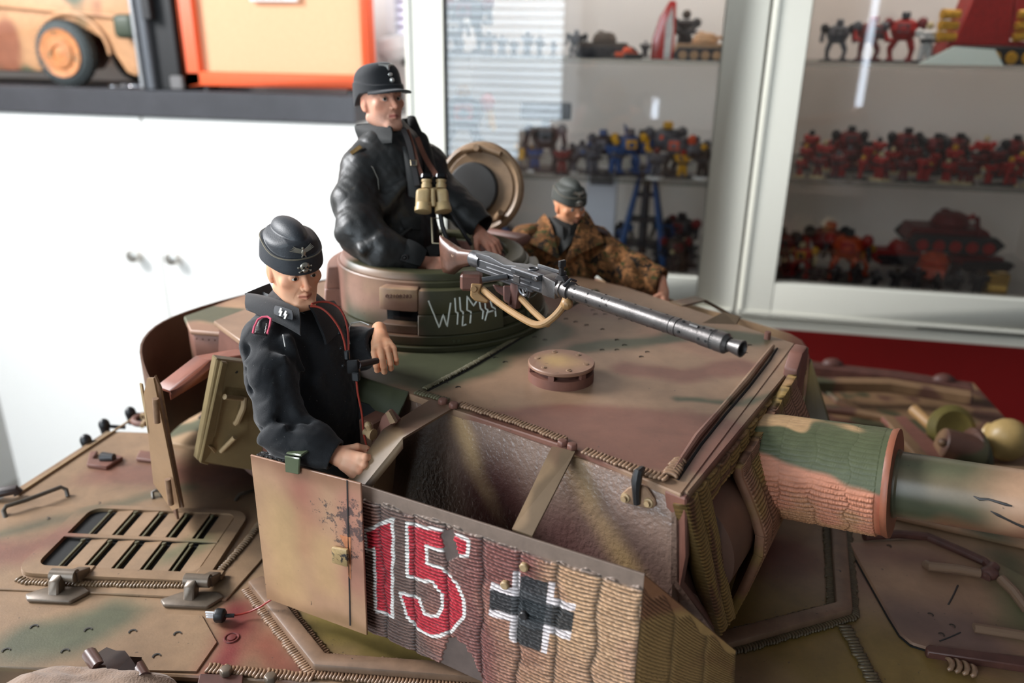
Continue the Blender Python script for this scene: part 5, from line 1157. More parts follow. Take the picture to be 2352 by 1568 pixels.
# rear leaf of the side hatch, inner side towards us
h0, h1, h2, h3 = T(*tv(498, 824, -.140)), T(*tv(604, 838, -.106)), T(*tv(606, 1086, -.106)), T(*tv(453, 1058, -.140))
hn2 = np.cross(h1-h0, h3-h0); hn2 /= np.linalg.norm(hn2)
if hn2 @ (CAM-h0) < 0: hn2 = -hn2
def HP(x, y, o=0.): return onpl(x, y, h0+hn2*o, hn2)
m_door = mat('hatch_door_ochre', (142, 122, 86), .42, vary=.12, vscale=50, dust=.3)
hd = G().prism([h0, h1, h2, h3], -hn2*.005).obj('hatch_door', m_door, tank, bevel=.0008, label='sand coloured open side hatch door')
G().prism([HP(505, 826), HP(519, 828), HP(475, 1064), HP(455, 1058)], hn2*.0022).obj('door_rim', m_door, hd, bevel=.0006)
G().prism([HP(462, 1062), HP(600, 1084), HP(600, 1072), HP(466, 1052)], -hn2*.007).obj('door_step', m_door, hd, bevel=.0006)
G().prism([HP(537, 915), HP(590, 922), HP(586, 995), HP(523, 985)], hn2*.0012).obj('port_frame', m_door, hd, bevel=.001, segs=2)
G().prism([HP(548, 936, .0014), HP(584, 940, .0014), HP(576, 984, .0014), HP(537, 978, .0014)], hn2*.0004).obj('port_glass', MATS['dark_glass'], hd)
G().cyl(HP(516, 911, .004), HP(566, 916, .004), .0016).tube([HP(562, 912, .004), HP(560, 935, .007), HP(546, 968, .007), HP(541, 972, .006)], .0019, 10).obj('port_lever', m_tanp, hd)
G().lathe(HP(503, 1042, .0), hn2, [(0, .0058), (.0012, .0058), (.002, .003), (.004, .003), (.0048, .0018), (.006, .0018)], 22).prism([HP(476, 1020, .0016), HP(486, 1022, .0016), HP(512, 1048, .0016), HP(500, 1050, .0016)], hn2*.002).obj('lock', m_tanp, hd, bevel=.0003)
G().cyl(HP(508, 1036, .005), HP(540, 1004, .010), .0016, n=12).obj('lock_handle', m_tanp, hd)
G().prism([HP(474, 1040), HP(488, 1042), HP(488, 1058), HP(470, 1056)], hn2*.002).obj('stop_block', m_tanp, hd, bevel=.0005)
G().cyl(HP(543, 854, -.0003), HP(543, 854, .0004), .0009, n=10).obj('hole', m_rec, hd)
# front leaf edge with wing nut, seen by the near soldier's hand
def FP(x, y, v=-.125): return T(*tv(x, y, v))
fd = G().prism([FP(875, 958), FP(890, 942), FP(913, 968), FP(905, 975), FP(866, 1008), FP(845, 1062), FP(838, 1058)], ev*.004).obj('hatch_door', m_brown, tank, bevel=.0008, label='edge of the front hatch door leaf')
G().prism([FP(885, 948, -.127), FP(893, 944, -.127), FP(908, 970, -.127), FP(896, 974, -.127)], ev*.002).obj('door_rib', m_strap, fd)
wn = G().lathe(FP(858, 998, -.130), -eu, [(0, .003), (.002, .003), (.004, .0018), (.006, .0018)], 14).cyl(FP(853, 994, -.130), FP(845, 976, -.131), .0012, .0018).sph(FP(845, 976, -.131), .0019, 8, 6).obj('wing_nut', m_tanp, fd)
# ================================================================ HULL
def hz_(x, y, w=0): a, b = hl(x, y, w); return Hh(a, b, w)
bN = hl(0, 1530)[1]; bF = hl(2100, 1060)[1]
r0, r1 = hl(0, 1145), hl(320, 940)
rb = lambda b: r0[0]+(r1[0]-r0[0])*(b-r0[1])/(r1[1]-r0[1])
m_deck = placed_paint('deck_paint', (138, 110, 83), [
    ((124, 84, 68), .018, .012, DP((250, 1085), (560, 1090), (800, 1080))),
    ((128, 86, 70), .012, .010, DP((-60, 1275), (60, 1268), (150, 1240))),
    ((98, 88, 66), .005, .007, DP((-20, 1235), (150, 1190), (300, 1150), (430, 1120))),
    ((112, 96, 74), .006, .010, DP((190, 1010), (330, 960))),
    ((84, 84, 62), .016, .010, DP((60, 1480), (160, 1470), (250, 1420))),
    ((96, 90, 62), .009, .008, DP((380, 1290), (470, 1250))),
    ((116, 46, 44), .010, .010, DP((560, 1400), (560, 1450), (480, 1560))),
    ((128, 76, 60), .009, .010, DP((620, 1470), (660, 1540))),
    ((118, 100, 52), .020, .014, DP((760, 1420), (1000, 1500))),
    ((112, 60, 44), .020, .016, DP((1700, 1330), (1800, 1270))),
    ((128, 104, 52), .035, .020, DP((1720, 1400), (1900, 1500), (2150, 1560))),
    ((122, 88, 72), .018, .014, DP((2050, 1340), (2200, 1400), (2200, 1480))),
    ((86, 84, 56), .012, .012, DP((2320, 1290), (2352, 1420))),
    ], rough=.42, bump=.00006, bscale=900, warp=.006, grain=.18)
pl = [(rb(bN), bN), (.50, bN), (.50, bF), (rb(bF), bF)]
G().prism([Hh(a, b, -.004) for a, b in pl], ew*.004).obj('deck_plate', m_deck, tank, bevel=.0008)
m_hside = camo_mat('hull_side_camo', .5, seed=9.1, scale=8, base=(120, 92, 70), c1=(92, 58, 48), c2=(70, 70, 52))
G().prism([Hh(a, b, -.075) for a, b in [(rb(bN)+.002, bN+.003), (.498, bN+.003), (.498, bF-.003), (rb(bF)+.002, bF-.003)]], ew*.071).obj('superstructure', m_hside, tank, bevel=.001)
lower = G(); lower.prism([Hh(-.40, bN+.08, -.215), Hh(.52, bN+.08, -.215), Hh(.60, bN+.08, -.15), Hh(.50, bN+.08, -.07), Hh(-.37, bN+.08, -.07)], hb*(bF-bN-.16)); lower.obj('lower_hull', m_hside, tank, bevel=.002)
for side, (b0, b1) in enumerate(((bN-.055, bN+.07), (bF-.07, bF+.062))):
    G().prism([Hh(-.40, b0, -.083), Hh(.58, b0, -.083), Hh(.58, b1, -.083), Hh(-.40, b1, -.083)], ew*.003).obj('fender', m_hside, tank, bevel=.0008)
    bm_ = (b0+b1)/2; tr = [(-.36, -.10), (.50, -.10), (.58, -.125), (.60, -.15), (.56, -.19), (.48, -.232), (-.30, -.232), (-.40, -.19), (-.42, -.15), (-.40, -.12)]
    tg = G(); n = len(tr)
    for i in range(n):
        a, b = np.array(tr[i]), np.array(tr[(i+1) % n]); L_ = np.linalg.norm(b-a); m_ = max(1, int(L_/.022))
        for k in range(m_):
            c = a+(b-a)*(k+.5)/m_; d = (b-a)/L_; ax = ha*d[0]+ew*d[1]; tg.box(Hh(c[0], bm_, c[1]), (L_/m_*.9, .066, .008), (ax, hb, np.cross(ax, hb)))
    o = tg.obj('track', mat('track_steel', (58, 52, 48), .5, metal=.4, vary=.2), tank); o['kind'] = 'stuff'
    wm = None
    for k in range(8):
        c = Hh(-.27+k*.1, bm_, -.19)
        if wm is None: wm = G().lathe(c-hb*.022, hb, [(0, .02), (.002, .036), (.040, .036), (.044, .02)], 24).obj('road_wheel', m_hside, tank); c00 = c
        else: o = wm.copy(); COL.objects.link(o); o.parent = tank; o.location = Vector([float(q) for q in c-c00])
# raised plates on the deck
def plate(name, px_, h, m, off=0., bevel=.0004): return G().prism([hz_(x, y, off) for x, y in px_], ew*h).obj(name, m, tank, bevel=bevel)
plate('access_plate', [(-120, 1350), (0, 1356), (200, 1364), (520, 1381), (592, 1300), (672, 1205), (640, 1178), (150, 1165), (-120, 1170)], .0013, m_deck)
plate('cover_plate', [(-120, 1385), (0, 1390), (465, 1415), (500, 1477), (452, 1546), (0, 1534), (-120, 1530)], .0010, m_deck)
# grille: raised rounded frame round a real opening
def rrect(a0, a1, b0, b1, r, n=6):
    P = []
    for (ca, cb, s0) in ((a1-r, b1-r, 0), (a0+r, b1-r, pi/2), (a0+r, b0+r, pi), (a1-r, b0+r, 1.5*pi)):
        for k in range(n+1): t_ = s0+pi/2*k/n; P.append((ca+r*cos(t_), cb+r*sin(t_)))
    return P
g00 = hl(80, 1312); g10 = hl(445, 1325); g01 = hl(212, 1183); g11 = hl(560, 1188)
ga0, ga1 = (g00[0]+g01[0])/2, (g10[0]+g11[0])/2; gb0, gb1 = (g00[1]+g10[1])/2, (g01[1]+g11[1])/2
inn = rrect(ga0, ga1, gb0, gb1, .007); out = rrect(ga0-.010, ga1+.0085, gb0-.0075, gb1+.0045, .012); n = len(inn)
V = []; Fc = []
for w, ring in ((.0013, out), (.0040, [(a+(.0008 if a < (ga0+ga1)/2 else -.0008), b) for a, b in out]), (.0042, inn), (.0014, inn)):
    V += [Hh(a, b, w) for a, b in ring]
for j in range(3):
    for i in range(n): Fc.append((j*n+i, j*n+(i+1) % n, (j+1)*n+(i+1) % n, (j+1)*n+i))
gf = G().add(V, Fc).obj('grille_frame', m_deck, tank, angle=25)
G().prism([Hh(a, b, .0012) for a, b in inn], ew*.0003).obj('grille_pit', m_int, tank, smooth=False)
bm0 = gb0+(gb1-gb0)*.50
G().box(Hh((ga0+ga1)/2, bm0, .0040), (ga1-ga0, .0032, .0012), (ha, hb, ew)).obj('grille_bar', m_deck, gf, bevel=.0003)
pit = (ga1-ga0-.012)/5
pan = rib = None
for row, (q0, q1) in enumerate(((gb0, bm0-.0016), (bm0+.0016, gb1))):
    for k in range(5):
        a = ga0+.0125+k*pit; cb = (q0+q1)/2; L_ = q1-q0
        # sloping vane: high on the right, low on the left
        G().hexa([Hh(a+.0050, q0, .0016), Hh(a+pit*.93, q0, .0028), Hh(a+pit*.93, q1, .0028), Hh(a+.0050, q1, .0016), Hh(a+.0050, q0, .0026), Hh(a+pit*.93, q0, .0038), Hh(a+pit*.93, q1, .0038), Hh(a+.0050, q1, .0026)]).obj('vane', m_deck, gf, bevel=.0002)
        G().box(Hh(a+.0014, cb-.0007, .0030), (.0012, L_*.97, .0018), (ha, hb, ew)).lathe(Hh(a+.0014, q1-.0035, .003), ew, [(0, .0012), (.0018, .0010)], 8).obj('rib', m_weldg, gf)
wl = [hz_(x, y, .0016) for x, y in ((40, 1328), (60, 1336), (150, 1340), (300, 1342), (440, 1344), (470, 1338), (495, 1322), (530, 1285), (565, 1245), (598, 1200))]
weld('weld_bead', wl, .0020, .0019, mat('weld_brown', (122, 98, 72), .35, vary=.3, vscale=200), tank)
# hinges
for (x, y) in ((128, 1372), (438, 1384)):
    c = np.array(hl(x, y)); 
    def K(da, db, w): return Hh(c[0]+da, c[1]+db, w)
    hg = G().prism([K(-.017, -.001, 0), K(-.013, -.0055, 0), K(.012, -.0055, 0), K(.018, .004, 0), K(.012, .008, 0), K(-.008, .006, 0)], ew*.0028).obj('hinge', m_dark if False else mat('gunmetal_paint', (110, 96, 82), .38, metal=.25, vary=.25, vscale=120), tank, bevel=.0012, segs=2)
    G().prism([K(-.0035, -.002, .001), K(-.0035, .001, .010), K(-.0035, .008, .0118), K(-.0035, .010, .008), K(-.0035, .006, .002)], ha*.006).obj('hinge_arm', MATS['gunmetal_paint'], hg, bevel=.0008)
    G().cyl(K(-.006, .0085, .0088), K(.009, .0085, .0088), .0038, n=16).prism([K(.003, .008, .0120), K(.003, .020, .0065), K(.003, .020, .002), K(.003, .008, .005)], ha*.007).obj('hinge_barrel', MATS['gunmetal_paint'], hg, bevel=.0004)
    G().box(K(.003, .021, .0035), (.016, .006, .003), (ha, hb, ew)).obj('hinge_foot', m_deck, hg, bevel=.0006)
for x, y in ((79, 1444), (203, 1451), (305, 1455), (408, 1460), (15, 1498), (150, 1500), (254, 1506), (360, 1511)):
    a, b = hl(x, y); o = screw(a, b, rot=2.4, sc=1.0, hull=True); o.location.z += .0011
for x, y in ((228, 1160), (110, 1195), (490, 1290), (505, 1245)):
    a, b = hl(x, y); o = screw(a, b, rot=.8, sc=.7, hull=True); o.location.z += .0015
c = hz_(532, 1465, 0); G().torus(c+ew*.0002, ew, .0036, .0006, 24, 6).lathe(c, ew, [(0, .0024), (.0008, .0022), (.001, .0008)], 16).obj('plug', mat('dark_red_brown', (110, 50, 46), .45, vary=.2), tank)
# splash guard round the turret, welded both sides
sg = [(588, 1345), (735, 1532), (1110, 1560), (1600, 1500), (1700, 1472), (1936, 1408), (1922, 1205), (1880, 1130)]
sgp = [hz_(x, y, .0) for x, y in sg]
G().tube([p+ew*.003 for p in sgp], 0, flat=(.0095, .006), up=ew).obj('splash_guard', mat('guard_paint', (118, 92, 72), .45, vary=.25, vscale=70, chips=((30, 30, 32), 90, .62)), tank, bevel=.0014, segs=2)
for s_, (k0, k1) in ((-1, (0, 1)), (1, (0, 1)), (-1, (1, 2)), (1, (1, 2)), (-1, (3, 5)), (1, (3, 5)), (-1, (5, 7)), (1, (5, 6))):
    P = []
    for k in range(k0, k1+1):
        d = sgp[min(k+1, len(sgp)-1)]-sgp[max(k-1, 0)]; d /= np.linalg.norm(d); P.append(sgp[k]+np.cross(ew, d)*s_*.0062+ew*.0008)
    weld('weld_bead', P, .0024, .0018, m_weld if k0 < 3 else mat('weld_dark', (92, 78, 56), .4, vary=.3, vscale=200), tank)
weld('weld_bead', [hz_(x, y, .0006) for x, y in ((1938, 1436), (1962, 1480), (2012, 1575))], .0032, .0022, MATS['weld_dark'], tank)
weld('weld_bead', [hz_(x, y, .0008) for x, y in ((475, 1534), (600, 1546), (720, 1556))], .0028, .0020, m_weld, tank)
# bolt plates at the near edge
G().prism([hz_(x, y, 0) for x, y in ((460, 1552), (560, 1556), (556, 1600), (450, 1596))], ew*.002).obj('edge_plate', m_rust, tank, bevel=.0005)
for x, y in ((520, 1546), (622, 1562)):
    c = hz_(x, y, .002); G().lathe(c, ew, [(0, .0033), (.0028, .0033), (.0034, .0026)], 6).obj('bolt', MATS['gunmetal_paint'], tank, bevel=.0003)
# handles and fittings on the rear deck
def bar(name, px_, w, r, m, parent=tank):
    P = [hz_(x, y, w_) for (x, y), w_ in zip(px_, w)]; return G().tube(P, r, 10).obj(name, m, parent)
m_hnd = mat('handle_grey', (74, 66, 56), .4, vary=.25, vscale=90)
bar('grab_handle', [(14, 1192), (8, 1172), (14, 1162), (60, 1148), (140, 1118), (152, 1124), (156, 1140)], [0, .004, .0065, .0065, .0065, .004, 0], .0015, m_hnd)
bar('grab_handle', [(352, 1145), (350, 1130), (358, 1126), (368, 1128), (372, 1140)], [0, .003, .004, .003, 0], .0011, m_hnd)
bar('grab_handle', [(540, 1150), (550, 1135), (575, 1128), (600, 1120)], [0, .003, .003, 0], .0012, m_hnd)
bar('cable_end', [(-20, 1135), (10, 1128), (35, 1124), (42, 1132)], [.004, .006, .006, .003], .0035, mat('cable_dark', (48, 34, 30), .5))
q = hz_(235, 1062, 0); f_ = G().prism([hz_(x, y, 0) for x, y in ((200, 1074), (245, 1080), (284, 1056), (272, 1050), (244, 1064), (214, 1060), (226, 1042), (208, 1044))], ew*.003).obj('latch_bracket', m_brown, tank, bevel=.0006)
G().cyl(hz_(236, 1050, .004), hz_(262, 1050, .005), .0042, .0028, 14).obj('latch_bolt', m_dark, f_)
plate('pad', [(312, 1060), (352, 1064), (356, 1044), (322, 1040)], .003, m_brown, bevel=.001)
o_ = G().torus(hz_(335, 962, .002), ew, .0095, .0025, 28, 8).obj('ring_recess', m_brown, tank); G().lathe(hz_(335, 962, 0), ew, [(0, .009), (.0012, .009)], 24).obj('recess_floor', m_int, o_); G().torus(hz_(330, 958, .004), ev, .003, .001, 16, 6).cyl(hz_(334, 968, .003), hz_(326, 978, .003), .002).obj('lug', m_tanp, o_)
cc_ = hz_(500, 965, 0); G().lathe(cc_, ew, [(0, .050), (.0028, .050), (.0036, .048)], 56).obj('fan_cover', camo_mat('fan_camo', .45, seed=6.2, scale=14), tank, angle=60)
G().box(cc_+ew*.004-ha*.012+hb*.01, (.004, .03, .0012), (ha, hb, ew)).obj('fan_slot', m_dark, tank)
G().tube([hz_(40, 1135, .001), hz_(200, 1030, .001), hz_(322, 950, .001)], .0009, 6).obj('edge_strip', m_tanp, tank)
# track pin caps beyond the rear edge
for k, (x, y) in enumerate(((198, 1014), (240, 978), (300, 950))):
    c = hz_(x, y, 0); dn = hz_(x+60, y+4, -.003)
    g = G().sph(c+ew*.001, (.0045, .0045, .0055), 12, 8).cyl(c, c+(dn-c)*.8, .0016, n=8).cyl(c+ew*.0, c-ew*.009, .004, .003, 8); g.obj('pin_cap', mat('black_rubber', (22, 22, 24), .45), tank)
# small power plug with red lead lying on the deck
t = thing('cable_plug', hz_(505, 1414, 0), 'small black three pin plug on a thin red wire lying on the tank deck', 'plug')
pc = hz_(508, 1413, .0045); pe = hz_(490, 1412, .0045); dd = (pe-pc)/np.linalg.norm(pe-pc)
G().lathe(pc+dd*.0005, dd, [(-.003, .0022), (-.002, .0038), (.002, .0040), (.0028, .0034)], 8).obj('plug_body', m_black, t, bevel=.0003)
for k in (-1, 0, 1): G().cyl(pc+dd*.002+ew*k*.0016+ha*k*.0003, pc+dd*.0085+ew*k*.0016, .00055, n=8).obj('pin', mat('white_pin', (235, 235, 238), .3), t)
G().cyl(pc-dd*.002, hz_(538, 1413, .004), .0011, n=8).obj('strain_relief', m_black, t)
wp = [hz_(x, y, w) for x, y, w in ((536, 1413, .004), (555, 1410, .003), (575, 1404, .004), (598, 1393, .006), (612, 1384, .010), (630, 1372, .013), (660, 1360, .016))]
G().tube(wp, .00055, 8).obj('wire', mat('red_wire', (150, 44, 34), .4), t)
# ---------------- right front: hatch and fittings
hc_ = [(1948, 1250), (1952, 1262), (2040, 1420), (2066, 1462), (2092, 1484), (2130, 1496), (2352, 1516), (2560, 1536), (2560, 1420), (2352, 1330), (2268, 1285), (2150, 1244)]
ctr = sum(np.array(p) for p in hc_)/len(hc_)
plate('driver_hatch_seam', [tuple(ctr+(np.array(p)-ctr)*1.012) for p in hc_], .0009, m_int, bevel=0)
m_dh = placed_paint('driver_hatch_paint', (150, 116, 90), [((112, 88, 78), .020, .014, [hz_(2080, 1430), hz_(2230, 1470)]), ((98, 96, 66), .012, .012, [hz_(2330, 1280), hz_(2350, 1440)]), ((130, 92, 74), .01, .01, [hz_(2000, 1280), hz_(2140, 1290)])], rough=.4)
dh = plate('driver_hatch', hc_, .0022, m_dh, bevel=.001)
bar('hatch_arm', [(1985, 1232), (2060, 1226), (2130, 1232), (2200, 1262), (2262, 1290), (2284, 1312)], [.004]*6, .0028, m_rust)
G().sph(hz_(2272, 1316, .005), (.0055, .0045, .004), 14, 8).cyl(hz_(2262, 1325, .004), hz_(2284, 1300, .006), .0032).obj('arm_knuckle', m_rust, tank)
bar('grab_handle', [(2128, 1296), (2134, 1300), (2200, 1306), (2250, 1316)], [.003, .005, .006, .005], .0028, mat('bar_brown', (124, 98, 78), .4))
bar('edge_bar', [(2236, 1442), (2260, 1446), (2360, 1462), (2480, 1478)], [.003]*4, .0030, MATS['bar_brown'])
plate('hinge_strip', [(2122, 1500), (2130, 1494), (2360, 1524), (2520, 1545), (2520, 1560), (2352, 1546), (2128, 1512)], .0045, m_rust, bevel=.0006)
weld('weld_bead', [hz_(x, y, .002) for x, y in ((2172, 1524), (2242, 1542))], .0042, .0028, m_weld, tank)
bar('scratch', [(2200, 1344), (2192, 1362), (2186, 1374), (2178, 1388)], [.0023]*4, .0005, m_dark, dh)
bar('scratch', [(2158, 1472), (2184, 1462), (2206, 1452)], [.0023]*3, .0004, m_dark, dh)
for x, y in ((2135, 1420), (2185, 1446), (2160, 1466), (2040, 1262)):
    a, b = hl(x, y); o = screw(a, b, rot=1., sc=.8, hull=True); o.location.z += .0024
bar('wiper', [(2300, 1330), (2330, 1360), (2360, 1400)], [.004]*3, .003, MATS['bar_brown'])
# raised roof step behind the barrel
G().hexa([Hh(*hl(2040, 1192), 0), Hh(*hl(2600, 1320), 0), Hh(*hl(2600, 1180), 0), Hh(*hl(2080, 1120), 0), Hh(*hl(2040, 1192), .004), Hh(*hl(2600, 1320), .004), Hh(*hl(2600, 1180), .012), Hh(*hl(2080, 1120), .012)]).obj('roof_step', camo_mat('step_camo', .45, seed=8.4, scale=12, base=(166, 128, 98)), tank, bevel=.001)
# ---------------- gear along the far fender
fw = -.050
def fz(x, y, w=fw): a, b = hl(x, y, w); return Hh(a, b, w)
m_gear = camo_mat('far_gear_camo', .5, seed=10.3, scale=16, base=(128, 98, 70), c1=(92, 62, 50), c2=(74, 70, 48))
fl = G().prism([fz(x, y, fw-.02) for x, y in ((1700, 800), (1850, 832), (2060, 862), (2235, 884), (2340, 1000), (2420, 1080), (2300, 1200), (1700, 1000))], ew*.003).obj('far_fender', m_gear, tank, bevel=.0006)
G().tube([fz(1860, 846, fw), fz(2060, 868, fw), fz(2232, 896, fw)], 0, flat=(.018, .012), up=ew).obj('track_rail', m_rust, tank, bevel=.001)
g = G().tube([fz(1868, 882, fw+.008), fz(2040, 884, fw+.008), fz(2232, 914, fw+.008)], 0, flat=(.014, .012), up=ew).obj('tool_bar', m_gear, tank, bevel=.0015)
G().tube([fz(1886, 884, fw), fz(1930, 920, fw), fz(1972, 945, fw-.01)], 0, flat=(.012, .006), up=ew).obj('brace', m_gear, tank, bevel=.001)
G().tube([fz(1872, 936, fw), fz(1960, 946, fw), fz(2040, 962, fw), (fz(2140, 1080, fw))], 0, flat=(.012, .006), up=ew).obj('brace', m_gear, tank, bevel=.001)
G().tube([fz(2050, 960, fw), fz(2180, 1080, fw)], 0, flat=(.026, .005), up=ew).obj('plank', mat('plank_brown', (122, 78, 66), .5, vary=.2), tank, bevel=.001)
G().cyl(fz(2098, 940, fw+.005), fz(2140, 978, fw), .006, .006, 12).obj('tool_handle', m_tanp2, tank)
G().lathe(fz(2178, 985, fw), (.2, -.9, .4), [(0, .022), (.006, .024), (.010, .018), (.008, .012)], 28).obj('tow_eye', mat('olive_yellow', (112, 100, 50), .45, vary=.2), tank)
G().cyl(fz(2160, 1018, fw+.01), fz(2250, 1046, fw+.002), .015, .017, 20).sph(fz(2165, 1016, fw+.022), .004).obj('jack', m_gear, tank, bevel=.001)
G().torus(fz(2245, 1040, fw), (.9, .1, .2), .018, .006, 24, 8).obj('jack_ring', m_gear, tank)
G().sph(fz(2312, 1010, fw+.006), (.020, .017, .021), 20, 12).cyl(fz(2262, 992, fw), fz(2305, 1008, fw), .010, .014).obj('headlamp', mat('lamp_sand', (176, 146, 92), .4, vary=.2), tank)
for x, y in ((1912, 836), (2168, 872)): G().sph(fz(x, y, fw+.006), (.012, .008, .007), 10, 6).obj('clamp', m_rust, tank)
# ---------------- canvas bag with leather loops on the near fender
def blob(name, c, R, ax, m, parent, seed, amp=.06, fr=1.2, n=96, sq=2.6):
    th, ph = np.meshgrid(np.linspace(0, pi, n//2), np.linspace(0, 2*pi, n+1)[:-1], indexing='ij'); D = np.stack([np.sin(th)*np.cos(ph), np.sin(th)*np.sin(ph), np.cos(th)], -1)
    k = (np.abs(D)**sq).sum(-1)**(-1/sq); n1 = SN(seed, fr)(D); n2 = SN(seed+1, fr*3.3)(D); k = k*(1+amp*n1+amp*.35*n2-amp*.5*np.abs(SN(seed+2, fr*1.8)(D)))
    X = D*k[..., None]*np.array(R); X = np.array(c)+X @ np.array(ax)
    a, b = X.shape[:2]; idx = np.arange(a*b).reshape(a, b); r_ = np.roll(idx, -1, 1); F_ = np.stack([idx[:-1], idx[1:], r_[1:], r_[:-1]], -1).reshape(-1, 4)
    return mesh_np(name, X.reshape(-1, 3), F_, m, parent, True)
bc = Hh(hl(200, 1600)[0]-.002, bN-.024, -.0285)
t = thing('canvas_bag', Hh(hl(190, 1600)[0], bN-.03, -.08), 'dusty brown canvas bag tied to the tank side at the bottom left', 'bag')
m_cv = mat('dusty_canvas', (138, 112, 92), .9, vary=.14, vscale=140, bump=.0005, bscale=900, sheen=.3)
blob('bag_body', bc, (.056, .030, .044), (ha, hb, ew), m_cv, t, 3, .05, 1.0, 120)
m_le = mat('brown_leather', (74, 46, 38), .3, vary=.2, vscale=90)
def lw(x, y, w): a, b = hl(x, y, w); return Hh(a, b, w)
G().cyl(lw(206, 1502, .008), lw(228, 1534, .010), .0036, .0034, 12).obj('leather_loop', m_le, t)
G().cyl(lw(314, 1528, .008), lw(332, 1558, .010), .0036, .0034, 12).obj('leather_loop', m_le, t)
G().tube([lw(222, 1503, .009), lw(245, 1512, .011), lw(265, 1512, .012), lw(276, 1528, .011), lw(278, 1555, .010), lw(280, 1575, .006)], 0, flat=(.011, .0012), up=ew).obj('strap', mat('dark_strap', (44, 28, 22), .35, vary=.3, vscale=200), t)
G().tube([lw(285, 1568, .008), lw(292, 1542, .011), lw(308, 1524, .012), lw(322, 1528, .010)], 0, flat=(.009, .0012), up=ew).obj('strap', MATS['dark_strap'], t)
G().tube([lw(86, 1574, .0), lw(96, 1560, .001), lw(130, 1566, .001)], 0, flat=(.010, .0015), up=ew).obj('buckle_strap', mat('webbing_grey', (96, 88, 80), .6), t)
# ---------------- table under the tank
tb = thing('display_table', (TL[0], TL[1], 0), 'plain dark table carrying the model tank', 'table'); zt_ = ZD-.236
G().prism([Hh(-.50, bN-.14, -.236), Hh(.72, bN-.14, -.236), Hh(.72, bF+.13, -.236), Hh(-.50, bF+.13, -.236)], -ew*.03).obj('table_top', mat('table_wood', (70, 52, 42), .5, vary=.2, stretch=(1, 12, 1)), tb, bevel=.002)
for a, b in ((-.46, bN-.1), (.68, bN-.1), (.68, bF+.09), (-.46, bF+.09)):
    p = Hh(a, b, -.266); G().box((p[0], p[1], p[2]/2), (.05, .05, p[2]), (ha, hb, ew)).obj('leg', MATS['table_wood'], tb, bevel=.002)
# ================================================================ FIGURES (distance fields turned into meshes)
f32 = np.float32
def smin(a, b, k): h = np.clip(.5+.5*(b-a)/k, 0, 1); return b*(1-h)+a*h-k*h*(1-h)
def smax(a, b, k): return -smin(-a, -b, k)
def scap(P, a, b, r0, r1=None):
    r1 = r0 if r1 is None else r1; a = np.asarray(a, f32); b = np.asarray(b, f32); ab = b-a; t = np.clip(((P-a) @ ab)/(ab @ ab+1e-12), 0, 1)
    return np.linalg.norm(P-a-t[:, None]*ab, axis=1)-(r0+(r1-r0)*t)
def sell(P, c, r, A=None):
    Q = P-np.asarray(c, f32)
    if A is not None: Q = Q @ np.asarray(A, f32).T
    r = np.asarray(r, f32); k0 = np.linalg.norm(Q/r, axis=1); k1 = np.linalg.norm(Q/(r*r), axis=1); return k0*(k0-1)/(k1+1e-9)
def schain(P, pts, rs, k=.003):
    d = None
    for i in range(len(pts)-1):
        e = scap(P, pts[i], pts[i+1], rs[i], rs[i+1]); d = e if d is None else smin(d, e, k)
    return d
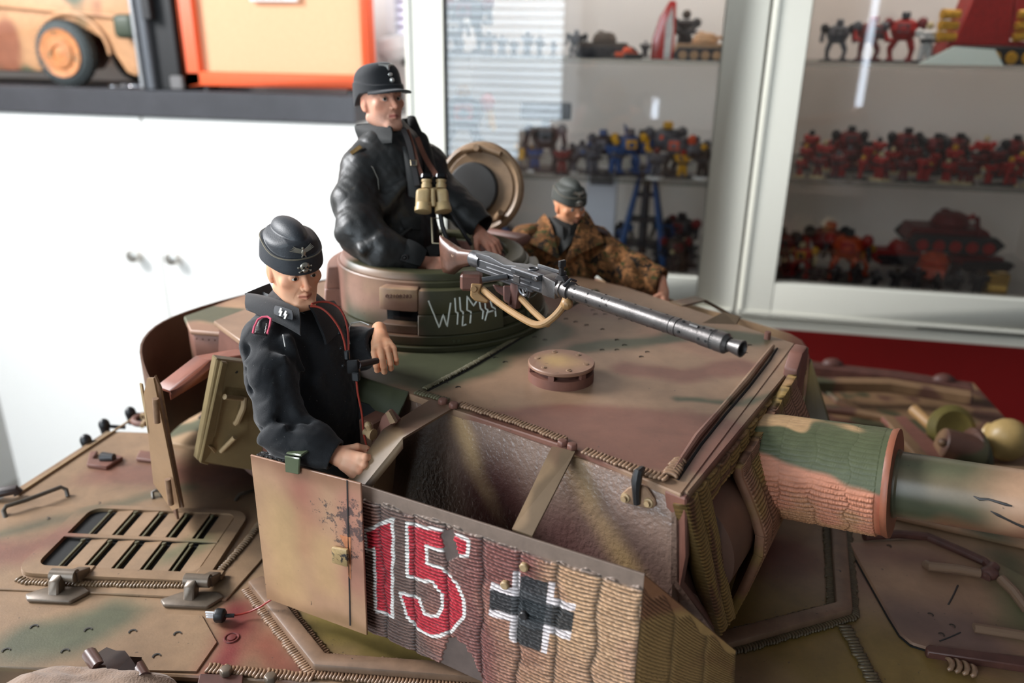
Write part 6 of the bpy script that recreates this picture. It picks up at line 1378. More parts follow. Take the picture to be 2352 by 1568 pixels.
def nets(fn, lo, hi, h, margin=0.):
    lo = np.array(lo, float); hi = np.array(hi, float); Bk = 8
    nb = np.ceil((hi-lo)/(h*Bk)).astype(int)+1; N = nb*Bk+1
    vol = np.empty(N, f32)
    cx = [lo[i]+(np.arange(nb[i])+.5)*Bk*h for i in range(3)]
    C = np.stack(np.meshgrid(*cx, indexing='ij'), -1).reshape(-1, 3).astype(f32); dc = fn(C)
    act = np.abs(dc) < Bk*h*.87*1.35+margin
    s = np.where(dc < 0, -1., 1.).astype(f32).reshape(nb); big = np.repeat(np.repeat(np.repeat(s, Bk, 0), Bk, 1), Bk, 2)
    vol[:-1, :-1, :-1] = big; vol[-1] = 1; vol[:, -1] = 1; vol[:, :, -1] = 1
    ia = np.argwhere(act.reshape(nb)); o = np.arange(Bk+1); OX = np.stack(np.meshgrid(o, o, o, indexing='ij'), -1).reshape(-1, 3)
    for st in range(0, len(ia), 500):
        b = ia[st:st+500]; I = (b[:, None, :]*Bk+OX[None]).reshape(-1, 3); d = fn((lo+I*h).astype(f32)); vol[I[:, 0], I[:, 1], I[:, 2]] = d
    ins = vol < 0
    c = sum(ins[x:N[0]-1+x, y:N[1]-1+y, z:N[2]-1+z].astype(np.int8) for x in (0, 1) for y in (0, 1) for z in (0, 1))
    cell = np.argwhere((c > 0) & (c < 8)); cid = np.full(tuple(N-1), -1, np.int32); cid[cell[:, 0], cell[:, 1], cell[:, 2]] = np.arange(len(cell))
    acc = np.zeros((len(cell), 3)); cnt = np.zeros(len(cell))
    co = [(x, y, z) for x in (0, 1) for y in (0, 1) for z in (0, 1)]
    vals = {k: vol[cell[:, 0]+k[0], cell[:, 1]+k[1], cell[:, 2]+k[2]] for k in co}
    for a in co:
        for ax in range(3):
            if a[ax] == 0:
                b = list(a); b[ax] = 1; b = tuple(b); va, vb = vals[a], vals[b]; m = (va < 0) != (vb < 0); t = np.where(m, va/(va-vb+1e-20), 0)
                p = np.array(a, float)[None]+np.zeros((len(cell), 3)); p[:, ax] += t; acc += p*m[:, None]; cnt += m
    V = lo+(cell+acc/np.maximum(cnt, 1)[:, None])*h
    Fs = []
    for ax in range(3):
        sl0 = [slice(1, -1)]*3; sl0[ax] = slice(0, -1); sl1 = list(sl0); sl1[ax] = slice(1, None)
        A_ = ins[tuple(sl0)]; B_ = ins[tuple(sl1)]
        # align: edges from p to p+e_ax with p having all 4 neighbouring cells
        e = np.argwhere(A_ != B_); off = np.array([1, 1, 1]); off[ax] = 0; e = e+off
        u_, v_ = [(1, 2), (2, 0), (0, 1)][ax]
        def q(du, dv):
            k = e.copy(); k[:, u_] -= du; k[:, v_] -= dv; return cid[k[:, 0], k[:, 1], k[:, 2]]
        F_ = np.stack([q(1, 1), q(0, 1), q(0, 0), q(1, 0)], -1); fl = ~ins[e[:, 0], e[:, 1], e[:, 2]]; F_[fl] = F_[fl][:, ::-1]; Fs.append(F_)
    F_ = np.vstack(Fs); F_ = F_[(F_ >= 0).all(1)]; return V, F_
def sdf_obj(name, fn, lo, hi, h, m, parent, paintf=None, label=None, margin=0.):
    V, F_ = nets(fn, lo, hi, h, margin); pc = paintf(V) if paintf else None
    return mesh_np(name, V, F_, m, parent, True, pc, label)
def bounds(pts, r): P = np.array(pts); return P.min(0)-r, P.max(0)+r
class Loc:
    """local frame: x right of the person, y forward, z up"""
    def __init__(s, o, fwd, up):
        s.o = np.array(o, float); y = np.array(fwd, float); y /= np.linalg.norm(y); z = np.array(up, float); z = z-y*(z @ y); z /= np.linalg.norm(z); x = np.cross(y, z); s.A = np.array([x, y, z])
    def w(s, p): return s.o+np.asarray(p, float) @ s.A
    def l(s, P): return (P-s.o.astype(P.dtype)) @ s.A.T.astype(P.dtype)
    def d(s, v): return np.asarray(v, float) @ s.A
def camdir(az_right, up=0.):
    """horizontal direction towards the camera turned az degrees to the picture's right, tilted up"""
    b = -np.array([_f[0], _f[1], 0]); b /= np.linalg.norm(b); a = radians(az_right); r = np.array([_r[0], _r[1], 0]); v = b*cos(a)+r*sin(a); return v*cos(radians(up))+ew*sin(radians(up))
# ---------------- head
m_skin = mat('figure_skin', (226, 168, 136), .48, attr=True, sss=.10, spec=.28, bump=.00005, bscale=2500)
m_eye = mat('eye_white', (226, 222, 216), .15)
def head(t, L, H, skin, brow, stub=0., mouth=(178, 96, 84), iris=(88, 110, 130), h=.00034, squint=1., ext=None, jaw=1., nosew=1., gaze=0.):
    """L head frame at the chin level centre; H crown to chin height"""
    S = H
    def fn(Pw):
        P = L.l(Pw)/f32(S); X = P.copy(); X[:, 0] = np.abs(X[:, 0])
        d = sell(P, (0, -.08, .62), (.315, .40, .375))
        d = smin(d, sell(P, (0, .10, .40), (.268, .265, .37)), .10)
        d = smin(d, scap(X, (.205*jaw, -.02, .23), (.07, .27, .085), .085, .085), .09)
        d = smin(d, scap(X, (.05*jaw, .295, .075), (0, .305, .07), .075, .075), .06)
        d = smin(d, sell(X, (.185, .235, .42), (.085, .075, .075)), .06)
        d = smin(d, scap(X, (.0, .345, .575), (.17, .285, .585), .040, .040), .05)
        d = smax(d, -sell(X, (.125, .385, .492), (.072, .060, .048)), .035)
        d = smin(d, sell(X, (.122, .292, .487), (.068, .062, .060)), .006)
        d = smax(d, -sell(X, (.122, .365, .485-.004*squint), (.050, .060, .0165*squint)), .006)
        d = smin(d, scap(P, (0, .325, .545), (0, .425, .365), .024, .040), .030)
        d = smin(d, scap(P, (0, .425, .365), (0, .400, .345), .040, .034), .018)
        d = smin(d, sell(X, (.047*nosew, .385, .345), (.028, .038, .028)), .014)
        d = smax(d, -sell(X, (.024, .405, .318), (.012, .018, .012)), .008)
        d = smin(d, scap(X, (.0, .362, .245), (.082, .325, .226), .029, .015), .018)
        d = smin(d, scap(X, (.0, .360, .196), (.066, .325, .206), .031, .013), .016)
        d = smax(d, -scap(X, (.0, .392, .221), (.092, .335, .216), .0085, .006), .010)
        d = smax(d, -scap(P, (0, .395, .31), (0, .388, .27), .010, .010), .012)
        d = smax(d, -scap(P, (-.06, .375, .150), (.06, .375, .150), .018, .018), .035)
        d = smax(d, -scap(X, (.085, .365, .325), (.135, .31, .20), .006, .006), .03)
        e = sell(X, (.303, -.045, .45), (.030, .078, .118)); e = smax(e, -sell(X, (.348, -.030, .465), (.020, .040, .065)), .015); e = smin(e, sell(X, (.298, -.01, .355), (.024, .035, .035)), .02)
        d = smin(d, e, .030)
        d = smin(d, scap(P, (0, -.10, .20), (0, -.17, -.32), .175, .185), .07)
        if ext is not None: d = ext(P, X, d)
        return d*S
    def paint(V):
        P = L.l(V)/S; X = P.copy(); X[:, 0] = np.abs(X[:, 0]); c = np.tile(lin(skin), (len(V), 1)); n = SN(3, 5)(P*1.); n2 = SN(4, 30)(P)
        red = lin(skin)*np.array([1.0, .62, .52])
        bl = lambda ctr, r: np.exp(-(((X-np.array(ctr))/np.array(r))**2).sum(1))
        c = mixc(c, red, .40*bl((.19, .27, .36), (.09, .12, .10))+.45*bl((0, .45, .36), (.06, .08, .07))+.55*bl((.32, -.03, .45), (.05, .1, .14))+.30*bl((.122, .35, .45), (.07, .06, .03))+.15*np.clip(n, 0, 1))
        c = mixc(c, lin(brow), .75*np.exp(-(((X[:, 2]-.563-.03*np.exp(-((X[:, 0]-.13)/.06)**2))/.018)**2))*sst(X[:, 0], .035, .06)*sst(X[:, 0], .22, .17)*sst(P[:, 1], .2, .26)*(.7+.3*n2))
        c = mixc(c, lin((120, 62, 48)), .5*bl((.122, .36, .51), (.065, .04, .010)))
        c = mixc(c, lin(mouth), .75*np.exp(-((X[:, 2]-.221)/.030)**4)*sst(X[:, 0], .098, .075)*sst(P[:, 1], .30, .33))
        c = mixc(c, lin(mouth)*.35, .7*np.exp(-((X[:, 2]-.220)/.006)**2)*sst(X[:, 0], .10, .085)*sst(P[:, 1], .29, .32))
        if stub: c = mixc(c, lin((104, 84, 74)), stub*(.8+.2*n2)*sst(P[:, 2], .33, .22)*sst(P[:, 1], -.15, .1)*sst(P[:, 2], -.06, .03)*(1-.8*np.exp(-((X[:, 2]-.221)/.03)**4)*sst(X[:, 0], .09, .07)))
        c = mixc(c, lin((70, 48, 36)), .8*sst(P[:, 2], .56, .66)*sst(P[:, 1], .16, .05)*sst(np.abs(P[:, 0]), .2, .25))
        return c
    hd = sdf_obj('head', fn, *bounds([L.w((x*S, y*S, z*S)) for x in (-.36, .36) for y in (-.5, .5) for z in (-.38, 1.02)], .0005), h, m_skin, t, paint)
    for s in (-1, 1):
        c = L.w((s*.122*S, .292*S, .487*S)); g = G().sph(c, .0615*S, 20, 14, L.A); e = g.obj('eye', m_eye, hd)
        gz = L.d((gaze, 1, -.03)); gz /= np.linalg.norm(gz)
        G().lathe(c+gz*.0600*S, gz, [(-.006*S, .0245*S), (.0010*S, .0235*S), (.0026*S, .010*S)], 20).obj('iris', mat('iris_%d' % iris[0], iris, .15), e)
        G().lathe(c+gz*.0618*S, gz, [(-.002*S, .012*S), (.0016*S, .011*S)], 14).obj('pupil', mat('pupil_black', (8, 8, 8), .1), e)
    return hd
# ---------------- hands
def hand(t, w, along, back, side, size=.0315, curl=(35, 55, 35), spread=4., thumb=(35, 30, 20), skin=(236, 178, 142), h=.00038, curls=None, name='hand'):
    """w wrist; along = to the knuckles; back = normal of the back of the hand; side = +1 if the thumb lies on along x back"""
    y = np.array(along, float); y /= np.linalg.norm(y); z = np.array(back, float); z = z-y*(z @ y); z /= np.linalg.norm(z); x = np.cross(y, z)*side; s = size/.19
    W = lambda p: np.array(w)+x*p[0]*s+y*p[1]*s+z*p[2]*s
    ch = []; kn = [(.031, .092, .004, .0098, (.044, .027, .021)), (.0095, .098, .006, .0100, (.049, .031, .022)), (-.0125, .093, .004, .0095, (.045, .029, .021)), (-.033, .084, .0, .0083, (.036, .022, .019))]
    for i, (kx, ky, kz, r, seg) in enumerate(kn):
        p = np.array([kx, ky, kz]); P = [p*np.array([.7, .45, .6]), p]; R = [r*1.15, r*1.12]; a = 0.; sx = radians(spread)*(1.5-i)/1.5
        cl = curls[i] if curls else curl
        for j, L_ in enumerate(seg):
            a += radians(cl[j]); p = p+np.array([sin(sx)*cos(a), cos(a)*cos(sx), -sin(a)])*L_; P.append(p); R.append(r*(1.02, .94, .82)[j])
        ch.append(([W(q) for q in P], [q*s for q in R]))
    a1, a2, a3 = [radians(q) for q in thumb]
    p = np.array([.020, .020, -.006]); d = np.array([sin(a1), cos(a1)*cos(a2), -sin(a2)]); d /= np.linalg.norm(d); P = [p]; R = [.0165]
    for L_, r in ((.040, .0125), (.030, .0108), (.024, .0092)):
        p = p+d*L_; P.append(p); R.append(r); d = d+np.array([-sin(a3)*.9, .1, -sin(a3)*.5]); d /= np.linalg.norm(d)
    th = ([W(q) for q in P], [q*s for q in R])
    def fn(Q):
        d = smin(scap(Q, W((.006, .0, -.002)), W((.016, .072, -.002)), .0225*s, .0175*s), scap(Q, W((-.004, .0, -.002)), W((-.018, .066, -.003)), .0215*s, .0165*s), .010*s)
        d = smin(d, scap(Q, W((.022, .080, .0)), W((-.027, .074, -.002)), .0135*s, .0125*s), .012*s)
        d = smin(d, scap(Q, W((0, -.060, 0)), W((0, .01, 0)), .0245*s, .0235*s), .012*s)
        for (P, R) in ch:
            d = smin(d, schain(Q, P[:2], R[:2], .002*s), .008*s); f_ = schain(Q, P[1:], R[1:], .0022*s); d = smin(d, f_, .0024*s)
            for q, r in zip(P[1:-1], R[1:-1]): d = smin(d, np.linalg.norm(Q-np.asarray(q, f32), axis=1)-r*1.05, .0015*s)
        d = smin(d, schain(Q, *th, .003*s), .009*s); return d
    allp = [q for P, _ in ch for q in P]+th[0]+[W((0, -.06, 0))]
    c0 = lin(skin)
    def paint(V):
        c = np.tile(c0, (len(V), 1)); n = SN(8, 160)(V); c = mixc(c, c0*np.array([1, .66, .55]), .18+.15*n)
        for P, R in ch:
            for q in P[1:]: c = mixc(c, c0*np.array([1, .60, .5]), .35*np.exp(-(np.linalg.norm(V-q, axis=1)/(.009*s))**2))
        return c
    o = sdf_obj(name, fn, *bounds(allp, .028*s), h, m_skin, t, paint)
    tips = [(P[-1], P[-2]) for P, _ in ch]+[(th[0][-1], th[0][-2])]
    return o
def garment(name, t, fn, pts, r, h, m, folds=(), amp=.0006, fq=55., seed=1, paintf=None, extra=None):
    n1 = SN(seed, fq, 8); n2 = SN(seed+1, fq*2.3, 8)
    def g(Q):
        d = fn(Q)
        for (a, b, r0, k, sgn) in folds:
            e = scap(Q, a, b, r0, r0*.5)
            d = smin(d, e, k) if sgn > 0 else smax(d, -(e+r0*.62), k*1.2)
        Qd = Q.astype(np.float64); v = n1(Qd); d = d-amp*(np.abs(v)**.8*np.sign(v))-amp*.35*n2(Qd)+amp*.5*(1-np.abs(v))**6
        if extra is not None: d = extra(Q, d)
        return d
    return sdf_obj(name, g, *bounds(pts, r), h, m, t, paintf, margin=.001)
def torso(Q, L, sh, chest, waist, k=.02):
    """L body frame at the waist"""
    P = L.l(Q); return P
def stand_collar(name, t, ctr, A, rx, ry, h0, h1, a0, a1, m, th=.0012, flare=.3, lean=0., n=40, tipdrop=0.):
    """band standing up round the neck; A frame rows x (right) y (fwd) z (up); angle 0 = forward"""
    V = []; Fc = []
    for i in range(n+1):
        a = a0+(a1-a0)*i/n; d = A[0]*sin(a)*rx+A[1]*cos(a)*ry; q = abs((i/n)*2-1)
        hh = h1*(1-tipdrop*q**4); lo = np.array(ctr)+d+A[2]*h0; hi = np.array(ctr)+d*(1+flare)+A[2]*hh+A[1]*lean; nn = d/np.linalg.norm(d)
        V += [lo-nn*th, lo+nn*th, (lo+hi)/2+nn*th*1.3, hi+nn*th, hi-nn*th, (lo+hi)/2-nn*th*.8]
    for i in range(n):
        for k in range(6): Fc.append((i*6+k, i*6+(k+1) % 6, (i+1)*6+(k+1) % 6, (i+1)*6+k))
    Fc += [tuple(range(5, -1, -1)), tuple(n*6+k for k in range(6))]
    return G().add(V, Fc).obj(name, m, t, bevel=.0003, angle=60)
# ---------------- caps
def side_cap(t, L, H, m, badge=True, h=.0004, tilt=0.):
    S = H
    def fn(Pw):
        P = L.l(Pw)/f32(S); z = P[:, 2]-.02*0; y = P[:, 1]+.05; x = P[:, 0]
        u = np.clip((z-.60)/.52, 0, 1)
        a = .345-.07*u**1.4; b = .435-.06*u
        d = (np.sqrt((np.abs(x)/a)**2.1+(np.abs(y)/b)**2.3)**(1/1.1)-1)*np.minimum(a, b)*.75
        top = 1.03-.06*(y/.4)**2-.22*np.abs(x)-.35*np.maximum(np.abs(x)-.16, 0)
        d = smax(d, (z-top)*.9, .035)
        d = smin(d, sell(P, (0, -.06, .955), (.185, .385, .165)), .005)
        crease = scap(P, (0, .18, 1.16), (0, -.34, 1.16), .055); d = smax(d, -crease, .05) if False else d
        # turned-up band
        ye = .90-.13*sst(y, -.20, .38); band = smax(d-.020, z-ye, .010); d = smin(d, band, .006)
        base = .60-.055*sst(P[:, 1], .1, .42)+.02*np.abs(x); d = smax(d, base-z, .006)
        c = L.l(Pw)*0; return d*S
    cap_ = sdf_obj('side_cap', fn, *bounds([L.w((x*S, y*S, z*S)) for x in (-.42, .42) for y in (-.55, .45) for z in (.5, 1.16)], .0005), h, m, t)
    # piping along the band edge, traced on the cap
    def surf(ang, z):
        d = np.array([sin(ang), cos(ang), 0]); lo_, hi_ = .1, .62
        for _ in range(22):
            mi = (lo_+hi_)/2; p = L.w(np.array([d[0]*mi*S, (d[1]*mi-.05)*S, z*S])).astype(f32)[None]
            if fn(p)[0] < 0: lo_ = mi
            else: hi_ = mi
        return L.w(np.array([d[0]*lo_*S, (d[1]*lo_-.05)*S, z*S]))
    P = []
    for a in np.linspace(-pi, pi, 80)[:-1]:
        y = .40*cos(a); ye = .90-.13*float(sst(np.array(y), -.20, .38)); P.append(surf(a, ye-.012))
    m_pip = mat('worn_piping', (112, 104, 88), .6, vary=.25, vscale=400)
    G().tube(P, .010*S, 6, closed=True).obj('piping', m_pip, cap_)
    P = [surf(a, .95-.0*abs(a)) for a in np.linspace(-pi, pi, 60)[:-1]]
    sl = mat('badge_silver', (190, 184, 170), .3, metal=.85, vary=.25, vscale=900)
    if badge:
        # spread eagle: body, two feathered wings, wreath below
        def on(a, z, o=.012): p = surf(a, z); n = L.d((sin(a), cos(a), .15)); return p+n*o*S
        g = G()
        for s in (-1, 1):
            for k in range(4): g.tube([on(s*.03, 0.825+.012*k), on(s*.20, 0.845+.016*k), on(s*(.40-.04*k), 0.862+.018*k)], [.010*S, .010*S, .005*S], 6)
        g.sph(on(0, .825), (.028*S, .016*S, .05*S), 10, 8, L.A).sph(on(.01, .885), .018*S, 8, 6).torus(on(0, .772), L.d((0, 1, .1)), .026*S, .008*S, 16, 6)
        g.obj('eagle_badge', sl, cap_)
        # round skull badge: cranium, cheekbones, jaw, bones behind, with dark sockets
        c = on(.03, .655, .014); g = G().sph(c+L.d((0, 0, .012*S)), (.062*S, .024*S, .054*S), 14, 10, L.A).sph(c+L.d((0, .006*S, -.040*S)), (.038*S, .020*S, .028*S), 12, 8, L.A)
        for s in (-1, 1): g.cyl(c+L.d((s*.082*S, -.004*S, .012*S)), c+L.d((-s*.070*S, -.004*S, -.055*S)), .009*S, n=8); g.sph(c+L.d((s*.084*S, -.004*S, .006*S)), .014*S, 8, 6).sph(c+L.d((s*.072*S, -.004*S, -.056*S)), .014*S, 8, 6)
        sk = g.obj('skull_badge', sl, cap_)
        g = G()
        for s in (-1, 1): g.sph(c+L.d((s*.024*S, .023*S, .004*S)), (.015*S, .007*S, .014*S), 8, 6, L.A)
        g.sph(c+L.d((0, .025*S, -.020*S)), (.006*S, .005*S, .009*S), 6, 5, L.A); g.obj('sockets', m_int, sk)
    return cap_
def field_cap(t, L, H, m, h=.0005):
    S = H
    def fn(Pw):
        P = L.l(Pw)/f32(S); x, y, z = P[:, 0], P[:, 1]+.05, P[:, 2]; u = np.clip((z-.58)/.5, 0, 1)
        a = .375-.05*u**2; b = .455-.09*u; d = (np.sqrt((x/a)**2+(y/b)**2)-1)*np.minimum(a, b)
        d = smax(d, z-(1.06+.02*y-.3*x*x-.15*np.maximum(-y, 0)), .17)
        ye = .80-.10*sst(y, -.1, .4); band = smax(d-.018, z-ye, .012); d = smin(d, band, .008)
        base = .60-.16*sst(-y, -.1, .25); d = smax(d, base-z, .010)
        v = smax(np.abs(z-(.640-.16*(np.maximum(y-.30, 0)))+.50*x*x)-.017, np.sqrt((x/.36)**2+((y-.22)/.50)**2)*.36-.36, .01); v = smax(v, .25-y, .02); d = smin(d, v, .02)
        return d*S
    c = sdf_obj('field_cap', fn, *bounds([L.w((x*S, y*S, z*S)) for x in (-.45, .45) for y in (-.58, .72) for z in (.35, 1.12)], .0005), h, m, t)
    sl = mat('badge_silver', (190, 184, 170), .3, metal=.85); wh = mat('silver_button', (214, 212, 206), .3, metal=.7)
    f = lambda x, y, z: L.w((x*S, y*S, z*S))
    G().sph(f(.0, .405, .76), .038*S, 14, 10).obj('button', wh, c)
    G().sph(f(0, .375, .85), (.042*S, .02*S, .028*S), 12, 8, L.A).obj('skull_badge', wh, c)
    g = G().sph(f(0, .33, .95), (.024*S, .02*S, .05*S), 10, 8, L.A)
    for s in (-1, 1):
        for k in range(3): g.cyl(f(0, .33, .97+.012*k), f(s*.13, .27, .985+.016*k), .010*S, .006*S, 7)
    g.obj('eagle_badge', wh, c); return c
def sheet(name, c00, c10, c11, c01, m, t, th=.0008, bulge=.001, n=10, wav=0., seed=2, rnd=0., label=None, toward=None):
    """soft four-cornered piece of cloth with thickness"""
    P = [np.array(p, float) for p in (c00, c10, c11, c01)]; N = np.cross(P[1]-P[0], P[3]-P[0]); N /= np.linalg.norm(N)
    if N @ ((CAM if toward is None else toward)-P[0]) < 0: N = -N
    V = []; Fc = []; r = SN(seed, .6)
    for j in range(n+1):
        for i in range(n+1):
            s, q = i/n, j/n
            if rnd:  # rounded corners
                e = rnd; ss = (s-.5)*2; qq = (q-.5)*2; s = .5+.5*ss*sqrt(1-rnd*qq*qq/2); q = .5+.5*qq*sqrt(1-rnd*ss*ss/2)
            p = P[0]*(1-s)*(1-q)+P[1]*s*(1-q)+P[2]*s*q+P[3]*(1-s)*q; b = bulge*4*s*(1-s)*1.0+bulge*2*q*(1-q)+wav*float(r(np.array([s*2, q*2, 0.])))
            V.append(p+N*b)
    k = len(V); V += [v-N*th for v in V]
    id_ = lambda i, j: j*(n+1)+i
    for j in range(n):
        for i in range(n): a, b, c, d = id_(i, j), id_(i+1, j), id_(i+1, j+1), id_(i, j+1); Fc += [(a, b, c, d), (d+k, c+k, b+k, a+k)]
    R_ = [id_(i, 0) for i in range(n+1)]+[id_(n, j) for j in range(1, n+1)]+[id_(i, n) for i in range(n-1, -1, -1)]+[id_(0, j) for j in range(n-1, 0, -1)]
    for i in range(len(R_)): a, b = R_[i], R_[(i+1) % len(R_)]; Fc.append((a, a+k, b+k, b))
    return G().add(V, Fc).obj(name, m, t, angle=50, label=label)
D_ = dep
# ================================================================ commander in the cupola (leather coat)
m_lth = mat('black_leather', (36, 36, 35), .45, spec=.42, bump=.00012, bscale=900, vary=.22, vscale=60, chips=((62, 58, 50), 70, .63))
m_wool = mat('black_wool', (24, 25, 28), .8, sheen=.25, spec=.3, bump=.00015, bscale=2600, dust=.25)
m_hatw = mat('black_cap_wool', (28, 29, 32), .75, sheen=.2, spec=.3, bump=.0001, bscale=1500)
m_capg = mat('charcoal_cap', (52, 54, 58), .5, spec=.4, bump=.00008, bscale=1400, vary=.1, vscale=90, dust=.15)
m_capg2 = mat('field_grey_cap', (60, 62, 56), .65, bump=.00008, bscale=1200)
tB = thing('soldier_figure', D_(930, 600, .555), 'commander figure in black leather coat and peaked field cap standing in the cupola', 'figurine')
FB = camdir(38, 0); LB = Loc(D_(930, 560, .553), FB, (0, 0, 1))
b_ = {'N': D_(893, 322, .553), 'sR': D_(826, 384, .541), 'sL': D_(980, 372, .572), 'C': D_(905, 440, .553), 'B': D_(925, 545, .555), 'Hp': D_(925, 640, .560)}
armR = [D_(832, 396, .538), D_(819, 465, .528), D_(828, 532, .514), D_(885, 580, .510), D_(960, 601, .514)]; aRr = [.0145, .0155, .0145, .0132, .0108]
armL = [D_(982, 380, .571), D_(1008, 440, .577), D_(1040, 462, .571), D_(1075, 492, .565), D_(1108, 520, .560)]; aLr = [.0132, .0128, .0118, .0108, .0100]
lapB = [D_(938, 330, .538), D_(965, 420, .533), D_(985, 540, .535)]
def fnB(Q):
    d = sell(Q, b_['C'], (.030, .0205, .036), LB.A); d = smin(d, sell(Q, b_['B'], (.0265, .0185, .034), LB.A), .012); d = smin(d, scap(Q, b_['B'], b_['Hp'], .021, .020), .012)
    d = smin(d, scap(Q, b_['sR'], b_['N'], .0135, .0145), .010); d = smin(d, scap(Q, b_['sL'], b_['N'], .0125, .0145), .010)
    a = schain(Q, armR, aRr, .006); d = smin(d, a, .0035); d = smin(d, schain(Q, armL, aLr, .006), .004); return d
def exB(Q, d):
    # cuffs cut flat, hollow
    for e, p in ((armR[-1], armR[-2]), (armL[-1], armL[-2])):
        ax = (e-p)/np.linalg.norm(e-p); z = (Q-e.astype(f32)) @ ax.astype(f32); near = np.linalg.norm(Q-e.astype(f32), axis=1) < .02
        d = np.where(near, smax(d, z-.0008, .0006), d); d = smax(d, -scap(Q, e-ax*.004, e+ax*.01, .0076, .009), .0008)
    return d
foldB = [(D_(780, 540, .508), D_(852, 528, .505), .0022, .006, 1), (D_(790, 510, .509), D_(862, 508, .511), .0022, .005, 1), (D_(832, 575, .498), D_(880, 548, .500), .0020, .006, 1), (D_(880, 480, .526), D_(930, 420, .530), .0030, .010, 1), (D_(900, 555, .522), D_(950, 520, .528), .0025, .008, 1)]
coat = garment('coat', tB, fnB, list(b_.values())+armR+armL, .020, .00085, m_lth, foldB, .00042, 60, 5, extra=exB)
# coat panels, collar, flaps
m_lth2 = mat('black_leather_flat', (34, 34, 33), .62, spec=.2, vary=.2, vscale=60, bump=.0001, bscale=900)
sl_ = lambda *a: [D_(x, y, d) for x, y, d in a]
sheet('collar_flap', *sl_((812, 288, .553), (898, 283, .531), (906, 330, .528), (830, 336, .548)), m_lth2, tB, .0016, .0022, 12, .0006, rnd=.25)
sheet('collar_flap', *sl_((935, 268, .566), (951, 266, .560), (985, 345, .552), (952, 350, .545)), m_lth2, tB, .0016, .0012, 12, .0006)
sheet('collar_back', *sl_((818, 286, .566), (940, 270, .580), (958, 340, .578), (825, 335, .566)), m_lth2, tB, .0016, .0, 12, .0006)
sheet('lapel', *sl_((965, 300, .556), (985, 322, .560), (1018, 460, .556), (978, 400, .542)), m_lth2, tB, .0016, .002, 12, .0008)
sheet('lapel', *sl_((925, 335, .532), (945, 352, .534), (978, 470, .529), (940, 450, .527)), m_lth2, tB, .0014, .002, 12, .0006)
sheet('pocket_flap', *sl_((918, 500, .527), (966, 497, .530), (968, 530, .531), (928, 526, .526)), m_lth2, tB, .0012, .0012, 8, .0003, rnd=.2)
cf = sheet('cuff_flap', *sl_((936, 546, .506), (983, 574, .504), (966, 614, .500), (915, 598, .500)), m_lth2, tB, .0012, .0016, 10, .0003, rnd=.3)
G().torus(D_(930, 592, .4985), camdir(5), .0018, .0006, 16, 6).sph(D_(930, 592, .4985), .0011, 8, 6).obj('button', m_dark, cf)
G().tube([armR[-1]-0*ew]+[armR[-1]], .001) if False else None
sb = sheet('shoulder_board', *sl_((796, 356, .532), (826, 332, .535), (840, 340, .529), (812, 362, .527)), mat('board_black', (26, 24, 22), .6), tB, .0014, .001, 8, rnd=.1)
G().tube(sl_((806, 352, .5265), (829, 336, .5285)), 0, flat=(.0026, .0006), up=-_f).obj('board_stripe', mat('old_gold', (150, 116, 66), .5, vary=.3, vscale=400), sb)
# stitched seams
for P in ([(838, 372, .528), (856, 384, .524), (868, 410, .523), (872, 450, .524)], [(818, 293, .5505), (860, 292, .540), (893, 290, .5305)]):
    G().tube(sl_(*P), .00035, 5).obj('seam', mat('seam_grey', (84, 80, 70), .6), coat)
# belt with buckle
G().tube(sl_((960, 592, .535), (985, 580, .529), (1010, 570, .53), (1050, 556, .545)), 0, flat=(.008, .0016), up=-_f).obj('belt', mat('belt_black', (20, 20, 20), .35), tB)
G().tube(sl_((992, 500, .524), (1016, 502, .524), (1020, 560, .524), (994, 558, .524)), .0009, 6, closed=True).obj('buckle', mat('old_brass_frame', (132, 120, 98), .35, metal=.8), tB)
G().tube(sl_((1008, 470, .524), (1016, 520, .522), (1030, 560, .524)), .0016, 8).tube(sl_((1030, 480, .535), (1062, 530, .535), (1082, 562, .54)), .0014, 8).obj('coat_tie', mat('black_cord', (16, 16, 17), .4), tB)
G().tube(sl_((1082, 540, .542), (1086, 575, .542)), .0012, 8).obj('belt_tip', MATS['old_brass_frame'], tB)
G().tube(sl_((838, 590, .54), (842, 618, .54)), .004, 8).obj('coat_gather', m_lth, tB)
# head
HB = .0425; up_ = np.array([0, 0, 1.])
hB = Loc(D_(884, 303, .546), camdir(40, 9), ew)
head(tB, hB, HB, (224, 168, 142), (70, 46, 34), .25, (176, 84, 80), (70, 60, 50), h=.00042, jaw=1.02, gaze=.25)
field_cap(tB, hB, HB, m_hatw, .00045)
# hands
hand(tB, armR[-1]+(armR[-1]-armR[-2])*.10, D_(1010, 607, .512)-armR[-1], ew*.8-_f*.6, -1, .0315, (25, 40, 30), 5, (20, 20, 15), (226, 166, 140), .00045)
hand(tB, D_(1098, 532, .562), D_(1135, 566, .556)-D_(1098, 532, .562), ew*.75-_f*.5+_r*.2, 1, .0325, (38, 62, 40), 4, (28, 45, 28), (222, 160, 134), .00045)
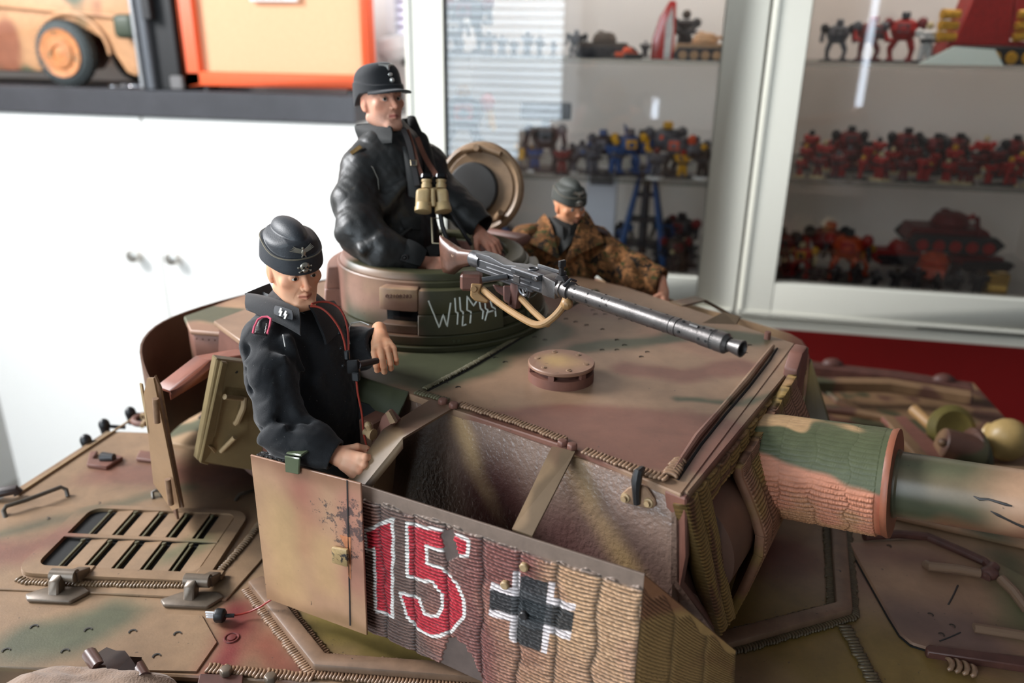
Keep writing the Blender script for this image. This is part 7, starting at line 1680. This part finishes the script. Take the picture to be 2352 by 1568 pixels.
# ================================================================ loader figure leaning out of the near side hatch
tA = thing('soldier_figure', D_(745, 1000, .45), 'young figure in black wool jacket and side cap leaning from the near side hatch', 'figurine')
FA = camdir(42, 0); LA = Loc(D_(745, 960, .447), FA, ew+0*_r)
a_ = {'N': D_(672, 712, .428), 'sR': D_(612, 772, .410), 'sL': D_(752, 752, .448), 'C': D_(695, 835, .428), 'B': D_(722, 935, .436), 'Hp': D_(765, 1050, .452)}
AR = [D_(606, 792, .407), D_(624, 870, .400), D_(642, 950, .398), D_(660, 996, .396), D_(712, 1016, .394), D_(768, 1044, .393)]; ARr = [.0122, .0118, .0114, .0114, .0108, .0082]
AL = [D_(752, 760, .448), D_(780, 815, .456), D_(828, 800, .446), D_(868, 790, .436)]; ALr = [.0122, .0120, .0110, .0096]
def fnA(Q):
    d = sell(Q, a_['C'], (.0270, .0195, .034), LA.A); d = smin(d, sell(Q, a_['B'], (.0230, .0175, .032), LA.A), .012); d = smin(d, scap(Q, a_['B'], a_['Hp'], .018, .018), .012)
    d = smin(d, scap(Q, a_['sR'], a_['N'], .0110, .0125), .010); d = smin(d, scap(Q, a_['sL'], a_['N'], .0110, .0125), .010)
    d = smin(d, schain(Q, AR, ARr, .005), .0030); d = smin(d, schain(Q, AL, ALr, .005), .004); return d
def exA(Q, d):
    for e, p in ((AR[-1], AR[-2]), (AL[-1], AL[-2])):
        ax = (e-p)/np.linalg.norm(e-p); z = (Q-e.astype(f32)) @ ax.astype(f32); near = np.linalg.norm(Q-e.astype(f32), axis=1) < .016
        d = np.where(near, smax(d, z-.0008, .0006), d); d = smax(d, -scap(Q, e-ax*.004, e+ax*.01, .0062, .0075), .0008)
    return d
foldA = [(D_(580, 1000, .392), D_(650, 960, .388), .0020, .005, -1), (D_(600, 1012, .390), D_(655, 980, .385), .0022, .005, 1), (D_(650, 955, .388), D_(705, 970, .390), .0016, .005, -1), (D_(575, 830, .395), D_(650, 820, .392), .0020, .006, 1), (D_(640, 860, .390), D_(672, 980, .386), .0020, .006, -1), (D_(660, 780, .400), D_(700, 850, .405), .0022, .006, 1), (D_(700, 790, .405), D_(722, 900, .412), .0018, .006, -1), (D_(570, 800, .398), D_(580, 900, .392), .0018, .004, -1), (D_(720, 880, .412), D_(760, 960, .425), .0022, .007, 1)]
jak = garment('jacket', tA, fnA, list(a_.values())+AR+AL, .018, .00068, m_wool, foldA, .00034, 75, 15, extra=exA)
c1 = sheet('collar', *sl_((566, 672, .422), (688, 708, .398), (692, 772, .392), (562, 706, .409)), m_wool, tA, .0013, .0022, 14, .0007, rnd=.08)
sheet('collar', *sl_((712, 700, .404), (768, 690, .438), (792, 742, .436), (752, 790, .412)), m_wool, tA, .0013, .002, 12, .0006)
sheet('collar_back', *sl_((566, 672, .424), (620, 650, .446), (640, 700, .45), (585, 712, .424)), m_wool, tA, .0013, .001, 10, .0004)
sheet('shirt_collar', *sl_((600, 668, .436), (668, 700, .412), (700, 720, .408), (606, 700, .428)), mat('grey_shirt', (50, 52, 54), .7), tA, .001, .001, 10, .0002)
ct0 = (622, 703, .4020)
tabc = sl_((631, 700, .3992), (672, 712, .3948), (674, 736, .3925), (628, 722, .3975))
tb_ = sheet('collar_tab', *tabc, mat('tab_grey', (56, 57, 60), .7), c1, .0008, .0004, 8, rnd=.35)
tn = np.cross(tabc[1]-tabc[0], tabc[3]-tabc[0]); tn /= np.linalg.norm(tn); tn = tn if tn @ (CAM-tabc[0]) > 0 else -tn
def tp(x, y): return onpl(x, y, tabc[0]+tn*.0012, tn)
g = G()
for (dx, dy) in ((0, 0), (11, 6.5)):
    g.prism([tp(640+dx+x, 707+dy+y) for x, y in ((4.5, 0), (8.2, 1), (6.6, 7.5), (9.6, 8.3), (4.8, 19.5), (1.2, 18.4), (3.6, 11.6), (.2, 10.6))], tn*.0003)
g.obj('runes', mat('embroidery_white', (214, 212, 204), .6), tb_)
sb = sheet('shoulder_strap', *sl_((592, 732, .3965), (622, 730, .3955), (612, 770, .390), (582, 765, .391)), mat('strap_black', (14, 14, 15), .7), tA, .0012, .0008, 10, rnd=.15)
G().tube(sl_((581, 765, .3885), (584, 750, .390), (592, 734, .3935), (602, 728, .3945), (614, 727, .3945), (622, 732, .3935), (620, 746, .391), (614, 766, .388)), .0006, 6).obj('pink_piping', mat('pink_piping', (222, 92, 118), .6), sb)
g = G()
for k in range(7):
    g.sph(D_(608+.6*(k % 2)-k*.6+4, 744+k*3.3, .3892), .00035, 5, 4).sph(D_(594-k*1.1, 740+k*3.5, .3905), .00035, 5, 4)
g.obj('stitching', mat('thread_white', (196, 194, 188), .6), sb)
G().tube(sl_((650, 768, .3885), (652, 780, .3875), (655, 796, .3868)), .0003, 5).obj('loose_thread', MATS['thread_white'], jak)
G().tube(sl_((808, 740, .4285), (802, 752, .4275), (800, 770, .4270), (803, 790, .427)), .00035, 5).tube(sl_((808, 742, .4285), (828, 738, .428), (848, 746, .426)), .00035, 5).obj('cuff_seam', MATS['thread_white'], jak)
for y_ in (765, 800, 840): G().sph(D_(779+(y_-765)*.12, y_, .4150), .0011, 8, 6).obj('button', m_black, jak)
hA = Loc(D_(680, 690, .416), camdir(37, -9), ew*1+np.array(_r)*(-.03)-_f*.05)
HA_ = .0400
head(tA, hA, HA_, (238, 180, 144), (196, 138, 100), .0, (194, 108, 88), (70, 84, 92), h=.00029, jaw=.98, squint=.82, gaze=-.05)
side_cap(tA, hA, HA_, m_capg, True, .00034)
hand(tA, AR[-1]+(AR[-1]-AR[-2])*.02, D_(812, 1064, .390)-AR[-1], -_f*.9+ew*.1-_r*.15, -1, .0325, (62, 82, 40), 3, (35, 40, 30), (240, 184, 150), .00034)
hand(tA, D_(875, 775, .432), D_(883, 812, .418)-D_(875, 775, .432), -_f*.8+ew*.45+_r*.1, 1, .0310, (52, 62, 45), 3, (14, 38, 20), (240, 180, 140), .00034)
# ================================================================ third figure in the far hatch
m_oak = bpy.data.materials.new('autumn_camouflage_cloth'); m_oak.use_nodes = True
def oak():
    nt = m_oak.node_tree; L = nt.links.new; p = nt.nodes['Principled BSDF']; tc = nd(nt, 'ShaderNodeTexCoord'); cur = None
    for k, (c, lo, sc) in enumerate((((160, 108, 66), .50, 130), ((76, 74, 40), .56, 110), ((44, 36, 28), .54, 150), ((96, 64, 38), .58, 190))):
        mp = nd(nt, 'ShaderNodeMapping'); mp.inputs['Location'].default_value = (k*2.1, k, 0); L(tc.outputs['Object'], mp.inputs[0])
        nz = nd(nt, 'ShaderNodeTexNoise'); nz.inputs['Scale'].default_value = sc; nz.inputs['Detail'].default_value = 4; nz.inputs['Roughness'].default_value = .7; L(mp.outputs[0], nz.inputs['Vector'])
        mr = nd(nt, 'ShaderNodeMapRange'); mr.inputs[1].default_value = lo; mr.inputs[2].default_value = lo+.03; L(nz.outputs[0], mr.inputs[0]); mx = nd(nt, 'ShaderNodeMix', data_type='RGBA'); L(mr.outputs[0], mx.inputs[0])
        if cur is None: mx.inputs[6].default_value = [*lin((112, 76, 44)), 1]
        else: L(cur, mx.inputs[6])
        mx.inputs[7].default_value = [*lin(c), 1]; cur = mx.outputs[2]
    L(cur, p.inputs['Base Color']); p.inputs['Roughness'].default_value = .85; p.inputs['Specular IOR Level'].default_value = .25
oak()
tC = thing('soldier_figure', D_(1290, 640, .672), 'figure in brown leaf pattern camouflage jacket reaching over the far turret edge', 'figurine')
FC = camdir(14, 0); LC_ = Loc(D_(1290, 640, .672), FC, ew)
c_ = {'N': D_(1300, 530, .682), 'sR': D_(1215, 548, .670), 'sL': D_(1368, 552, .684), 'C': D_(1290, 600, .674), 'B': D_(1290, 660, .672), 'Hp': D_(1295, 720, .68)}
CL = [D_(1368, 560, .682), D_(1412, 604, .670), D_(1462, 628, .656), D_(1518, 648, .646)]; CLr = [.0155, .0160, .0145, .0118]
CR = [D_(1212, 556, .668), D_(1172, 594, .655), D_(1150, 640, .64)]; CRr = [.0155, .0150, .0125]
def fnC(Q):
    d = sell(Q, c_['C'], (.0300, .0200, .034), LC_.A); d = smin(d, sell(Q, c_['B'], (.028, .020, .030), LC_.A), .012); d = smin(d, scap(Q, c_['B'], c_['Hp'], .020, .020), .012)
    d = smin(d, scap(Q, c_['sR'], c_['N'], .0125, .0120), .010); d = smin(d, scap(Q, c_['sL'], c_['N'], .0125, .0120), .010)
    d = smin(d, schain(Q, CL, CLr, .006), .004); d = smin(d, schain(Q, CR, CRr, .006), .004)
    return d
def exC(Q, d):
    e, p = CL[-1], CL[-2]; ax = (e-p)/np.linalg.norm(e-p); z = (Q-e.astype(f32)) @ ax.astype(f32); near = np.linalg.norm(Q-e.astype(f32), axis=1) < .018
    d = np.where(near, smax(d, z-.0008, .0006), d); return smax(d, -scap(Q, e-ax*.008, e+ax*.01, .0085, .0095), .0008)
foldC = [(D_(1400, 575, .655), D_(1440, 640, .650), .003, .006, 1), (D_(1425, 600, .648), D_(1490, 625, .640), .0025, .006, -1), (D_(1330, 590, .652), D_(1350, 650, .652), .003, .008, 1), (D_(1220, 590, .65), D_(1240, 640, .65), .003, .008, 1), (D_(1470, 615, .640), D_(1480, 660, .640), .002, .005, -1)]
garment('camouflage_jacket', tC, fnC, list(c_.values())+CL+CR, .021, .0011, m_oak, foldC, .0007, 50, 25, extra=exC)
m_sh = mat('dark_green_shirt', (22, 22, 18), .7)
sheet('shirt_front', *sl_((1262, 500, .664), (1338, 500, .662), (1312, 560, .648), (1284, 590, .648)), m_sh, tC, .001, .002, 10, .0005)
sheet('shirt_collar', *sl_((1260, 496, .668), (1292, 520, .652), (1296, 552, .649), (1266, 535, .656)), m_sh, tC, .001, .0015, 8)
sheet('shirt_collar', *sl_((1338, 490, .668), (1308, 522, .652), (1306, 548, .650), (1338, 528, .658)), m_sh, tC, .001, .0015, 8)
sheet('lapel', *sl_((1250, 490, .676), (1266, 515, .654), (1288, 600, .642), (1206, 552, .650)), m_oak, tC, .0014, .0025, 12, .0008)
sheet('lapel', *sl_((1345, 482, .678), (1330, 515, .654), (1296, 605, .642), (1388, 556, .655)), m_oak, tC, .0014, .0025, 12, .0008)
sheet('shoulder_strap', *sl_((1362, 520, .672), (1398, 532, .676), (1396, 540, .668), (1360, 530, .664)), mat('strap_dark_red', (58, 30, 28), .7), tC, .001, .001, 6)
sheet('shoulder_strap', *sl_((1200, 528, .668), (1228, 512, .672), (1226, 520, .664), (1200, 536, .660)), MATS['strap_black'], tC, .001, .001, 6)
hC = Loc(D_(1304, 519, .670), camdir(28, -5), ew)
head(tC, hC, .0365, (222, 160, 120), (110, 78, 56), .45, (176, 100, 88), (60, 56, 50), h=.00055, jaw=1.06)
side_cap(tC, hC, .0365, m_capg2, True, .00055)
hand(tC, D_(1524, 668, .643), D_(1530, 702, .640)-D_(1524, 668, .643), -_f*.4+ew*.2+_r*.75, 1, .0315, (25, 50, 40), 5, (30, 65, 30), (220, 160, 130), .0006)
# ================================================================ headset cord with switch box (hangs on the near figure)
t = thing('headset_cord', D_(812, 850, .408), 'red twin headset wire with black chest switch box on the black jacketed figure', 'cable')
m_rw = mat('red_brown_wire', (142, 48, 34), .4)
w1 = sl_((716, 698, .396), (735, 692, .400), (762, 694, .402), (786, 712, .402), (799, 750, .401), (801, 790, .400), (800, 812, .399)); w2 = sl_((712, 703, .395), (735, 704, .396), (760, 724, .396), (782, 756, .397), (792, 786, .398), (795, 812, .399))
def smoothp(P, n=3):
    P = [np.array(p) for p in P]
    for _ in range(n):
        Q = [P[0]]
        for i in range(len(P)-1): Q += [P[i]*.75+P[i+1]*.25, P[i]*.25+P[i+1]*.75]
        P = Q+[P[-1]]
    return P
sw = G().box(D_(812, 842, .399), (.0062, .005, .0075), (_r*.95+ew*.1, _f, ew)).box(D_(797, 815, .399), (.0026, .0026, .005)).box(D_(818, 864, .399), (.004, .003, .005)).obj('switch_box', m_black, t, bevel=.0006)
G().tube(smoothp(w1), .00058, 8).obj('wire', m_rw, t); G().tube(smoothp(w2), .00058, 8).obj('wire', m_rw, t)
G().tube(smoothp(sl_((818, 866, .399), (820, 885, .400), (822, 905, .401), (832, 950, .404), (834, 985, .405), (838, 1010, .402), (846, 1038, .397))), .00058, 8).obj('wire', m_rw, t)
G().cyl(D_(822, 838, .398), D_(866, 828, .412), .0020, .0016, 12).obj('switch_lever', mat('lever_brown', (50, 40, 40), .4), t)
# ================================================================ binoculars on the commander's chest
t = thing('binoculars', D_(990, 440, .52), 'sand coloured binoculars with black eyecups hanging on the commander chest', 'binoculars')
m_bn = mat('binocular_sand', (186, 158, 112), .42, vary=.14, vscale=200, chips=((110, 88, 60), 220, .64)); m_gl = mat('black_gloss', (14, 14, 16), .12)
for k, (x0, x1, dd) in enumerate(((974, 972, .517), (1011, 1017, .521))):
    tp_, md, bt = D_(x0+2, 416, dd), D_(x0, 436, dd), D_(x1, 478, dd-.002); dz = (bt-md)/np.linalg.norm(bt-md)
    G().prism([D_(x-(0), y, dd-.0045) for x, y in ((x0-19 if k == 0 else x0-12, 432), (x0+14 if k == 0 else x0+16, 430), (x1+12 if k == 0 else x1+14, 474), (x1-19 if k == 0 else x1-13, 476))], _f*.009).obj('prism_housing', m_bn, t, bevel=.0022, segs=3)
    G().lathe(bt-dz*.001, dz, [(-.002, .0052), (.0, .0052), (.001, .0056), (.0035, .0056), (.0037, .0045)], 20).obj('objective', m_bn, t)
    G().lathe(D_(x0+6-4*k, 432, dd), D_(x0+6-4*k, 412, dd)-D_(x0+6-4*k, 432, dd), [(0, .0034), (.0025, .0034), (.0026, .0029), (.004, .0029), (.0042, .0034), (.0055, .0034)], 18).obj('tube', m_bn, t)
    G().lathe(D_(x0+6-4*k, 412, dd), D_(x0+6-4*k, 402, dd)-D_(x0+6-4*k, 412, dd), [(0, .0036), (.001, .0044), (.0032, .0040), (.0034, .002)], 18).obj('eyecup', m_gl, t)
G().tube([D_(985, 436, .517), D_(1003, 436, .519)], .0016, 8).tube([D_(985, 468, .516), D_(1004, 468, .518)], .0014, 8).cyl(D_(994, 434, .516), D_(996, 474, .515), .0016, n=12).obj('hinge_bridge', m_bn, t)
G().tube(smoothp(sl_((926, 296, .533), (940, 330, .527), (948, 372, .522), (954, 400, .519), (958, 426, .517)), 2), 0, flat=(.0034, .0008), up=-_f).obj('strap', mat('strap_black_leather', (36, 34, 34), .35), t)
G().tube(smoothp(sl_((936, 298, .535), (950, 340, .527), (960, 380, .522), (972, 410, .519)), 2), 0, flat=(.0026, .0008), up=-_f).tube(smoothp(sl_((958, 316, .545), (975, 360, .540), (1000, 400, .530), (1022, 428, .521)), 2), 0, flat=(.0034, .0008), up=-_f).obj('strap', mat('strap_brown', (96, 56, 40), .45), t)
G().tube(sl_((943, 368, .520), (957, 368, .520), (957, 380, .5195), (944, 380, .5195)), .0005, 6, closed=True).obj('strap_buckle', mat('old_brass_frame', (132, 120, 98), .35, metal=.8), t)
# ================================================================ machine gun on the cupola rim
A0 = D_(1018, 566, .468); B0 = D_(1700, 793, .322); ax = (B0-A0); LM = np.linalg.norm(ax); ax /= LM; ay = np.cross(ew, ax); ay /= np.linalg.norm(ay); az = np.cross(ax, ay)
def mxl(x, y=None):
    """distance along the gun axis seen at picture column x"""
    lo_, hi_ = -.05, .3
    for _ in range(40):
        mi = (lo_+hi_)/2
        if prj(A0+ax*mi)[0] < x: lo_ = mi
        else: hi_ = mi
    return lo_
t = thing('machine_gun', A0+ax*.1, 'worn steel machine gun with wooden stock mounted above the turret roof', 'machine gun')
m_st = mat('worn_gun_steel', (100, 96, 94), .38, metal=.75, vary=.25, vscale=120, bump=.00008, bscale=1200, chips=((48, 42, 40), 150, .62))
m_st2 = mat('receiver_steel', (92, 92, 94), .36, metal=.7, vary=.2, vscale=150, chips=((150, 148, 146), 220, .68))
m_wd = mat('worn_stock_wood', (92, 60, 46), .35, vary=.4, vscale=110, chips=((150, 124, 104), 120, .66))
def MF(g): return g.frame(A0, ax, ay, az)
X = {k: mxl(k) for k in (1014, 1060, 1095, 1104, 1190, 1200, 1262, 1270, 1300, 1340, 1545, 1560, 1585, 1612, 1640, 1650, 1668, 1676, 1706)}
# stock: flat sided, deep at the butt
V = []; st = [(X[1014]-.001, .0065, -.0035, .0010), (X[1014]+.004, .0055, -.016, .0035), (X[1014]+.012, .0035, -.0150, .0040), (X[1060], .0022, -.0090, .0038), (X[1095]-.004, .0035, -.0050, .0036), (X[1104], .0038, -.0045, .0036)]
Fc = []; nn = 12
for (x_, zt1, zb1, hw) in st:
    for k in range(nn):
        a = 2*pi*k/nn; V.append((x_, hw*np.sign(cos(a))*abs(cos(a))**.7, (zt1+zb1)/2+(zt1-zb1)/2*np.sign(sin(a))*abs(sin(a))**.8))
for j in range(len(st)-1):
    for k in range(nn): Fc.append((j*nn+k, j*nn+(k+1) % nn, (j+1)*nn+(k+1) % nn, (j+1)*nn+k))
Fc += [tuple(range(nn))[::-1], tuple(range((len(st)-1)*nn, len(st)*nn))]
MF(G().add(V, Fc)).obj('stock', m_wd, t, angle=60)
MF(G().lathe((X[1095]-.003, 0, -.0008), (1, 0, 0), [(0, .0046), (.002, .0050), (.004, .0046), (.0052, .0050), (.009, .0046)], 20)).obj('stock_collar', m_st2, t)
Xa, Xb, Xm = X[1104], X[1262], X[1190]
rc = MF(G().bx(Xa, Xb, -.0036, .0036, -.0062, .0010)).obj('receiver', m_st2, t, bevel=.0005)
MF(G().bx(Xa+.002, Xb-.003, -.0040, .0040, -.0050, -.0038).bx(Xa+.010, Xb-.01, -.0043, .0043, -.0024, -.0016)).obj('side_rail', m_st2, rc, bevel=.0002)
MF(G().prism([(Xa, -.0038, .001), (Xa, -.0038, .0045), (Xa+.012, -.0038, .0048), (Xm-.008, -.0038, .0028), (Xm+.002, -.0038, .0042), (Xb, -.0038, .0044), (Xb, -.0038, .001)], (0, .0076, 0))).obj('top_cover', m_st2, t, bevel=.0007, segs=2)
MF(G().bx(Xm+.002, Xb-.001, -.0072, .0062, .0010, .0040)).obj('feed_cover', m_st2, t, bevel=.0005)
fc = MF(G().bx(Xm+.006, Xb-.006, -.0074, -.0066, .0016, .0028)).obj('feed_slot', m_int, t)
MF(G().torus((Xm+.013, -.001, .0046), (0, 0, 1), .0026, .0004, 20, 6)).obj('cover_emboss', m_st2, t)
MF(G().bx(Xm+.010, Xb+.002, .0046, .0058, .0040, .0056)).obj('feed_lug', m_st2, t, bevel=.0002)
MF(G().bx(Xm+.005, Xm+.010, -.0078, -.0070, -.0030, .0008).lathe((Xb-.002, -.0072, .0022), (0, -1, 0), [(0, .0013), (.001, .001)], 12)).obj('latch', m_st, t, bevel=.0002)
MF(G().cyl((Xm-.004, -.004, -.0030), (Xm-.012, -.0150, -.0050), .0016, .0016, 14)).obj('cocking_handle', m_st2, t)
MF(G().prism([(Xm-.004, -.0022, -.006), (Xm+.003, -.0022, -.006), (Xm+.001, -.0022, -.021), (Xm-.006, -.0022, -.021)], (0, .0044, 0))).obj('pistol_grip', m_rust, t, bevel=.0010, segs=2)
MF(G().tube([(Xm+.003, 0, -.006), (Xm+.005, 0, -.011), (Xm+.009, 0, -.012), (Xm+.011, 0, -.006)], .0007, 6)).obj('trigger_guard', m_st, t); MF(G().tube([(Xm+.006, 0, -.006), (Xm+.0065, 0, -.0095)], .0006, 6)).obj('trigger', m_st, t)
MF(G().bx(X[1200]-.02, X[1200]+.01, -.002, .002, -.0082, -.0062)).obj('bottom_rail', m_st2, t, bevel=.0003)
# barrel jacket and muzzle
JR = .00405; zc = -.0012
MF(G().prism([(Xb-.001, -.0048, -.0064), (Xb+.009, -.0048, -.0064), (Xb+.009, -.0048, .0030), (Xb-.001, -.0048, .0044)], (0, .0096, 0))).obj('trunnion', m_st, t, bevel=.0010, segs=2)
x0 = Xb+.008
MF(G().lathe((0, 0, zc), (1, 0, 0), [(x0, .0046), (x0+.003, .0049), (x0+.0032, .0043), (x0+.006, .0043), (x0+.0062, .0050), (x0+.0082, .0050), (x0+.0084, JR), (X[1545], JR), (X[1545]+.0002, JR*.94), (X[1545]+.0006, JR*.94), (X[1545]+.0008, JR*1.03), (X[1560]-.0002, JR*1.03), (X[1560], JR*.94), (X[1560]+.0004, JR*.94), (X[1560]+.0006, JR), (X[1640], JR*.98), (X[1640]+.0004, JR*.88)], 32)).obj('barrel_jacket', m_st, t)
MF(G().tube([(x0+.007, -.0046, zc+.0035), (x0+.007, 0, zc+.0062), (x0+.007, .004, zc+.0045)], .0007, 6)).obj('jacket_clip', m_st2, t)
MF(G().lathe((0, 0, zc), (1, 0, 0), [(X[1612], JR*1.0), (X[1612]+.0003, JR*1.06), (X[1640], JR*1.08), (X[1640]+.0004, JR*1.0), (X[1640]+.0016, JR*1.0), (X[1640]+.0018, JR*1.1), (X[1668], JR*1.1), (X[1668]+.0006, JR*.95), (X[1676], JR*.8)], 32)).obj('muzzle_sleeve', m_st, t)
kn = G()
for k in range(26):
    a = 2*pi*k/26; kn.box((X[1640]+.0012, cos(a)*JR*1.02, zc+sin(a)*JR*1.02), (.0016, .0003, .0004), ((1, 0, 0), (0, -sin(a), cos(a)), (0, cos(a), sin(a))))
MF(kn).obj('knurling', m_dark, t)
MF(G().lathe((0, 0, zc), (1, 0, 0), [(X[1676]-.002, .0024), (X[1676], .0026), (X[1706], .0036), (X[1706]+.0001, .0030), (X[1706]-.005, .0021), (X[1706]-.006, .0004)], 28, cap=False)).obj('flash_cone', m_st, t)
hole = G()
for xi in np.linspace(X[1340]-.004, X[1545]-.004, 7):
    for a in (-2.6, -1.75, -.75, .1, 1.3):
        if (xi > X[1340]+.022) and a not in (-2.6, .1): continue
        n_ = np.array([0, sin(a), cos(a)]); hole.lathe((xi+.002*(a % 1), 0, zc), n_, [(JR-.0003, .0006), (JR+.00006, .0006)], 10)
for xi in (X[1612]+.0015, X[1640]-.001, X[1560]+.003):
    for a in (-.3, -1.6, .9): n_ = np.array([0, sin(a), cos(a)]); hole.lathe((xi, 0, zc), n_, [(JR, .00065), (JR*1.1+.00003, .00065)], 10)
MF(hole).obj('jacket_holes', m_int, t)
MF(G().tube([(X[1585]+.001, -.0016, zc+JR*.9), (X[1612]-.001, -.0016, zc+JR*.9)], .0008, 6)).obj('jacket_slot', m_dark, t)
# rear sight, upright
sx = mxl(1290)
MF(G().bx(sx-.001, sx+.001, -.0018, .0006, .003, .0125).bx(sx-.0006, sx+.0014, -.0028, .0014, .0100, .0135).bx(sx-.0012, sx+.0008, -.0016, .0026, .0050, .0075).prism([(sx-.004, -.002, .003), (sx+.004, -.002, .003), (sx+.002, -.002, .0058), (sx-.001, -.002, .0058)], (0, .004, 0))).obj('rear_sight', m_dark, t, bevel=.0003)
# mount: bracket on the rim, cradle and two bent tube arms
def mp_(x, y, d): return D_(x, y, d)
m_mt = m_tanp2
G().box(D_(1083, 645, .463), (.013, .010, .010), (_r, np.cross(ew, _r), ew)).obj('rim_clamp', m_brown, t, bevel=.0015)
G().prism([D_(x, y, .440) for x, y in ((1082, 650), (1108, 652), (1100, 672), (1124, 690), (1118, 696), (1090, 690), (1080, 680))], _f*.006).obj('clevis', m_mt, t, bevel=.0006)
G().lathe(D_(1088, 664, .4395), -_f, [(0, .0018), (.0010, .0016)], 12).obj('clevis_bolt', m_mt, t)
arm1 = smoothp([D_(1108, 664, .443), D_(1150, 700, .430), D_(1210, 738, .410), D_(1236, 748, .402), D_(1262, 738, .398), D_(1292, 708, .394), D_(1302, 680, .392)], 2)
G().tube(arm1, .0019, 10).obj('mount_arm', m_mt, t)
G().tube([D_(1192, 680, .425), D_(1225, 715, .415), D_(1258, 745, .400)], .0017, 10).obj('mount_arm', m_mt, t)
cl_ = A0+ax*mxl(1302)
G().tube([D_(1302, 704, .3925), D_(1304, 684, .392), cl_-az*.0060], .0022, 8).sph(D_(1302, 697, .3925), .0032, 10, 8).obj('mount_knuckle', m_mt, t)
G().prism([D_(x, y, .430) for x, y in ((1130, 652), (1176, 662), (1168, 688), (1140, 668))], _f*.006).prism([D_(x, y, .425) for x, y in ((1155, 655), (1180, 655), (1172, 700), (1156, 690))], _f*.006).obj('cradle', m_rust, t, bevel=.0008)
G().torus(D_(1202, 664, .418), az*.2+ay, .0036, .0008, 18, 6).obj('ring', m_st2, t)
